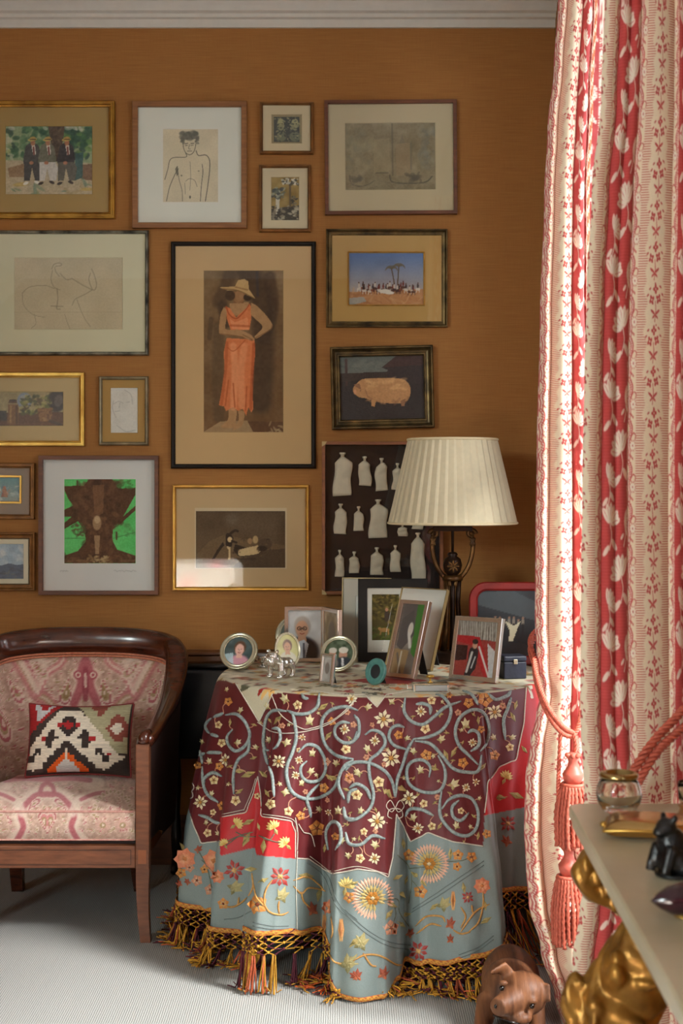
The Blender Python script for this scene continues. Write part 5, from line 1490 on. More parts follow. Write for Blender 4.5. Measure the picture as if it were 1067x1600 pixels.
def person_cv(w, h, bg, skin, hair, dress, seed, glasses=False, x=0.5, y=0.4, s=0.2):
    c = Cv(0, 0, w, h, 56, bg, seed)
    c.noise(5, 14)
    cx, cy, r = x * w, y * h, s * w
    c.ell(cx, cy + r * 2.9, r * 2.1, r * 1.9, dress)
    c.poly([(cx - r * .4, cy + r * .6), (cx + r * .4, cy + r * .6), (cx + r * .6, cy + r * 1.6), (cx - r * .6, cy + r * 1.6)], skin)
    c.ell(cx + r * .05, cy - r * .25, r * 1.05, r * 1.25, hair)
    c.ell(cx, cy + r * .1, r * .78, r * 1.05, skin)
    c.ell(cx - r * .3, cy, r * .1, r * .07, (60, 44, 38)); c.ell(cx + r * .3, cy, r * .1, r * .07, (60, 44, 38))
    c.line([(cx - r * .25, cy + r * .6), (cx, cy + r * .68), (cx + r * .25, cy + r * .6)], r * .09, (140, 70, 60))
    c.line([(cx, cy), (cx - r * .1, cy + r * .3), (cx + r * .05, cy + r * .34)], r * .06, tuple(v * .75 for v in skin))
    if glasses:
        for k in (-1, 1):
            for i in range(12):
                a = i * PI / 6
                c.line([(cx + k * r * .34 + r * .25 * math.cos(a), cy + r * .2 * math.sin(a)), (cx + k * r * .34 + r * .25 * math.cos(a + .55), cy + r * .2 * math.sin(a + .55))], r * .07, (50, 42, 38), sm=False)
        c.line([(cx - r * .1, cy), (cx + r * .1, cy)], r * .06, (50, 42, 38))
    return c

# round silver frame, left
c = person_cv(100, 100, (70, 84, 84), (224, 176, 160), (96, 66, 48), (206, 150, 164), 31, x=.52, y=.42, s=.2); c.poly([(0, 62), (30, 55), (36, 100), (0, 100)], (190, 214, 222), 0.8)
oval_frame('round_photo_frame', 'round silver photo frame of a woman in pink beside the silver bulldog', 370, 1048, 0.0605, 0.0605, 0.0165, -12, 24, mSILVERT, c)
c = person_cv(100, 100, (90, 94, 84), (186, 140, 116), (64, 50, 40), (60, 64, 70), 32)
oval_frame('round_photo_frame', 'round silver frame half hidden behind the portrait of a man', 462, 1030, 0.068, 0.068, 0.018, 10, 14, mSILVERT, c, Y=4.74)
c = person_cv(100, 130, (206, 196, 120), (206, 150, 110), (110, 70, 44), (214, 206, 176), 33, x=.5, y=.38, s=.2)
oval_frame('oval_photo_frame', 'oval silver photo frame with a yellow portrait behind the bulldog', 450, 1046, 0.042, 0.056, 0.0075, 18, 14, mSILVERT, c, Y=4.43)
c = Cv(0, 0, 100, 100, 56, (70, 84, 60), 34); c.noise(8, 30); c.ell(65, 52, 15, 18, (190, 140, 114)); c.ell(65, 36, 17, 11, (214, 208, 192)); c.ell(70, 88, 34, 28, (44, 46, 52)); c.ell(28, 50, 12, 14, (176, 128, 104)); c.ell(28, 38, 14, 10, (196, 190, 176)); c.ell(24, 84, 26, 26, (120, 112, 104)); c.line([(64, 66), (68, 96)], 6, (206, 206, 206))
oval_frame('round_photo_frame', 'round silver photo frame of two people in hats tilted far back', 527, 1054, 0.0575, 0.0575, 0.0135, -14, 22, mSILVERT, c, Y=4.33)
c = Cv(0, 0, 100, 100, 40, (120, 120, 112), 35); c.noise(7, 20); c.ell(50, 50, 26, 34, (150, 146, 136)); c.ell(50, 44, 16, 20, (96, 92, 86)); c.ell(50, 60, 12, 10, (176, 170, 160))
oval_frame('round_photo_frame', 'small round teal enamel photo frame', 585, 1071, 0.035, 0.0385, 0.0185, -36, 14, mTEAL, c, depth=0.008)

# hinged double frame with the portrait of a man
c = person_cv(100, 140, (196, 196, 194), (196, 148, 118), (170, 160, 150), (30, 32, 40), 36, True, x=.42, y=.38, s=.24)
c.poly([(30, 92), (48, 86), (62, 100), (52, 140), (30, 140)], (206, 210, 216)); c.poly([(44, 96), (50, 96), (52, 140), (44, 140)], (90, 96, 110))
Yd = 4.6
dbl = rect_frame('folding_photo_frame', 'hinged double silver frame with portrait of a man in glasses', 476, 1034, 0.130, 0.178, 0.0125, 0, 3, mROSE, c, Y=Yd, easel=False, depth=0.016)
c2 = Cv(0, 0, 100, 140, 40, (150, 130, 100), 37); c2.noise(6, 26); c2.ell(50, 70, 26, 44, (110, 96, 80))
hx = 0.068
Rz = Matrix.Translation((hx, -0.006, 0.0005)) @ Matrix.Rotation(-math.radians(66), 4, 'Z')
leaf = obj('hinged_leaf', xf(moulding(0, 0.13, 0, 0.178, 0.0125, 0.0, 0.014, PROF['flat'])[0], Rz), moulding(0, 0.13, 0, 0.178, 0.0125, 0.0, 0.014, PROF['flat'])[1], mROSE, dbl, smooth=False)
obj('leaf_back', xf(box(0.004, 0.126, -0.003, 0.0005, 0.004, 0.174)[0], Rz), box(0, 1, 0, 1, 0, 1)[1], mVELV, leaf, smooth=False)
xs = np.linspace(0.0115, 0.1185, c2.w); zs = np.linspace(0.1665, 0.0115, c2.h)
gx, gz = np.meshgrid(xs, zs)
obj('photograph', xf(np.stack([gx, np.full_like(gx, -0.007), gz], -1).reshape(-1, 3), Rz), np.ascontiguousarray(grid_faces(c2.w, c2.h)[:, ::-1]), mPHOTO, leaf, col=lin_np(c2.a.reshape(-1, 3)))

# tiny upright silver frame seen from its side
c = Cv(0, 0, 60, 100, 24, (176, 172, 166), 38); c.noise(5, 18); c.ell(30, 46, 16, 24, (130, 122, 116))
rect_frame('small_photo_frame', 'tiny beaded silver photo frame turned towards the bulldog', 511, 1070, 0.052, 0.088, 0.011, -42, 8, mSILVER, c, prof='round', depth=0.012)

# frames standing at the back
c = Cv(0, 0, 100, 160, 40, (206, 200, 186), 39); c.noise(4, 5); c.ell(50, 80, 20, 34, (186, 178, 160), 0.6)
rect_frame('white_mount_frame', 'narrow gilt frame with broad white mount behind the black frame', 572, 1028, 0.165, 0.262, 0.003, -10, 5, mEDGE, c, mountc=(206, 200, 184), art=(0.045, 0.045, 0.06, 0.06), Y=4.735, glass=False)
c = Cv(0, 0, 70, 130, 50, (74, 66, 34), 40)
c.dabs(160, (0, 0, 70, 80), [(62, 58, 28), (110, 94, 44), (84, 76, 36), (46, 42, 24), (130, 110, 54)], 5, 0.7); c.dabs(60, (0, 90, 70, 130), [(70, 84, 34), (52, 66, 28), (90, 96, 44)], 5, 0.7)
c.ell(38, 62, 6, 16, (60, 50, 42)); c.ell(38, 44, 4, 5, (170, 120, 90)); c.ell(32, 100, 13, 6, (150, 110, 62)); c.line([(24, 100), (22, 112)], 3, (150, 110, 62)); c.line([(42, 100), (42, 112)], 3, (150, 110, 62)); c.ell(20, 96, 4, 4, (160, 120, 70))
rect_frame('black_photo_frame', 'large black photo frame of a figure and dog in woodland', 614, 1035.5, 0.226, 0.268, 0.030, 0, 6, mBLK, c, mountc=(196, 190, 176), art=(0.044, 0.092, 0.068, 0.05), Y=4.60)
c = Cv(0, 0, 60, 110, 40, (56, 110, 170), 41)
c.grad((60, 116, 180), (96, 150, 190)); c.poly([(0, 60), (60, 50), (60, 110), (0, 110)], (60, 76, 60)); c.noise(6, 10)
rect_frame('clip_photo_frame', 'thin gold edged frame with wide white mount and blue photo', 640, 1045, 0.178, 0.258, 0.0024, -40, 20, mEDGE, c, mountc=(222, 218, 208), art=(0.05, 0.05, 0.075, 0.055), Y=4.415)
c = Cv(0, 0, 70, 140, 60, (120, 112, 104), 42)
c.noise(6, 18); c.poly([(0, 0), (70, 0), (70, 60), (0, 60)], (96, 92, 90)); c.poly([(44, 0), (70, 0), (70, 110), (50, 96)], (66, 120, 56)); c.poly([(4, 30), (36, 10), (50, 60), (20, 92), (2, 84)], (86, 84, 84)); c.ell(36, 50, 8, 14, (206, 200, 190)); c.line([(34, 60), (44, 84)], 7, (206, 204, 196)); c.poly([(0, 90), (44, 92), (40, 140), (0, 140)], (150, 124, 90)); c.line([(10, 100), (30, 140)], 5, (110, 100, 90)); c.line([(22, 96), (22, 140)], 4, (190, 180, 160))
rect_frame('silver_photo_frame', 'leaning rose silver frame with a couple in a long photograph', 628, 1062, 0.104, 0.236, 0.0125, -38, 20, mROSE, c, depth=0.018, Y=4.19)
c = Cv(0, 0, 110, 130, 72, (150, 60, 56), 43)
c.poly([(0, 0), (110, 0), (110, 44), (0, 40)], (170, 166, 156)); 
for k in range(22): c.line([(k * 5 + c.r.normal(), 0), (k * 5.2 + c.r.normal() * 2, 44)], 1.6, (92, 84, 78), 0.8)
c.poly([(0, 34), (60, 36), (78, 70), (100, 130), (84, 130), (64, 96), (58, 60), (0, 50)], (168, 36, 44)); c.poly([(0, 58), (30, 58), (30, 92), (0, 96)], (52, 30, 34)); c.poly([(84, 50), (110, 70), (110, 130), (96, 130)], (196, 196, 196)); c.line([(62, 60), (96, 128)], 4, (214, 206, 200))
c.poly([(36, 66), (52, 56), (62, 70), (58, 110), (44, 130), (28, 130), (34, 96)], (40, 40, 48)); c.ell(50, 56, 7, 9, (196, 150, 124)); c.ell(50, 48, 8, 6, (40, 36, 36)); c.line([(44, 74), (34, 120)], 5, (196, 196, 190)); c.line([(54, 84), (46, 110)], 3, (190, 190, 186)); c.noise(40, 8); c.poly([(0, 110), (26, 112), (26, 130), (0, 130)], (150, 60, 56))
rect_frame('silver_photo_frame', 'square silver photo frame of a person beside a red car', 741, 1060, 0.160, 0.186, 0.0135, -37, 12, mSILVER, c, depth=0.016, Y=4.14)
# large red-framed picture
c = Cv(0, 0, 160, 120, 90, (44, 50, 56), 44)
c.grad((64, 72, 78), (24, 24, 26)); c.noise(5, 6); c.poly([(0, 4), (70, 0), (160, 40), (160, 66), (0, 26)], (92, 102, 106), 0.6)  # pale diagonal is a reflection in the glass, painted into the print
for k in range(9): c.ell(18 + k * 9, 58 + 3 * math.sin(k * 2), 3, 6, (150, 138, 122), 0.8); c.ell(18 + k * 9, 51 + 3 * math.sin(k * 2), 2, 2, (176, 130, 104), 0.8); c.line([(18 + k * 9, 62), (17 + k * 9, 86)], 3, (36, 34, 36))
c.poly([(56, 56), (72, 64), (86, 56), (78, 72), (70, 92), (62, 92), (64, 74)], (206, 196, 166))
def round_frame_path(w, h, r, n=7):
    pts = []
    for cx, cz, a0 in ((w / 2 - r, r, -PI / 2), (w / 2 - r, h - r, 0), (-w / 2 + r, h - r, PI / 2), (-w / 2 + r, r, PI)):
        for k in range(n): pts.append((cx + r * math.cos(a0 + PI / 2 * k / (n - 1)), cz + r * math.sin(a0 + PI / 2 * k / (n - 1))))
    return pts
Yr = 4.52
rf = thing('red_framed_picture', 'dark picture in broad red frame with rounded corners behind the lamp', 'picture', (X(733, Yr) + 0.155, Yr, TT), (0, 0, math.radians(-4)))
Rt = tilt_m(8)
pth = [(1.0, 0.0), (1.0, -0.018), (0.96, -0.022), (0.90, -0.022), (0.87, -0.016), (0.87, 0.0)]
V = []; Fc = []
po = round_frame_path(0.31, 0.262, 0.055); 
for i, (x_, z_) in enumerate(po):
    q = round_frame_path(0.31 - 0.056, 0.262 - 0.056, 0.03)[i]
    q = (q[0], q[1] + 0.028)
    for u, d in ((0, 0), (0, -0.016), (0.15, -0.022), (0.8, -0.022), (1, -0.014), (1, 0)):
        V.append(tuple(Rt @ Vector((x_ * (1 - u) + q[0] * u, d, z_ * (1 - u) + q[1] * u)) + Vector((0, 0, 0.0008))))
n = len(po)
for i in range(n):
    for j in range(6): Fc.append((i * 6 + j, i * 6 + (j + 1) % 6, ((i + 1) % n) * 6 + (j + 1) % 6, ((i + 1) % n) * 6 + j))
obj('frame', V, Fc, M('red_lacquer', (150, 30, 24), 0.4, col2=(116, 22, 18), scale=16), rf, smooth=False)
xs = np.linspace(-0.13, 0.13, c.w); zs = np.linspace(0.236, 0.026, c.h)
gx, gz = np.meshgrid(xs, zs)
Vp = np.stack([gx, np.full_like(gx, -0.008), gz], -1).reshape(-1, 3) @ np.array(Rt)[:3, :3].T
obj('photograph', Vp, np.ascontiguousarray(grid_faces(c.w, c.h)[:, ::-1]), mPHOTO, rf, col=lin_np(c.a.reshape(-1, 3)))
obj('back_panel', xf(box(-0.135, 0.135, -0.006, -0.001, 0.02, 0.242)[0], Rt), box(0, 1, 0, 1, 0, 1)[1], mVELV, rf, smooth=False)
Vs = [tuple(Rt @ Vector((sx, 0.0015, 0.19))) for sx in (-0.02, 0.02)] + [(0.02, 0.10, 0.001), (-0.02, 0.10, 0.001)]
Vs = Vs + [(v[0], v[1] + 0.003, v[2]) for v in Vs]
obj('easel_strut', Vs, [(0, 1, 2, 3), (7, 6, 5, 4), (0, 4, 5, 1), (1, 5, 6, 2), (2, 6, 7, 3), (3, 7, 4, 0)], mVELV, rf, smooth=False)

# navy box in the shade of the lamp
nb = thing('jewel_box', 'dark navy box behind the red car photograph', 'box', (X(800, 4.22), 4.22, TT), (0, 0, 0.2))
mNAVY = M('navy_leather', (24, 28, 44), 0.5, var=0.2, bump=0.2)
obj('body', *box(-0.035, 0.035, -0.03, 0.03, 0, 0.05, 0.003), mNAVY, nb, smooth=False)
obj('lid', *box(-0.036, 0.036, -0.031, 0.031, 0.0505, 0.068, 0.005), mNAVY, nb, smooth=False)
obj('clasp', *box(-0.006, 0.006, -0.034, -0.0308, 0.044, 0.058, 0.001), mSILVERT, nb, smooth=False)

# crystal box with a knob
Yk = 3.955
kb = thing('crystal_box', 'low clear crystal box with gilt mounts and knob at table edge', 'box', (X(672, Yk), Yk, TT), (0, 0, 0.1))
mCRY = bpy.data.materials.new('crystal'); mCRY.use_nodes = True
bs = mCRY.node_tree.nodes['Principled BSDF']; bs.inputs['Base Color'].default_value = (0.82, 0.84, 0.84, 1); bs.inputs['Roughness'].default_value = 0.06; bs.inputs['Transmission Weight'].default_value = 0.55; bs.inputs['IOR'].default_value = 1.5
obj('body', *box(-0.048, 0.048, -0.02, 0.02, 0.0, 0.017, 0.003), mCRY, kb, smooth=False)
obj('lid', *box(-0.05, 0.05, -0.022, 0.022, 0.0175, 0.0215, 0.0015), mSILVERT, kb, smooth=False)
obj('knob', *lathe([(0.004, 0.0217), (0.009, 0.023), (0.003, 0.026), (0.0025, 0.034), (0.011, 0.037), (0.012, 0.041), (0.008, 0.044), (0.0, 0.0445)], 20), mGOLD2, kb)
for sx in (-0.047, 0.047):
    for sy in (-0.0195, 0.0195): obj('corner_post', *box(sx - 0.0025, sx + 0.0025, sy - 0.0025, sy + 0.0025, 0.0, 0.0174, 0.0006), mSILVER, kb, smooth=False)
for sx in (-1, 1): obj('hinge', *box(sx * 0.048, sx * 0.062, -0.004, 0.004, 0.006, 0.014, 0.0015), mSILVER, kb, smooth=False)

# small silver and glass salt
Ys = 4.47
sl = thing('silver_salt', 'little silver salt with glass liner between the round frames', 'salt cellar', (X(411, Ys), Ys, TT))
obj('bowl', *lathe([(0.012, 0.0), (0.019, 0.001), (0.018, 0.004), (0.008, 0.008), (0.009, 0.014), (0.021, 0.022), (0.024, 0.033), (0.023, 0.036), (0.0215, 0.034), (0.018, 0.024), (0.0, 0.02)], 24), mSILVER, sl)
obj('glass_liner', *lathe([(0.0, 0.024), (0.016, 0.027), (0.0195, 0.036), (0.0205, 0.041), (0.019, 0.041), (0.015, 0.03), (0.0, 0.027)], 24), mCRY, sl)
for k in range(3):
    a = k * 2.1 + 0.4
    obj('handle', *tube([(0.022 * math.cos(a), 0.022 * math.sin(a), 0.03), (0.032 * math.cos(a), 0.032 * math.sin(a), 0.034), (0.033 * math.cos(a), 0.033 * math.sin(a), 0.024), (0.02 * math.cos(a), 0.02 * math.sin(a), 0.018)], 0.0022, 8), mSILVER, sl)

# silver bulldog, looking to the left
Yg = 4.215
bd = thing('bulldog_figurine', 'polished silver bulldog figurine standing among the photo frames', 'figurine', (X(438, Yg), Yg, TT), (0, 0, math.radians(46)))
g = G()
g.add(*ball((0.014, 0, 0.042), (0.026, 0.019, 0.017))); g.add(*ball((-0.010, 0, 0.043), (0.021, 0.024, 0.021))); g.add(*ball((0.032, 0, 0.042), (0.014, 0.017, 0.016)))
g.add(*ball((-0.026, 0, 0.056), (0.017, 0.020, 0.017))); g.add(*ball((-0.034, 0, 0.063), (0.017, 0.019, 0.0165)))
g.add(*ball((-0.049, 0, 0.055), (0.009, 0.0155, 0.0095))); g.add(*ball((-0.047, 0, 0.047), (0.010, 0.013, 0.006))); g.add(*ball((-0.057, 0, 0.060), (0.0035, 0.005, 0.004)))
for s_ in (-1, 1):
    g.add(*ball((-0.047, s_ * 0.0125, 0.050), (0.008, 0.0055, 0.010)))
    g.add(*ball((-0.048, s_ * 0.009, 0.0685), (0.004, 0.0045, 0.004)))
    g.add(*tube([(-0.030, s_ * 0.013, 0.074), (-0.030, s_ * 0.019, 0.081), (-0.036, s_ * 0.021, 0.078)], [0.006, 0.0055, 0.004], 8))
    g.add(*tube([(-0.016, s_ * 0.018, 0.045), (-0.019, s_ * 0.023, 0.024), (-0.020, s_ * 0.022, 0.006)], [0.012, 0.009, 0.0075], 10)); g.add(*ball((-0.025, s_ * 0.022, 0.0055), (0.011, 0.009, 0.0055)))
    g.add(*tube([(0.032, s_ * 0.013, 0.042), (0.037, s_ * 0.017, 0.024), (0.034, s_ * 0.017, 0.006)], [0.012, 0.008, 0.0065], 10)); g.add(*ball((0.029, s_ * 0.017, 0.0055), (0.010, 0.0075, 0.0055)))
g.add(*ball((0.046, 0, 0.048), (0.006, 0.004, 0.004)))
g.v = [(x_, y_, z_ * 1.02) for x_, y_, z_ in g.v]
bo = blob('body', g, mSILVER, bd, 0.0016, 2)
V, Fc = tube([(-0.019 + 0.004 * math.sin(a) * 0, 0.0225 * math.cos(a), 0.051 + 0.0215 * math.sin(a)) for a in np.linspace(0, 2 * PI, 24)[:-1]], 0.0022, 6, closed=True)
obj('collar', V, Fc, mSILVERT, bd)
for v in bo.data.vertices:
    if v.co.z < 0.0004: v.co.z = 0.0004

# ------------------------------------------------------------------ lamp
YL = 4.60
lx = X(707, YL)
lamp = thing('table_lamp', 'bronze lyre table lamp with cream pleated shade', 'lamp', (lx, YL, TT))
sL = F / YL
def lz(py): return Z(py, YL) - TT
r0, r1, z0, z1 = 100 / sL, 69.5 / sL, lz(817), lz(687)
n = 240; rw = 12
V = []
for i in range(rw + 1):
    t = i / rw
    for k in range(n):
        a = 2 * PI * k / n
        u = (k % 6) / 6.0                       # knife pleats: a slope and a step
        d = 0.0062 * (u if u < 0.7 else (1 - u) / 0.3 * 0.7) - 0.002
        r = r0 * (1 - t) + r1 * t + d * (1 - 0.35 * t)
        V.append((r * math.cos(a), r * math.sin(a), z0 + (z1 - z0) * t))
sh = obj('lamp_shade', V, np.ascontiguousarray(grid_faces(n, rw + 1, True)), None or M('cream_pleated_silk', (210, 196, 164), 0.75, var=0.04, scale=60, sheen=0.2), lamp, smooth=False)
mTRIM = M('cream_silk_binding', (222, 204, 166), 0.7, var=0.05)
for r, z in ((r0 + 0.001, z0), (r1 + 0.001, z1)):
    obj('binding', *tube([(r * math.cos(a), r * math.sin(a), z) for a in np.linspace(0, 2 * PI, 73)[:-1]], 0.0042, 6, closed=True), mTRIM, sh)
# shade spider
g = G()
for k in range(3):
    a = k * 2 * PI / 3
    g.add(*tube([(0, 0, z1 - 0.03), (r1 * 0.99 * math.cos(a), r1 * 0.99 * math.sin(a), z1 - 0.004)], 0.0018, 6))
g.add(*lathe([(0.0, z1 - 0.035), (0.008, z1 - 0.034), (0.008, z1 - 0.026), (0.0, z1 - 0.025)], 12))
g.build('shade_carrier', mGILTB, sh)
obj('rod', *tube([(0, 0, lz(868)), (0, 0, z1 - 0.03)], 0.0045, 10), mBRONZE, lamp)
obj('candle_socket', *lathe([(0.0, z0 + 0.02), (0.012, z0 + 0.02), (0.014, z0 + 0.03), (0.014, z0 + 0.07), (0.0, z0 + 0.072)], 16), mGILTB, lamp)
def lp(px, py): return ((px - 707) / sL, lz(py))
for s_ in (-1, 1):
    arm = [(0.062, lz(836)), (0.066, lz(850)), (0.062, lz(868)), (0.052, lz(884)), (0.034, lz(898)), (0.014, lz(906)), (0.008, lz(916))]
    ao = obj('lyre_arm', *tube([(s_ * x_, 0, z_) for x_, z_ in cat(arm, 26)], [0.0075] * 18 + [0.009] * 8, 10), mGILTB, lamp)
    # scrolled capital
    sp = [(s_ * (0.060 + 0.016 * (1 - t) * math.cos(-s_ * 0 + t * 9)), 0.0, lz(834) + 0.016 * (1 - t) * math.sin(t * 9)) for t in np.linspace(0, 0.9, 28)]
    obj('scroll', *tube(sp, np.linspace(0.007, 0.004, 28), 8), mGILTB, ao)
    for j in range(3):
        V, Fc = ball((0, 0, 0), (0.006, 0.004, 0.016), 8, 6)
        mt = Matrix.Translation((s_ * 0.064, -0.008, lz(846))) @ Matrix.Rotation(s_ * (j - 1) * 0.6, 4, 'Y')
        obj('acanthus_leaf', xf(V, mt), Fc, mGILTB, ao)
obj('crossbar', *box(-0.064, 0.064, -0.008, 0.008, lz(830), lz(822), 0.003), mBRONZE, lamp, smooth=False)
obj('urn', *lathe([(0.0, lz(902)), (0.012, lz(901)), (0.026, lz(893)), (0.031, lz(883)), (0.026, lz(873)), (0.014, lz(869)), (0.017, lz(866)), (0.012, lz(863)), (0.0, lz(862))], 24), mBRONZE, lamp)
for k in range(8):
    a = k * PI / 4
    V, Fc = ball((0, 0, 0), (0.004, 0.003, 0.010), 8, 6)
    obj('rosette_petal', xf(V, Matrix.Translation((0.011 * math.sin(a), -0.030, lz(884) + 0.011 * math.cos(a))) @ Matrix.Rotation(a, 4, 'Y')), Fc, mGILTB, lamp)
for s_ in (-1, 0, 1):
    obj('stem', *tube([(s_ * 0.020, 0.0, lz(905)), (s_ * 0.017, 0, lz(940)), (s_ * 0.022, 0, lz(985)), (s_ * 0.03, 0, 0.036)], [0.009, 0.008, 0.0085, 0.011], 12), mGILTB if s_ == -1 else mBRONZE, lamp)
obj('collar', *lathe([(0.0, lz(908)), (0.032, lz(907)), (0.034, lz(903)), (0.030, lz(899)), (0.0, lz(898))], 20), mGILTB, lamp)
obj('base', *lathe([(0.0, 0.0), (0.071, 0.0), (0.073, 0.008), (0.069, 0.014), (0.062, 0.018), (0.06, 0.03), (0.045, 0.036), (0.0, 0.038)], 36), mBRONZE, lamp)

# ------------------------------------------------------------------ mahogany tub armchair
AX, AY = -0.86, 4.147
ac = thing('tub_armchair', 'mahogany tub armchair upholstered in faded pink paisley', 'armchair', (AX, AY, 0))
mMAH = M('polished_mahogany', (88, 40, 22), 0.22, col2=(52, 22, 12), scale=9, stretch=(1.5, 1.5, 9), coat=0.4, spec=0.5)
mMAHL = M('worn_mahogany', (128, 76, 48), 0.36, col2=(92, 50, 30), scale=9, stretch=(1.5, 1.5, 9))
mINLAY = M('dark_inlay_line', (42, 24, 16), 0.5)
mWELT = M('coral_welt', (184, 104, 76), 0.8, col2=(206, 136, 104), scale=140, bump=0.4)
mDKF = M('dark_brown_outer_cloth', (46, 24, 18), 0.7, var=0.2)
half = [(0.300, 0.0, 0.597), (0.306, 0.10, 0.602), (0.312, 0.22, 0.618), (0.322, 0.36, 0.655), (0.332, 0.46, 0.705), (0.336, 0.535, 0.765), (0.320, 0.59, 0.807), (0.27, 0.632, 0.826), (0.17, 0.656, 0.838), (0.06, 0.664, 0.842)]
full = half + [(0, 0.665, 0.842)] + [(-a, b, c_) for a, b, c_ in reversed(half)]
U_ = cat(full, 150)
tan = np.gradient(U_, axis=0); tan[:, 2] = 0; tan /= np.linalg.norm(tan, axis=1)[:, None]
inn = np.stack([-tan[:, 1], tan[:, 0], np.zeros(len(tan))], 1)     # pointing into the chair
s01 = np.linspace(-1, 1, len(U_))
bk = smoothstep(0.30, 0.95, (U_[:, 1]) / 0.665)                        # 0 on the arms, 1 on the back
# crest rail: broad show wood on the back, narrowing to the arms
V = []; Fc = []
sec = [(0.0, 0.0), (0.003, -0.012), (0.0, -0.5), (0.004, -1.0), (0.022, -1.02), (0.032, -0.94), (0.036, -0.5), (0.034, -0.1), (0.026, 0.10), (0.012, 0.12)]
sec = [(-0.004, 0.05), (-0.012, -0.15), (-0.010, -0.6), (-0.006, -1.0), (0.018, -1.0), (0.030, -0.92), (0.034, -0.55), (0.032, -0.12), (0.022, 0.08), (0.008, 0.12)]
m = len(sec)
for i in range(len(U_)):
    hgt = 0.030 + 0.048 * bk[i]
    for d, h in sec:
        V.append(U_[i] + inn[i] * d * (1.0 + 0.15 * bk[i] + 0.5 * math.exp(-((abs(s01[i]) - 0.52) / 0.18) ** 2)) + np.array((0, 0, h * hgt)))
for i in range(len(U_) - 1):
    for j in range(m): Fc.append((i * m + j, (i + 1) * m + j, (i + 1) * m + (j + 1) % m, i * m + (j + 1) % m))
Fc += [tuple(range(m)), tuple((len(U_) - 1) * m + j for j in range(m))[::-1]]
obj('crest_rail', V, Fc, mMAH, ac)
# outer shell under the crest
V = []
for i in range(len(U_)):
    hgt = 0.030 + 0.048 * bk[i]
    for t in np.linspace(0, 1, 6):
        V.append((U_[i][0] * (1 - 0.06 * t), U_[i][1] * (1 - 0.05 * t) + 0.004, (U_[i][2] - hgt * 0.7) * (1 - t) + 0.235 * t))
obj('outer_back', V, np.ascontiguousarray(grid_faces(6, len(U_))), mDKF, ac)

# --- paisley print
PA, PB, PC_, PD = (194, 160, 142), (172, 84, 92), (160, 134, 94), (220, 198, 180)
def teardrop(c, x, y, L, wd, rot, cols):
    pts = []
    for t in np.linspace(0, 2 * PI, 15 if L < 70 else 26)[:-1]:
        u = math.cos(t); v = math.sin(t) * (0.5 - 0.5 * u) ** 0.75
        bend = 0.35 * (1 + u) ** 2 / 4
        pts.append((u * L / 2, v * wd / 2 + bend * wd * 0.6))
    ca, sa = math.cos(rot), math.sin(rot)
    for k, cl_ in enumerate(cols):
        s_ = 1 - k / len(cols) * 0.95
        c.poly([(x + s_ * (p[0] * ca - p[1] * sa), y + s_ * (p[0] * sa + p[1] * ca)) for p in pts], cl_, 0.85)
def paisley(x1, y0, y1, seed, cx=0):
    c = Cv(cx, y0, x1, y1, 260, PA, seed)
    c.noise(26, 16); c.noise(60, 12, 3)
    r = c.r
    st = (x1 - cx) / 9
    for j in range(int((y1 - y0) / st) + 1):
        for i in range(10):
            teardrop(c, cx + (i + 0.5 * (j % 2)) * st, y0 + j * st, st * r.uniform(0.75, 1.1), st * 0.55, r.uniform(0, 6.28), [PD, [PB, PC_][int(r.integers(2))], PD, [PB, PC_, (196, 130, 124)][int(r.integers(3))], PD])
    c.dabs(260, (cx, y0, x1, y1), [PB, PC_, PD, (196, 130, 124)], (x1 - cx) * 0.008, 0.6, asp=0.55)
    return c
cP = paisley(960, 150, 1000, 51, 475)        # right half of the back, mirrored on the left
for off, wd, cl_ in ((0, 62, PB), (0, 46, (206, 150, 140)), (0, 26, PC_), (0, 12, PD)):
    cP.line([(560, 560), (640, 520), (690, 470), (740, 440), (800, 330), (850, 250)], wd, cl_, 0.75)
for p, wd, cl_ in (([(745, 440), (720, 360), (700, 290), (720, 250), (760, 240)], 26, PD), ([(745, 430), (780, 350), (830, 260)], 20, PD), ([(740, 440), (690, 330), (610, 270), (590, 200)], 34, (196, 120, 120)), ([(740, 440), (690, 330), (610, 270), (590, 200)], 12, PD), ([(475, 240), (500, 300), (540, 330), (510, 370), (560, 480), (580, 520)], 30, PD), ([(475, 255), (495, 310), (500, 400), (540, 490)], 40, PB), ([(475, 300), (480, 380), (475, 470)], 22, (150, 66, 76)), ([(475, 330), (475, 400)], 10, PD)): cP.line(p, wd, cl_, 0.85)
cP.ell(515, 335, 26, 26, PB); cP.ell(515, 335, 16, 16, PD); cP.ell(515, 335, 9, 9, PB)
teardrop(cP, 575, 430, 175, 100, -1.9, [PD, PB, PD, PC_, (150, 116, 76), PC_, PD])
teardrop(cP, 730, 300, 150, 70, -0.9, [PD, PC_, PB, PD, PC_])
teardrop(cP, 860, 420, 190, 90, -1.2, [PD, PB, PD, PC_, PB])
teardrop(cP, 930, 600, 260, 120, -1.4, [PD, PB, PD, PC_, PB, PD])
teardrop(cP, 700, 640, 220, 110, -1.5, [PD, PB, PD, PC_, PB, PD])
for k in range(16): cP.ell(600 + k * 12, 520 - k * 15, 7, 7, PD); cP.ell(600 + k * 12, 520 - k * 15, 3.5, 3.5, PB)
for k in range(26): cP.line([(745, 440), (745 + 110 * math.cos(-2.6 + k * .09), 330 + 110 * math.sin(-2.6 + k * .09))], 2.2, PD, 0.5)
cP.noise(120, 10, 5)
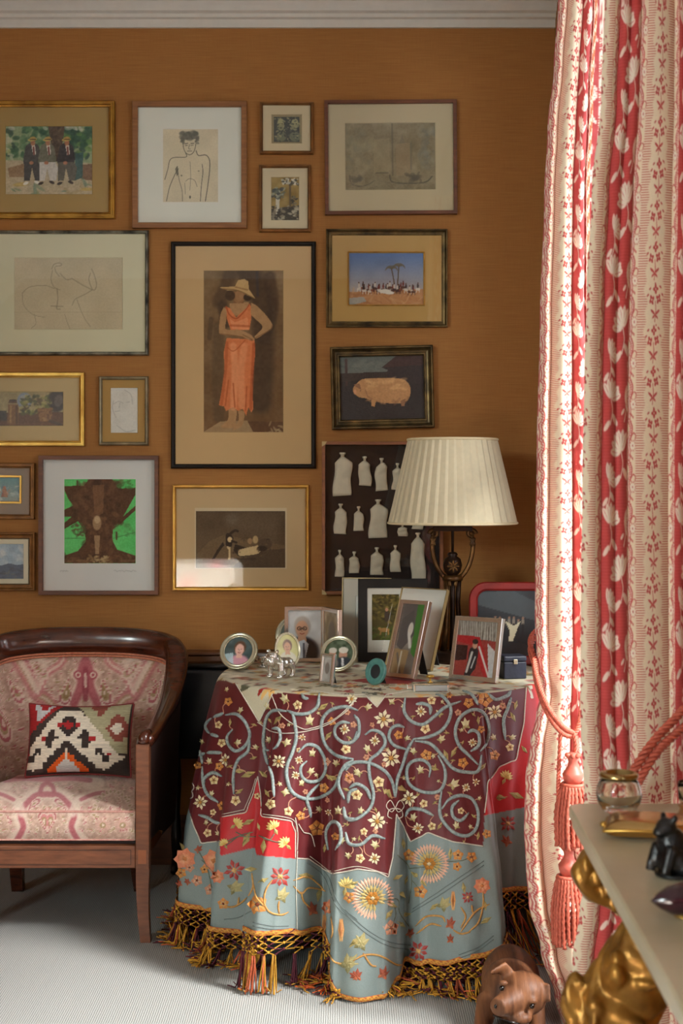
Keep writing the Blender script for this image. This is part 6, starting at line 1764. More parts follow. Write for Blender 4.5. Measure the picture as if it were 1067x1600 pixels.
def sample(cv, x, y):
    ix = np.clip((x - cv.b[0]) / (cv.b[2] - cv.b[0]) * (cv.w - 1), 0, cv.w - 1).astype(int)
    iy = np.clip((y - cv.b[1]) / (cv.b[3] - cv.b[1]) * (cv.h - 1), 0, cv.h - 1).astype(int)
    return cv.a[iy, ix]
mPAIS = MV('paisley_cotton', 0.85, var=0.07, scale=350, bump=0.12, sheen=0.2)
nb_ = 300; nr = 150
Ud = cat(full, nb_)
td = np.gradient(Ud, axis=0); td[:, 2] = 0; td /= np.linalg.norm(td, axis=1)[:, None]
ind = np.stack([-td[:, 1], td[:, 0], np.zeros(nb_)], 1)
bkd = smoothstep(0.30, 0.95, Ud[:, 1] / 0.665)
hd = (0.030 + 0.048 * bkd)
V = []
for j in range(nr):
    t = j / (nr - 1)
    ztop = Ud[:, 2] - hd * 0.93
    zz = ztop * (1 - t) + 0.285 * t
    pad = 0.016 + 0.020 * np.sin(np.clip(t * 1.15, 0, 1) * PI) ** 0.6
    V.append(np.stack([Ud[:, 0] * (1 - 0.05 * t) + ind[:, 0] * pad, Ud[:, 1] * (1 - 0.10 * t * bkd) + ind[:, 1] * pad, zz], 1))
V = np.concatenate(V)
wx = V[:, 0] + AX; wy = V[:, 1] + AY
qx = (533.5 + wx / wy * F) / 0.2812; qy = (HOR + (CH - V[:, 2]) / wy * F - 960) / 0.2812
colp = sample(cP, 475 + np.abs(qx - 475), qy)
obj('back_upholstery', V, np.ascontiguousarray(grid_faces(nb_, nr)), mPAIS, ac, col=lin_np(colp))
wl = [Ud[i] + ind[i] * 0.030 + np.array((0, 0, -hd[i] * 1.0)) for i in range(0, nb_, 2)]
obj('welt', *tube(wl, 0.0042, 6), mWELT, ac)
wl = [Ud[i] + ind[i] * 0.036 + np.array((0, 0, -hd[i] * 1.0 - 0.008)) for i in range(0, nb_, 2)]
obj('welt', *tube(wl, 0.0036, 6), mWELT, ac)

# --- posts, legs, rails
for s_ in (-1, 1):
    xo = s_ * 0.281
    pg = obj('arm_post', *box(xo - 0.020, xo + 0.020, -0.014, 0.026, 0.212, 0.575, 0.003), mMAHL, ac, smooth=False)
    V, Fc = tube([(xo, 0.006, 0.575), (xo + s_ * 0.002, 0.0, 0.590), (xo + s_ * 0.006, 0.012, 0.600), (xo + s_ * 0.012, 0.035, 0.602)], [0.019, 0.0185, 0.016, 0.012], 10)
    obj('arm_knuckle', V, Fc, mMAH, pg)
    obj('inlay_panel', *box(xo - 0.012, xo + 0.012, -0.0150, -0.0138, 0.228, 0.268, 0.0003), M('inlay_%d' % s_, (150, 84, 48), 0.35), pg, smooth=False)
    n = 9
    V = []; Fc = []
    for i in range(n):
        t = i / (n - 1)
        z_ = 0.213 * (1 - t)
        xx = xo + s_ * (0.001 + 0.009 * t * t) - s_ * 0.002 * math.sin(t * PI)
        yy = 0.006 - 0.012 * t * t
        hw = 0.0195 - 0.005 * t
        for a, b in ((-1, -1), (1, -1), (1, 1), (-1, 1)): V.append((xx + a * hw, yy + b * hw, z_ + 0.0005))
        if i:
            for k in range(4): Fc.append(((i - 1) * 4 + k, (i - 1) * 4 + (k + 1) % 4, i * 4 + (k + 1) % 4, i * 4 + k))
    Fc += [(3, 2, 1, 0), tuple((n - 1) * 4 + k for k in range(4))]
    obj('leg', V, Fc, mMAHL, ac, smooth=False)
    V = []; Fc = []
    for i in range(n):
        t = i / (n - 1)
        z_ = 0.235 * (1 - t) + 0.0005
        yy = 0.46 + 0.06 * t * t
        hw = 0.024 - 0.006 * t
        for a, b in ((-1, -1), (1, -1), (1, 1), (-1, 1)): V.append((s_ * (0.19 + 0.01 * t) + a * hw, yy + b * hw, z_))
        if i:
            for k in range(4): Fc.append(((i - 1) * 4 + k, (i - 1) * 4 + (k + 1) % 4, i * 4 + (k + 1) % 4, i * 4 + k))
    Fc += [(3, 2, 1, 0), tuple((n - 1) * 4 + k for k in range(4))]
    obj('leg', V, Fc, mMAH, ac, smooth=False)
    obj('side_rail', *tube([(s_ * 0.281, 0.026, 0.248), (s_ * 0.288, 0.25, 0.248), (s_ * 0.27, 0.45, 0.248), (s_ * 0.16, 0.58, 0.248), (0, 0.62, 0.248)], 0.024, 4, flat=(1.3, 0.7)), mMAH, ac, smooth=False)
fr = obj('front_rail', *box(-0.261, 0.261, -0.010, 0.020, 0.214, 0.279, 0.003), mMAHL, ac, smooth=False)
for (a0, a1, b0, b1) in ((-0.248, 0.248, 0.2235, 0.2250), (-0.248, 0.248, 0.2665, 0.268), (-0.248, -0.2465, 0.2235, 0.268), (0.2465, 0.248, 0.2235, 0.268)):
    obj('inlay_line', *box(a0, a1, -0.0108, -0.0098, b0, b1), mINLAY, fr, smooth=False)
obj('seat_deck', *box(-0.262, 0.262, 0.021, 0.54, 0.262, 0.286, 0.004), mDKF, ac, smooth=False)

# --- loose seat cushion (its own thing)
cu = thing('seat_cushion', 'plump box seat cushion in pink paisley on the mahogany armchair', 'cushion', (AX, AY, 0.287))
cS = paisley(800, 60, 520, 52, 263)
for p, wd, cl_ in (([(263, 210), (330, 215), (400, 280), (420, 330), (400, 400), (440, 470)], 60, PD), ([(263, 215), (330, 225), (395, 290), (410, 340), (395, 400), (430, 470)], 26, PB), ([(263, 130), (400, 120), (520, 130), (560, 160), (480, 170)], 34, PD), ([(263, 135), (400, 128), (500, 138)], 22, PB), ([(590, 205), (520, 215), (440, 250), (400, 320)], 40, PD), ([(590, 205), (520, 215), (450, 245)], 18, PB), ([(300, 200), (290, 170), (263, 150)], 20, PB)): cS.line(p, wd, cl_, 0.85)
for fx in (570, 680):
    for k in range(18):
        a = k * PI / 9
        cS.line([(fx + 14 * math.cos(a), 388 + 14 * math.sin(a)), (fx + 44 * math.cos(a), 388 + 44 * math.sin(a))], 5, (206, 160, 146), 0.9)
    cS.ell(fx, 388, 16, 16, PC_); cS.ell(fx, 388, 8, 8, PD)
for k in range(16):
    a = -PI + k * PI / 15
    cS.ell(625 + 105 * math.cos(a), 330 + 130 * math.sin(a), 16, 10, PD, 0.8, rot=a); cS.ell(625 + 105 * math.cos(a), 330 + 130 * math.sin(a), 9, 5, PC_, 0.9, rot=a)
teardrop(cS, 250 + 30, 370, 140, 90, 1.57, [PB, PD, (196, 120, 120), PC_, PD])
teardrop(cS, 340, 270, 120, 60, 0.6, [PD, PB, PD, PC_])
cS.noise(120, 10, 5)
nx, ny = 150, 90
hw, y0c, y1c, h0 = 0.258, 0.006, 0.525, 0.098
def cush(u, v, top):
    x = (u * 2 - 1); y = v * 2 - 1
    sx = np.sign(x) * np.abs(x) ** 1.0; 
    ed = np.clip((1 - np.abs(x) ** 8) * (1 - np.abs(y) ** 8), 0, 1) ** 0.5
    crown = (1 - x ** 2) * (1 - y ** 2)
    back = smoothstep(0.5, 1.0, v)
    X_ = x * hw * (1 - 0.22 * back * 1.0)
    Y_ = y0c + v * (y1c - y0c)
    if top: Zc = h0 * 0.90 + 0.012 * ed + 0.022 * crown
    else: Zc = 0.004 - 0.0 * crown + 0.008 * (1 - ed)
    return X_, Y_, Zc
us, vs = np.meshgrid(np.linspace(0, 1, nx), np.linspace(0, 1, ny))
T = np.stack(cush(us, vs, True), -1)
def add_grid(Vs, cvx):
    pass
Vall = []; Fall = []; k0 = 0
Vall.append(T.reshape(-1, 3)); Fall.append(grid_faces(nx, ny)); k0 += nx * ny
Bt = np.stack([T[..., 0], T[..., 1], np.full_like(us, 0.004)], -1)
Vall.append(Bt.reshape(-1, 3)); Fall.append(grid_faces(nx, ny)[:, ::-1] + k0); k0 += nx * ny
# borders: front, back, left, right with a soft bulge
def border(top_e, bot_e, nrm):
    nrow = 34
    out_ = []
    for j in range(nrow):
        t = j / (nrow - 1)
        p = top_e * (1 - t) + bot_e * t
        out_.append(p + np.array(nrm) * 0.012 * math.sin(t * PI))
    return np.concatenate(out_), grid_faces(len(top_e), nrow)
for te, be, nrm in ((T[0], Bt[0], (0, -1, 0)), (T[-1][::-1], Bt[-1][::-1], (0, 1, 0)), (T[::-1, 0], Bt[::-1, 0], (-1, 0, 0)), (T[:, -1], Bt[:, -1], (1, 0, 0))):
    b_, f_ = border(te, be, nrm)
    Vall.append(b_); Fall.append(f_[:, ::-1] + k0); k0 += len(b_)
Vc = np.concatenate(Vall); Fcq = np.concatenate(Fall)
wx = Vc[:, 0] + AX; wy = Vc[:, 1] + AY
qx = (533.5 + wx / wy * F) / 0.2812; qy = (HOR + (CH - Vc[:, 2] - 0.287) / wy * F - 1180) / 0.2812
obj('cushion_cover', Vc, np.ascontiguousarray(Fcq), mPAIS, cu, col=lin_np(sample(cS, 263 + np.abs(qx - 263), qy)))
mPPIPE = M('pink_piping', (196, 130, 122), 0.85, col2=(214, 166, 150), scale=90)
per = np.concatenate([T[0], T[1:, -1], T[-1][::-1][1:], T[::-1, 0][1:-1]])
obj('piping', *tube(per[::3], 0.0036, 6, closed=True), mPPIPE, cu)
perb = per.copy(); perb[:, 2] = 0.0065
obj('piping', *tube(perb[::3], 0.0036, 6, closed=True), mPPIPE, cu)

# --- kilim cushion
K = (148, 490, 722, 888)
c = Cv(*K, 60, (70, 56, 50), 61)
dkb, wh, rd, og, sg, rs_ = (58, 48, 44), (222, 210, 190), (166, 40, 42), (216, 92, 30), (170, 162, 128), (140, 74, 62)
c.poly([(148, 490), (330, 490), (148, 660)], rd); c.poly([(170, 490), (290, 490), (200, 590)], (196, 196, 196)); c.poly([(200, 490), (260, 490), (230, 530)], rd)
c.poly([(430, 490), (722, 490), (722, 770), (640, 770)], sg); c.poly([(500, 490), (600, 490), (552, 560)], rs_)
c.poly([(655, 530), (722, 600), (722, 660), (655, 720), (590, 630)], rs_); c.poly([(655, 580), (690, 628), (655, 675), (618, 628)], wh)
c.poly([(330, 510), (430, 510), (660, 770), (722, 780), (722, 830), (600, 870), (540, 850), (380, 700), (240, 860), (150, 850), (150, 740)], wh)
c.poly([(380, 540), (450, 610), (380, 680), (312, 610)], dkb); c.poly([(380, 575), (412, 610), (380, 645), (348, 610)], rd); c.poly([(318, 600), (335, 600), (335, 622), (318, 622)], rd); c.poly([(428, 598), (446, 598), (446, 622), (428, 622)], rd)
for s_ in (-1, 1):
    def mp(pts): return [(380 + s_ * (x - 380), y) for x, y in pts]
    c.poly(mp([(470, 630), (530, 690), (490, 745), (465, 745), (470, 700), (430, 690)]), dkb)
    c.poly(mp([(505, 680), (528, 680), (528, 704), (505, 704)]), rd)
    c.poly(mp([(420, 720), (460, 680), (470, 745), (500, 745), (520, 720), (560, 760), (520, 800), (440, 770)]), wh)
    c.poly(mp([(380, 690), (400, 715), (520, 830), (520, 888), (480, 888), (380, 760)]), dkb)
    c.poly(mp([(560, 740), (600, 780), (620, 800), (590, 830), (540, 800), (530, 760)]), dkb)
    c.poly(mp([(605, 765), (628, 765), (628, 785), (605, 785)]), rd)
    c.poly(mp([(530, 800), (560, 760), (575, 830), (600, 840), (640, 800), (650, 840), (600, 880), (540, 850)]), wh)
    c.poly(mp([(640, 830), (722, 780), (722, 888), (560, 888)]), dkb)
c.poly([(380, 752), (490, 860), (490, 888), (270, 888), (270, 860)], og); c.poly([(380, 790), (440, 850), (440, 888), (320, 888), (320, 850)], (196, 196, 190)); c.line([(375, 752), (375, 800)], 8, wh)
lo = c.a[::1, ::1]
CX_, CY_ = 46, 32                                     # woven in steps
iy = (np.linspace(0, 0.999, CY_) * c.h).astype(int) + c.h // CY_ // 2; ix = (np.linspace(0, 0.999, CX_) * c.w).astype(int) + c.w // CX_ // 2
steps = lo[np.clip(iy, 0, c.h - 1)][:, np.clip(ix, 0, c.w - 1)]
nw, nh = CX_ * 4 + 1, CY_ * 4 + 1
gi = np.clip((np.linspace(0, 0.9999, nh) * CY_).astype(int), 0, CY_ - 1); gj = np.clip((np.linspace(0, 0.9999, nw) * CX_).astype(int), 0, CX_ - 1)
ck = steps[gi][:, gj]
ck = ck * (0.94 + 0.12 * np.random.default_rng(3).random((nh, 1, 1)))
YP = 4.50
kl = thing('kilim_cushion', 'small kilim cushion of black, white, red and orange stepped diamonds', 'cushion', (X(122, YP), YP, 0.405))
pw, phh = 0.335, 0.232
uu, vv = np.meshgrid(np.linspace(-1, 1, nw), np.linspace(1, -1, nh))
thick = 0.055 * np.clip((1 - np.abs(uu) ** 2.6) * (1 - np.abs(vv) ** 2.6), 0, 1) ** 0.55
pin = 1 - 0.05 * (1 - np.abs(vv) ** 2) * np.abs(uu) ** 3
pin2 = 1 - 0.10 * (1 - np.abs(uu) ** 2) * np.abs(vv) ** 3
px_ = uu * pw / 2 * pin; pz_ = phh / 2 + vv * phh / 2 * pin2
Rk = np.array(Matrix.Rotation(-math.radians(16), 3, 'X'))
def place(V): return V.reshape(-1, 3) @ Rk.T
obj('front_panel', place(np.stack([px_, -thick, pz_], -1)), np.ascontiguousarray(grid_faces(nw, nh)[:, ::-1]), MV('kilim_wool', 0.9, var=0.18, scale=220, bump=0.5, bstretch=(0.3, 0.3, 2.5)), kl, col=lin_np(ck.reshape(-1, 3)))
obj('back_panel', place(np.stack([px_, thick * 0.7, pz_], -1)), np.ascontiguousarray(grid_faces(nw, nh)), M('red_wool_backing', (120, 40, 40), 0.9), kl)
pe = np.stack([px_, np.zeros_like(px_), pz_], -1)
pe = np.concatenate([pe[0], pe[1:, -1], pe[-1][::-1][1:], pe[::-1, 0][1:-1]])
obj('edge_braid', *tube(place(pe)[::3], 0.0035, 6, closed=True), M('red_braid', (128, 44, 44), 0.9), kl)

# --- black screen standing in the shadow against the wall
bc = thing('fire_screen', 'black leather screen on dark feet in the shadow behind armchair and table', 'screen', (-0.43, 4.91, 0))
mBLKF = M('black_leather', (14, 14, 18), 0.45, var=0.3)
mBLKW = M('ebonised_wood', (22, 16, 13), 0.35, var=0.3)
obj('panel', *box(-0.17, 0.17, -0.018, 0.018, 0.385, 0.695, 0.016), mBLKF, bc)
obj('top_rail', *tube([(-0.175, 0, 0.704), (0.175, 0, 0.704)], 0.011, 10), mBLKW, bc)
for sx in (-0.14, 0.14):
    obj('upright', *tube([(sx, 0, 0.036), (sx, 0, 0.12), (sx, 0, 0.2), (sx, 0, 0.30), (sx, 0, 0.388)], [0.014, 0.019, 0.012, 0.018, 0.014], 12), mBLKW, bc)
    obj('foot', *tube([(sx, -0.07, 0.012), (sx, -0.05, 0.022), (sx, 0.0, 0.034), (sx, 0.03, 0.022), (sx, 0.042, 0.012)], [0.0115, 0.013, 0.016, 0.013, 0.0115], 10), mBLKW, bc)

# ------------------------------------------------------------------ curtains of red and cream printed linen
TW, TH = 0.26, 0.216
CRM, CRD, CLR, WHT = (234, 216, 188), (188, 72, 70), (208, 122, 114), (236, 222, 204)
ct = Cv(0, 0, 260, 216, 520, CRM, 71)
hmask = np.zeros(ct.x.shape)
def wrapdraw(fn):
    for dy in (-216, 0, 216): fn(dy)
# red band 0..100 with white flowers and leaves
ct.poly([(0, -5), (100, -5), (100, 221), (0, 221)], CRD)
ct.a += ((np.sin(ct.y * 2 * PI / 2.4) * 5) * ((ct.x < 100)))[..., None]
def big(dy):
    for cx, cy, s_, r_ in ((30, 36, 1.35, 0.3), (72, 128, 1.45, -0.5), (24, 176, 1.1, 0.9), (84, 30, 0.8, 1.6)):
        for k in range(6):
            a = r_ + (k - 2.5) * 0.42 - 1.57
            ct.ell(cx + 15 * s_ * math.cos(a), cy + dy + 15 * s_ * math.sin(a), 13 * s_, 5.2 * s_, WHT, 0.95, rot=a)
            ct.line([(cx + 6 * s_ * math.cos(a), cy + dy + 6 * s_ * math.sin(a)), (cx + 24 * s_ * math.cos(a), cy + dy + 24 * s_ * math.sin(a))], 1.3, CLR, 0.9)
        ct.line([(cx, cy + dy), (cx + 6, cy + dy + 20), (cx - 2, cy + dy + 44)], 2.4, WHT, 0.9)
        ct.ell(cx + 12 * s_, cy + dy + 26 * s_, 11 * s_, 4.5 * s_, WHT, 0.9, rot=0.7); ct.ell(cx - 10 * s_, cy + dy + 34 * s_, 10 * s_, 4 * s_, WHT, 0.9, rot=-0.7)
        for k in range(5):
            a = k * 1.256
            ct.ell(cx + 30 + 5 * math.cos(a), cy + dy + 62 + 5 * math.sin(a), 3.4, 3.0, WHT, 0.85)
wrapdraw(big)
ct.poly([(98, -5), (262, -5), (262, 221), (98, 221)], CRM)
# lace stripes
def lace(x0, mir):
    def f(dy):
        for k in range(3):
            y = dy + k * 72
            def m(p): return [(x0 + (q[0] if not mir else 26 - q[0]), y + q[1]) for q in p]
            ct.line(m([(4, 0), (12, 12), (9, 26), (3, 38), (6, 54), (4, 72)]), 6.5, CRD, 0.9)
            ct.line(m([(4, 0), (11, 12), (8, 26), (3, 38), (6, 54), (4, 72)]), 2.6, WHT, 0.95)
            for t in range(9): ct.line(m([(5, 3 + t * 4), (12, 1 + t * 4)]), 1.3, CRD, 0.8)
            ct.line(m([(10, 30), (18, 22), (25, 26), (23, 34)]), 2.0, CRD, 0.9)
            for a in range(5): ct.ell(*m([(16 + 4.5 * math.cos(a * 1.256), 44 + 4.5 * math.sin(a * 1.256))])[0], 3.3, 3.0, WHT, 0.95)
            for a in range(10): ct.ell(*m([(16 + 9 * math.cos(a * .628), 44 + 9 * math.sin(a * .628))])[0], 1.5, 1.5, CRD, 0.8)
            ct.ell(*m([(16, 44)])[0], 2, 2, CRD)
            for a in range(3): ct.ell(*m([(8 + 4 * a, 60 + 3 * a)])[0], 2.2, 2.6, CRD, 0.8)
            ct.line(m([(2, 20), (-2, 30), (2, 40)]), 1.6, CRD, 0.7)
    wrapdraw(f)
lace(99, False); lace(235, True)
# sprig stripe
def sprig(dy):
    for k in range(3):
        y = dy + k * 72; x = 180 + (2 if k % 2 else -2)
        for fx, fy in ((-12, 6), (11, 4), (1, -13)):
            for a in range(4): ct.ell(x + fx + 5.0 * math.cos(a * 1.571 + .5 + fx), y + fy + 5.0 * math.sin(a * 1.571 + .5 + fx), 4.3, 3.3, CRD, 0.95, rot=a * 1.571 + .5 + fx)
            ct.ell(x + fx, y + fy, 1.6, 1.6, CRM)
        for a, b in ((-25, -2), (24, -4), (-18, -13), (17, -17)): ct.ell(x + a, y + b, 4.4, 2.0, CRD, 0.9, rot=0.5 if a > 0 else -0.5)
        ct.line([(x, y + 8), (x + 2, y + 24), (x - 1, y + 44)], 1.8, CRD)
        for s_ in (-1, 1): ct.ell(x + s_ * 8, y + 27, 8, 2.6, CRD, 0.95, rot=-s_ * 0.5); ct.ell(x + s_ * 5, y + 35, 6, 2.2, CRD, 0.9, rot=s_ * 0.6)
        ct.ell(x + 4, y + 50, 2.2, 2.2, CRD)
wrapdraw(sprig)
edgew = 4 * np.sin(ct.y * 2 * PI / 36) + 3 * np.sin(ct.y * 2 * PI / 72)
hmask = (smoothstep(122, 126, ct.x) * smoothstep(154 + edgew, 146 + edgew, ct.x) + smoothstep(206 - edgew, 214 - edgew, ct.x) * smoothstep(238, 234, ct.x)) * 0.85
mCURT = MV('printed_linen', 0.85, var=0.06, scale=700, bump=0.1, sheen=0.15, hatch=((196, 100, 92), 0.0044), transl=0.12)

def sample2(cv, arr, u, v):
    ix = (np.mod(u, TW) / TW * (cv.w - 1)).astype(int); iy = (np.mod(v, TH) / TH * (cv.h - 1)).astype(int)
    return arr[iy, ix]

def curtain(name, label, zs, cols, plan):
    """cols: list of (fabric u, key); plan(key, z) -> x, y arrays"""
    ks = np.array([c_[1] for c_ in cols]); fu = np.array([c_[0] for c_ in cols])
    Xs = []; Ys = []
    for z in zs:
        x, y = plan(ks, z)
        Xs.append(x); Ys.append(y)
    Xs = np.array(Xs); Ys = np.array(Ys)
    Zg = np.broadcast_to(np.array(zs)[:, None], Xs.shape)
    V = np.stack([Xs, Ys, Zg], -1).reshape(-1, 3)
    Ug = np.broadcast_to(fu[None, :], Xs.shape).ravel(); Vg = Zg.ravel()
    col = sample2(ct, ct.a, Ug, -Vg); hm = sample2(ct, hmask, Ug, -Vg)
    root = thing(name, label, 'curtain', (float(Xs[-1].mean()), float(Ys[-1].mean()), 0), group='window curtains')
    obj('curtain_fabric', V, np.ascontiguousarray(grid_faces(len(cols), len(zs))), mCURT, root, True, col=lin_np(col), uv=np.stack([Ug, Vg], 1), hatch=hm)
    return root

def folds(tab):
    """tab: list of (s0, s1, u0, u1, samples); s = share of the visible width"""
    cols = []
    for s0, s1, u0, u1, n in tab:
        for i in range(n):
            t = i / n
            cols.append((u0 + (u1 - u0) * t, s0 + (s1 - s0) * t))
    cols.append((tab[-1][3], tab[-1][1]))
    return cols

# --- far curtain, tied back, catching the window light
YF = 3.50
LE = [(-700, 890), (0, 874), (100, 867), (200, 857), (300, 852), (500, 845), (700, 840), (850, 838), (960, 837), (1040, 840), (1085, 846), (1120, 839), (1160, 830), (1220, 822), (1300, 820), (1360, 823), (1411, 827), (1488, 846), (1560, 868), (1620, 884)]
RE = [(-700, 940), (0, 930), (150, 922), (300, 916), (450, 917), (600, 921), (800, 924), (1000, 924), (1100, 916), (1160, 922), (1300, 934), (1450, 950), (1620, 960)]
FT = [(0.0, 0.22, 0.098, 0.130, 40), (0.22, 0.66, 0.134, 0.200, 80), (0.66, 0.94, 0.262, 0.35, 70), (0.94, 1.0, 0.35, 0.37, 8)]
rett = [(0.36, 0.37 + 0.26, 0)]
colsF = [(0.096 - 0.60 + 0.60 * i / 90, -1 + i / 90) for i in range(90)] + folds(FT)
edgesF = [0.0, 0.22, 0.66, 0.94, 1.0]
def planF(k, z):
    row = HOR + (CH - z) / YF * F
    xl = X(sinterp(row, LE), YF); xr = X(sinterp(row, RE), YF)
    k = np.asarray(k)
    tie = math.exp(-((z - 0.84) / 0.16) ** 2)
    x = xl + (xr - xl) * np.clip(k, 0, 1)
    y = np.full(k.shape, YF)
    for a, b in zip(edgesF[:-1], edgesF[1:]):
        m_ = (k >= a) & (k <= b)
        t = (k[m_] - a) / (b - a)
        amp = 0.5 * (b - a) * (xr - xl) * (1.35 - 0.5 * tie) + 0.004
        y[m_] = YF - amp * np.sin(t * PI) ** 0.75
    y += 0.010 * np.sin(z * 5.0 + 0.6) * np.clip(k, 0, 1)
    m_ = k < 0                                    # return towards the wall
    t = -k[m_]
    x[m_] = xl + (RX - 0.03 - xl) * smoothstep(0.0, 0.85, t) + 0.008 * np.sin(t * 22) * smoothstep(0.2, 0.5, t)
    y[m_] = YF + 0.42 * t ** 0.9 + 0.006
    return x, y
zsF = np.concatenate([np.linspace(2.86, 2.53, 20)[:-1], np.linspace(2.53, 0.006, 1000)])
cf = curtain('window_curtain', 'brightly lit red and cream printed curtain tied back beside the lamp', zsF, colsF, planF)
# zigzag braid along its leading edge
V = []; cl_ = []
zz = np.linspace(2.86, 0.01, 640)
for i, z in enumerate(zz):
    x, y = planF(np.array([0.985, 1.0]), z)
    for j in range(5):
        V.append((x[1] + 0.003 * (j - 2), y[1] - 0.003 - 0.002 * math.sin(j / 4 * PI), z))
        zig = (i // 2 + j) % 5
        cl_.append(lin((206, 120, 84) if zig < 3 else (232, 210, 180)))
obj('edge_braid', V, np.ascontiguousarray(grid_faces(5, len(zz))), mFR, cf, True, col=np.array(cl_))

# --- near curtain, in the shade of the room
YN = 2.46
NL = [(-900, 962), (0, 946), (150, 941), (300, 926), (450, 917), (600, 912), (750, 908), (900, 906), (1100, 905), (1250, 912), (1365, 917), (1430, 906), (1500, 896), (1620, 886), (1960, 862)]
NT = [(0.0, 0.19, 0.190, 0.262, 80), (0.19, 0.325, 0.262, 0.312, 55), (0.325, 0.45, 0.312, 0.360, 55), (0.45, 0.86, 0.360, 0.497, 150), (0.86, 1.02, 0.497, 0.575, 60), (1.02, 1.3, 0.575, 0.72, 24), (1.3, 1.6, 0.72, 0.86, 24), (1.6, 1.95, 0.86, 1.02, 24)]
edgesN = [a[0] for a in NT] + [1.95]
depthN = [0.75, 1.0, 1.0, 0.42, 1.0, 0.9, 0.9, 0.9]
def planN(k, z):
    row = HOR + (CH - z) / YN * F
    xl = X(sinterp(row, NL), YN); xr = X(1075, YN)
    k = np.asarray(k)
    x = xl + (xr - xl) * k
    x = np.minimum(x, RX - 0.02 + 0.01 * (k - 1.95))
    y = np.full(k.shape, YN)
    for (a, b), dp in zip(zip(edgesN[:-1], edgesN[1:]), depthN):
        m_ = (k >= a) & (k <= b)
        t = (k[m_] - a) / (b - a)
        y[m_] = YN - dp * 0.9 * min(0.5 * (b - a) * (xr - xl), 0.035) * np.sin(t * PI) ** 0.7
    y += 0.012 * np.sin(z * 4.0 + k * 3) 
    y += 0.03 * k
    return x, y
zsN = np.concatenate([np.linspace(2.86, 2.16, 40)[:-1], np.linspace(2.16, 0.38, 1060), np.linspace(0.38, 0.006, 60)[1:]])
cn = curtain('window_curtain', 'shaded red and cream printed curtain hanging behind the white console', zsN, folds(NT), planN)

# ropes
mROPE = M('coral_silk_rope', (176, 72, 52), 0.6, col2=(206, 104, 80), scale=160, bump=0.3)
def strands(path, R, pitch, n=3, samples=None):
    p = np.array([tuple(q) for q in path])
    L = np.linalg.norm(np.diff(p, axis=0), axis=1).sum()
    N = samples or max(30, int(L / pitch * 12))
    c_ = cat(p, N)
    t = np.gradient(c_, axis=0); t /= np.linalg.norm(t, axis=1)[:, None]
    ref = np.array((0.2, 1.0, 0.1))
    a = ref[None] - t * (t @ ref)[:, None]; a /= np.linalg.norm(a, axis=1)[:, None]
    b = np.cross(t, a)
    out_ = []
    for k in range(n):
        ph_ = np.linspace(0, L / pitch * 2 * PI, N) + 2 * PI * k / n
        out_.append(c_ + R * 0.62 * (np.cos(ph_)[:, None] * a + np.sin(ph_)[:, None] * b))
    return out_
def rope(root, path, R, pitch, n=3):
    for q in strands(path, R, pitch, n):
        obj('rope_strand', *tube(q, R * 0.46, 7), mROPE, root, True)
tr = thing('curtain_tieback', 'coral rope tieback with two tassels around the bright curtain', 'tieback', tuple(P(893, 1150, 3.39)), group='curtain tiebacks')
for dy, dz in ((0, 0), (11, 1)):
    rope(tr, [Vector((RX - 0.012, 3.99, 1.02)), P(838, 985 + dy, 3.75), P(835, 1030 + dy, 3.50), P(842, 1070 + dy, 3.425), P(858, 1108 + dy, 3.395), P(878, 1134 + dy, 3.385), P(896, 1146 + dy * .5, 3.385)], 0.0062, 0.034)
rope(tr, [P(896, 1150, 3.385), P(905, 1130, 3.40), P(909, 1100, 3.43), P(914, 1080, 3.50)], 0.0062, 0.034)
rope(tr, [P(896, 1146, 3.382), P(899, 1162, 3.376), P(898, 1180, 3.375)], 0.0055, 0.03)
rope(tr, [P(876, 1140, 3.385), P(873, 1200, 3.380), P(872, 1240, 3.366), P(876, 1290, 3.366), P(880, 1322, 3.372)], 0.0050, 0.028)
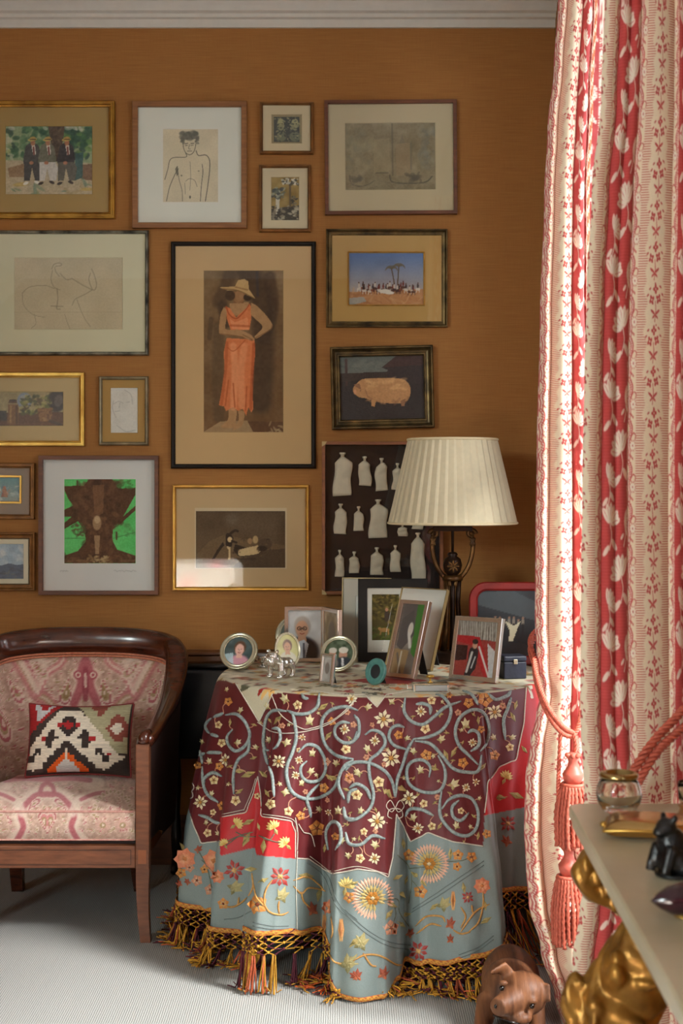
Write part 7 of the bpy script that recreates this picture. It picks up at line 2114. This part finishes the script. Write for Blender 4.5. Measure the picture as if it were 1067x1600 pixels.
def tassel_big(root, px, ytop, ybulb, yskirt, yend, Yt, wpx, cols=22):
    s_ = F / Yt
    c0 = P(px, ytop, Yt)
    zb, zs_, ze = Z(ybulb, Yt), Z(yskirt, Yt), Z(yend, Yt)
    R = wpx / 2 / s_
    hd = obj('tassel_head', *lathe([(0.0, c0.z + 0.004), (R * 0.30, c0.z + 0.002), (R * 0.36, c0.z - 0.006), (R * 0.30, c0.z - 0.014), (R * 0.27, c0.z - 0.02), (R * 0.34, zb * .45 + c0.z * .55 - 0.004), (R * 0.55, zb * .75 + c0.z * .25), (R * 0.62, zb + 0.010), (R * 0.58, zb), (R * 0.40, zs_ - 0.001), (0, zs_ - 0.002)], 24, c0.x, c0.y), M('coral_silk_head', (200, 96, 78), 0.5, col2=(184, 80, 62), scale=90), root, True)
    for k in range(7):
        a = k * 0.9
        obj('ruff_knot', *ball((c0.x + R * 0.34 * math.cos(a), c0.y + R * 0.34 * math.sin(a), c0.z - 0.003), 0.0062, 8, 6), mROPE, hd, True)
    obj('ruff', *tube([(c0.x + R * 0.62 * math.cos(a), c0.y + R * 0.62 * math.sin(a), zs_ + 0.001) for a in np.linspace(0, 2 * PI, 33)[:-1]], 0.0048, 6, closed=True), mROPE, root, True)
    rs2 = random.Random(int(px + ytop))
    for k in range(cols):
        a = 2 * PI * k / cols
        r_top, r_bot = R * 0.62, R * rs2.uniform(0.86, 1.0)
        N = 26
        seg = 6
        V = []; Fc = []
        dz = rs2.uniform(-0.006, 0.006)
        for i in range(N):
            t = i / (N - 1)
            rr = r_top + (r_bot - r_top) * min(1, t * 2.2) ** 0.7 - R * 0.12 * max(0, t - 0.6)
            z = zs_ * (1 - t) + (ze + dz) * t
            aa_ = a + 0.05 * math.sin(t * 4 + k)
            cx_, cy_ = c0.x + rr * math.cos(aa_), c0.y + rr * math.sin(aa_)
            for j in range(seg):
                b = 2 * PI * j / seg
                q = 0.0046 * (1 + 0.32 * math.cos(2 * (b - t * (zs_ - ze) / 0.016 * PI)))
                V.append((cx_ + q * math.cos(b), cy_ + q * math.sin(b), z))
        for i in range(N - 1):
            for j in range(seg): Fc.append((i * seg + j, (i + 1) * seg + j, (i + 1) * seg + (j + 1) % seg, i * seg + (j + 1) % seg))
        Fc.append(tuple(range(seg))); Fc.append(tuple((N - 1) * seg + j for j in range(seg))[::-1])
        obj('bullion_cord', V, Fc, mROPE, root, True)
tassel_big(tr, 895, 1178, 1216, 1226, 1322, 3.372, 54)
tassel_big(tr, 888, 1322, 1358, 1370, 1474, 3.385, 52)
tr2 = thing('curtain_tieback', 'coral twisted rope tieback across the shaded curtain', 'tieback', tuple(P(1020, 1165, 2.38)), group='curtain tiebacks')
for dx in (0, 15):
    rope(tr2, [P(968 + dx, 1246 + dx * 0.3, 2.40), P(985 + dx, 1212 + dx * .3, 2.385), P(1015 + dx * .6, 1166 + dx * .8, 2.38), P(1050, 1128 + dx * 1.6, 2.39), P(1090, 1095 + dx * 2, 2.41), Vector((RX - 0.015, 2.46, 0.99 - dx * 0.002))], 0.0075, 0.042)

# ------------------------------------------------------------------ console table with gilt supports
HC = 0.86
mSTONE = M('ivory_marble', (206, 196, 168), 0.3, col2=(186, 174, 144), scale=7, bump=0.02)
mGILT = M('antique_gilt_carving', (190, 138, 62), 0.36, 0.6, col2=(120, 80, 30), scale=26, bump=0.6, bscale=40)
cs = thing('console_table', 'ivory marble topped console table on carved gilt legs', 'console table', (0.52, 1.4, 0))
def slab(z0, z1, ins):
    c0 = [(0.285 + ins, 0.72 + ins), (0.744 - ins * .2, 0.72 + ins), (0.744 - ins * .2, 2.088 - ins), (0.345 + ins, 2.088 - ins), (0.333 + ins, 2.080 - ins), (0.3300 + ins, 2.066 - ins)]
    n = len(c0)
    return [(x, y, z0) for x, y in c0] + [(x, y, z1) for x, y in c0], n
V = []; Fc = []
layers = [(HC - 0.030, 0.010), (HC - 0.028, 0.004), (HC - 0.016, 0.004), (HC - 0.014, 0.0), (HC - 0.003, 0.0), (HC, 0.003)]
for z, ins in layers:
    q, n = slab(z, z, ins)
    V += q[:n]
for i in range(len(layers) - 1):
    for k in range(n): Fc.append((i * n + k, i * n + (k + 1) % n, (i + 1) * n + (k + 1) % n, (i + 1) * n + k))
Fc += [tuple(range(n))[::-1], tuple((len(layers) - 1) * n + k for k in range(n))]
obj('marble_top', V, Fc, mSTONE, cs, True, smooth=False)
obj('sub_frame', *box(0.47, 0.742, 0.80, 1.98, HC - 0.075, HC - 0.0305, 0.004), mGILT, cs, True, smooth=False)
def gouge(o, d):
    """carved leaf ribs"""
    nv = [v.normal.copy() for v in o.data.vertices]
    for v, nn in zip(o.data.vertices, nv):
        p = v.co.copy()
        v.co = p + nn * d * (abs(math.sin(70 * p.z + 46 * p.x + 3 * math.sin(60 * p.y))) - 0.5)
def gilt_leg(yl, name='carved_leg'):
    g = G()
    path = cat([(0.50, yl, 0.80), (0.44, yl, 0.765), (0.385, yl, 0.70), (0.345, yl, 0.62), (0.335, yl, 0.52), (0.37, yl, 0.40), (0.42, yl, 0.28), (0.42, yl, 0.16), (0.38, yl, 0.07), (0.35, yl, 0.035)], 40)
    g.add(*tube(path, np.interp(np.linspace(0, 1, 40), [0, .15, .35, .5, .75, .92, 1], [.035, .05, .055, .045, .028, .026, .034]), 14, flat=(1, 0.8)))
    sp = [(0.335 + 0.042 * (1 - t * .8) * math.cos(2.2 + t * 8), yl - 0.004, 0.655 + 0.042 * (1 - t * .8) * math.sin(2.2 + t * 8)) for t in np.linspace(0, 1, 36)]
    g.add(*tube(sp, np.linspace(0.013, 0.008, 36), 10))
    for k in range(7):      # acanthus ribs along the knee
        q = path[6 + k * 3]
        g.add(*ball((q[0] - 0.035 + 0.002 * k, yl - 0.022, q[2] + 0.015), (0.012, 0.03, 0.024), 10, 8))
        g.add(*ball((q[0] + 0.012, yl - 0.040, q[2] + 0.004), (0.024, 0.012, 0.010), 10, 8))
    g.add(*ball((0.35, yl, 0.032), (0.045, 0.045, 0.0315)))
    o = blob(name, g, mGILT, cs, 0.0046, 3, True)
    gouge(o, 0.007)
    return o
for yl in (1.84, 0.94): gilt_leg(yl)
def bracket(yl):
    g = G()
    sp = cat([(0.385, yl, 0.822), (0.350, yl, 0.815), (0.333, yl, 0.790), (0.345, yl, 0.765), (0.372, yl, 0.752), (0.388, yl, 0.735)], 26)
    g.add(*tube(sp, np.interp(np.linspace(0, 1, 26), [0, .4, 1], [.011, .015, .009]), 12, flat=(1, 1.6)))
    for k in range(4): g.add(*ball((0.336 + 0.013 * k, yl - 0.014, 0.806 - 0.017 * k), (0.007, 0.016, 0.013), 10, 8))
    g.add(*ball((0.40, yl, 0.815), (0.03, 0.02, 0.014)))
    gouge(blob('scroll_bracket', g, mGILT, cs, 0.0032, 2, True), 0.005)
bracket(1.965)
for yl in (1.84, 0.94):
    obj('rear_leg', *tube([(0.705, yl, 0.0005), (0.705, yl, 0.05), (0.705, yl, 0.1), (0.705, yl, 0.5), (0.705, yl, 0.785)], [0.024, 0.028, 0.018, 0.022, 0.028], 14), mGILT, cs, True)

HT = HC + 0.0006
# glass globe
Yv = 2.02
vg = thing('glass_globe_vase', 'clear glass globe holder with gilt rim on the console corner', 'vase', (X(967, Yv), Yv, HT))
mCLR = bpy.data.materials.new('clear_globe_glass'); mCLR.use_nodes = True
bs = mCLR.node_tree.nodes['Principled BSDF']; bs.inputs['Base Color'].default_value = (0.93, 0.92, 0.86, 1); bs.inputs['Roughness'].default_value = 0.02; bs.inputs['Transmission Weight'].default_value = 1.0; bs.inputs['IOR'].default_value = 1.45
obj('globe', *lathe([(0.0, 0.0), (0.016, 0.0), (0.024, 0.006), (0.030, 0.016), (0.0325, 0.027), (0.031, 0.038), (0.026, 0.048), (0.0225, 0.052), (0.0205, 0.051), (0.024, 0.044), (0.0275, 0.034), (0.028, 0.026), (0.024, 0.016), (0.012, 0.010), (0.0, 0.009)], 40), mCLR, vg)
obj('rim', *lathe([(0.0195, 0.0505), (0.0265, 0.0505), (0.0275, 0.0535), (0.0265, 0.0575), (0.022, 0.059), (0.0195, 0.0575), (0.0185, 0.052)], 40), M('pale_gilt_rim', (190, 164, 110), 0.22, 1.0), vg)
# gilt curved box
Yb_ = 1.885
gb = thing('curved_gilt_case', 'shiny curved gilt evening case lying on the console', 'case', (X(1022, Yb_), Yb_, HT), (0, 0, math.radians(-14)))
mBRASS = M('polished_brass', (206, 168, 110), 0.16, 1.0, var=0.08, scale=20)
nx_, ny_ = 36, 26
def pillow(z0, amp, sgn):
    u, v = np.meshgrid(np.linspace(-1, 1, nx_), np.linspace(-1, 1, ny_))
    e = np.clip((1 - np.abs(u) ** 6) * (1 - np.abs(v) ** 6), 0, 1) ** 0.5
    return np.stack([u * 0.064, v * 0.040 + 0.008 * u ** 2, z0 + sgn * amp * e + 0.005 * (1 - u ** 2) ], -1).reshape(-1, 3)
obj('lid', pillow(0.0115, 0.0115, 1), np.ascontiguousarray(grid_faces(nx_, ny_)), mBRASS, gb)
obj('body', np.maximum(pillow(0.0105, 0.0115, -1), np.array((-9, -9, 0.0))), np.ascontiguousarray(grid_faces(nx_, ny_)[:, ::-1]), mBRASS, gb)
pe = pillow(0.011, 0, 1).reshape(ny_, nx_, 3); pe = np.concatenate([pe[0], pe[1:, -1], pe[-1][::-1][1:], pe[::-1, 0][1:-1]])
obj('seam_rim', *tube(pe, 0.0022, 6, closed=True), mGOLD2, gb)
obj('clasp', *ball((-0.066, 0.0, 0.013), (0.005, 0.006, 0.004), 12, 8), mGOLD2, gb)
# black stone animal
Ya = 1.70
an = thing('black_stone_figurine', 'small black stone figurine of a seated animal', 'figurine', (X(1055, Ya), Ya, HT), (0, 0, 0.5))
g = G()
g.add(*ball((0, 0, 0.020), (0.026, 0.024, 0.020))); g.add(*ball((-0.006, 0, 0.040), (0.019, 0.018, 0.018))); g.add(*ball((-0.014, 0, 0.058), (0.013, 0.013, 0.012))); g.add(*ball((-0.026, 0, 0.054), (0.007, 0.008, 0.006)))
for s_ in (-1, 1):
    g.add(*ball((-0.010, s_ * 0.010, 0.070), (0.004, 0.004, 0.005))); g.add(*tube([(-0.016, s_ * 0.012, 0.036), (-0.024, s_ * 0.013, 0.018), (-0.028, s_ * 0.013, 0.006)], [0.008, 0.0065, 0.006], 8)); g.add(*ball((0.004, s_ * 0.020, 0.012), (0.016, 0.009, 0.012)))
ab = blob('body', g, M('black_obsidian', (14, 15, 18), 0.3, var=0.3, scale=60, bump=0.6, bscale=90), an, 0.0024, 2)
for v in ab.data.vertices: v.co.z = max(v.co.z, 0.0003)
obj('plinth', *lathe([(0, 0.0), (0.024, 0.0), (0.025, 0.003), (0.02, 0.005), (0, 0.005)], 20), M('black_plinth', (12, 12, 14), 0.4), an)
# plum coloured stone
Yp = 1.535
ps = thing('plum_stone_ornament', 'dark plum polished stone ornament with pointed end', 'ornament', (X(1072, Yp), Yp, HT), (0, 0, 0.15))
prof = [(0.0, -0.040), (0.003, -0.037), (0.009, -0.030), (0.016, -0.018), (0.0195, -0.004), (0.019, 0.010), (0.015, 0.022), (0.008, 0.030), (0.0, 0.033)]
V, Fc = lathe(prof, 24)
obj('stone', [(z, y, x * 0.95 + 0.0187) for x, y, z in V], Fc, M('plum_agate', (52, 18, 30), 0.18, col2=(34, 10, 20), scale=30, coat=0.5), ps)
obj('stand_ring', *tube([(0.012 * math.cos(a), 0.011 * math.sin(a), 0.0016) for a in np.linspace(0, 2 * PI, 25)[:-1]], 0.0016, 6, closed=True), mGOLD2, ps)
# little glass on a turned wooden foot
Yw = 1.985
wg = thing('footed_glass', 'small pale glass on turned brown foot at edge of console', 'glass', (X(1079, Yw), Yw, HT))
obj('foot', *lathe([(0, 0), (0.020, 0), (0.021, 0.004), (0.016, 0.010), (0.015, 0.016), (0.018, 0.019), (0, 0.02)], 24), M('turned_fruitwood', (150, 96, 56), 0.4, scale=20), wg)
obj('bowl', *lathe([(0, 0.0205), (0.012, 0.021), (0.017, 0.028), (0.0185, 0.045), (0.018, 0.052), (0.0165, 0.052), (0.017, 0.044), (0.0155, 0.03), (0, 0.025)], 24), mCLR, wg)

# ------------------------------------------------------------------ carved wooden pig under the curtain
mPIG = M('carved_fruitwood', (126, 80, 50), 0.55, col2=(70, 40, 24), scale=5, stretch=(12, 1, 2.5), bump=0.4, bscale=12, spec=0.3)
pg = thing('wooden_pig', 'carved wooden pig lying on the carpet beneath the curtain', 'sculpture', (0.42, 3.5, 0))
def T3(px, py, Y): return P(px, py, Y)
g = G()
g.add(*ball((0.425, 3.57, 0.086), (0.074, 0.112, 0.080), 24, 16)); g.add(*ball((0.415, 3.50, 0.088), (0.070, 0.075, 0.074), 20, 14)); g.add(*ball((0.43, 3.635, 0.080), (0.066, 0.06, 0.074), 20, 14))
hc = P(818, 1552, 3.39)
g.add(*ball(hc, (0.058, 0.056, 0.052), 20, 14))
sn = P(779, 1573, 3.318)
g.add(*tube([hc, hc * 0.45 + sn * 0.55 + Vector((0, 0, -0.004)), sn], [0.046, 0.034, 0.022], 16))
g.add(*tube([sn + Vector((0.008, 0.010, 0)), sn + Vector((-0.004, -0.006, 0))], [0.0225, 0.0215], 16))
g.add(*ball(P(812, 1588, 3.345), (0.030, 0.032, 0.018)))
for px_, py_, Y_ in ((786, 1541, 3.335), (832, 1569, 3.335)): g.add(*ball(P(px_, py_ - 5, Y_ + 0.002), (0.012, 0.010, 0.007)))
for a, b, c_ in ((P(797, 1527, 3.40), P(785, 1512, 3.40), P(766, 1520, 3.375)), (P(842, 1543, 3.375), P(853, 1544, 3.37), P(858, 1566, 3.35))):
    g.add(*tube([a, b, c_], [0.018, 0.019, 0.007], 10, flat=(1, 0.42)))
for sx, yy in ((-1, 3.44), (1, 3.46)):
    g.add(*tube([(0.415 + sx * 0.055, yy + 0.04, 0.07), (0.405 + sx * 0.066, yy - 0.03, 0.035), (0.398 + sx * 0.068, yy - 0.10, 0.016)], [0.030, 0.022, 0.014], 12))
g.add(*ball((0.38, 3.63, 0.03), (0.030, 0.045, 0.028))); g.add(*ball((0.48, 3.63, 0.03), (0.03, 0.045, 0.028)))
po_ = blob('body', g, mPIG, pg, 0.0042, 3, True)
for v in po_.data.vertices: v.co.z = max(v.co.z, 0.001)
mEYE = M('dark_eye', (20, 12, 8), 0.15)
for px_, py_, Y_ in ((784, 1544, 3.336), (831, 1572, 3.327)): obj('eye', *ball(P(px_, py_, Y_), 0.0062, 12, 8), mEYE, pg, True)
for dx in (-5, 6): obj('nostril', *ball(P(779 + dx, 1571 - dx * 0.3, 3.3105), (0.0036, 0.0028, 0.0048), 10, 8), mEYE, pg, True)
obj('mouth_line', *tube(cat([P(770, 1586, 3.318), P(784, 1592, 3.316), P(800, 1597, 3.312), P(814, 1600, 3.318)], 14), 0.0016, 6), mEYE, pg, True)

# ------------------------------------------------------------------ white slip-covered armchair behind the camera, mirrored in the picture glass
sofa = thing('slipcovered_armchair', 'white floral slip-covered armchair mirrored in the glass of the aquatint', 'armchair', (-1.06, -0.62, 0))
cF = Cv(0, 0, 200, 200, 160, (232, 228, 220), 91)
for i in range(26):
    fx, fy = cF.r.uniform(10, 190), cF.r.uniform(10, 190)
    for k in range(5): cF.ell(fx + 6 * math.cos(k * 1.256), fy + 6 * math.sin(k * 1.256), 6, 5, (222, 150, 150), 0.7)
    cF.line([(fx, fy), (fx + 12, fy + 16), (fx + 8, fy + 30)], 2, (150, 160, 120), 0.7)
mFLOR = MV('floral_cotton', 0.9, var=0.03)
def soft(x0, x1, y0, y1, z0, z1, r):
    bm = bmesh.new(); bmesh.ops.create_cube(bm, size=1)
    for v in bm.verts: v.co = Vector(((x0 + x1) / 2 + v.co.x * (x1 - x0), (y0 + y1) / 2 + v.co.y * (y1 - y0), (z0 + z1) / 2 + v.co.z * (z1 - z0)))
    bmesh.ops.bevel(bm, geom=bm.edges[:], offset=r, segments=5, affect='EDGES', profile=0.5)
    bmesh.ops.subdivide_edges(bm, edges=bm.edges[:], cuts=3, use_grid_fill=True)
    V = np.array([v.co[:] for v in bm.verts]); bm.verts.index_update()
    Fc = [[v.index for v in f.verts] for f in bm.faces]; bm.free()
    return V, Fc
for nm, bx in (('back', (-0.31, 0.31, -0.30, -0.12, 0.10, 0.775, 0.075)), ('seat_cushion', (-0.20, 0.20, -0.11, 0.30, 0.30, 0.45, 0.045)), ('seat_base', (-0.20, 0.20, -0.115, 0.29, 0.10, 0.295, 0.02)), ('arm', (-0.31, -0.205, -0.115, 0.30, 0.10, 0.60, 0.05)), ('arm', (0.205, 0.31, -0.115, 0.30, 0.10, 0.60, 0.05))):
    V, Fc = soft(*bx)
    cc_ = sample(cF, np.mod(V[:, 0] * 330 + 100, 200), np.mod(V[:, 2] * 330 + V[:, 1] * 200, 200))
    obj(nm, V, Fc, mFLOR, sofa, col=lin_np(cc_))
for sx in (-0.25, 0.25):
    for sy in (-0.25, 0.25):
        obj('leg', *tube([(sx, sy, 0.0005), (sx, sy, 0.102)], [0.015, 0.022], 10), mMAH, sofa)
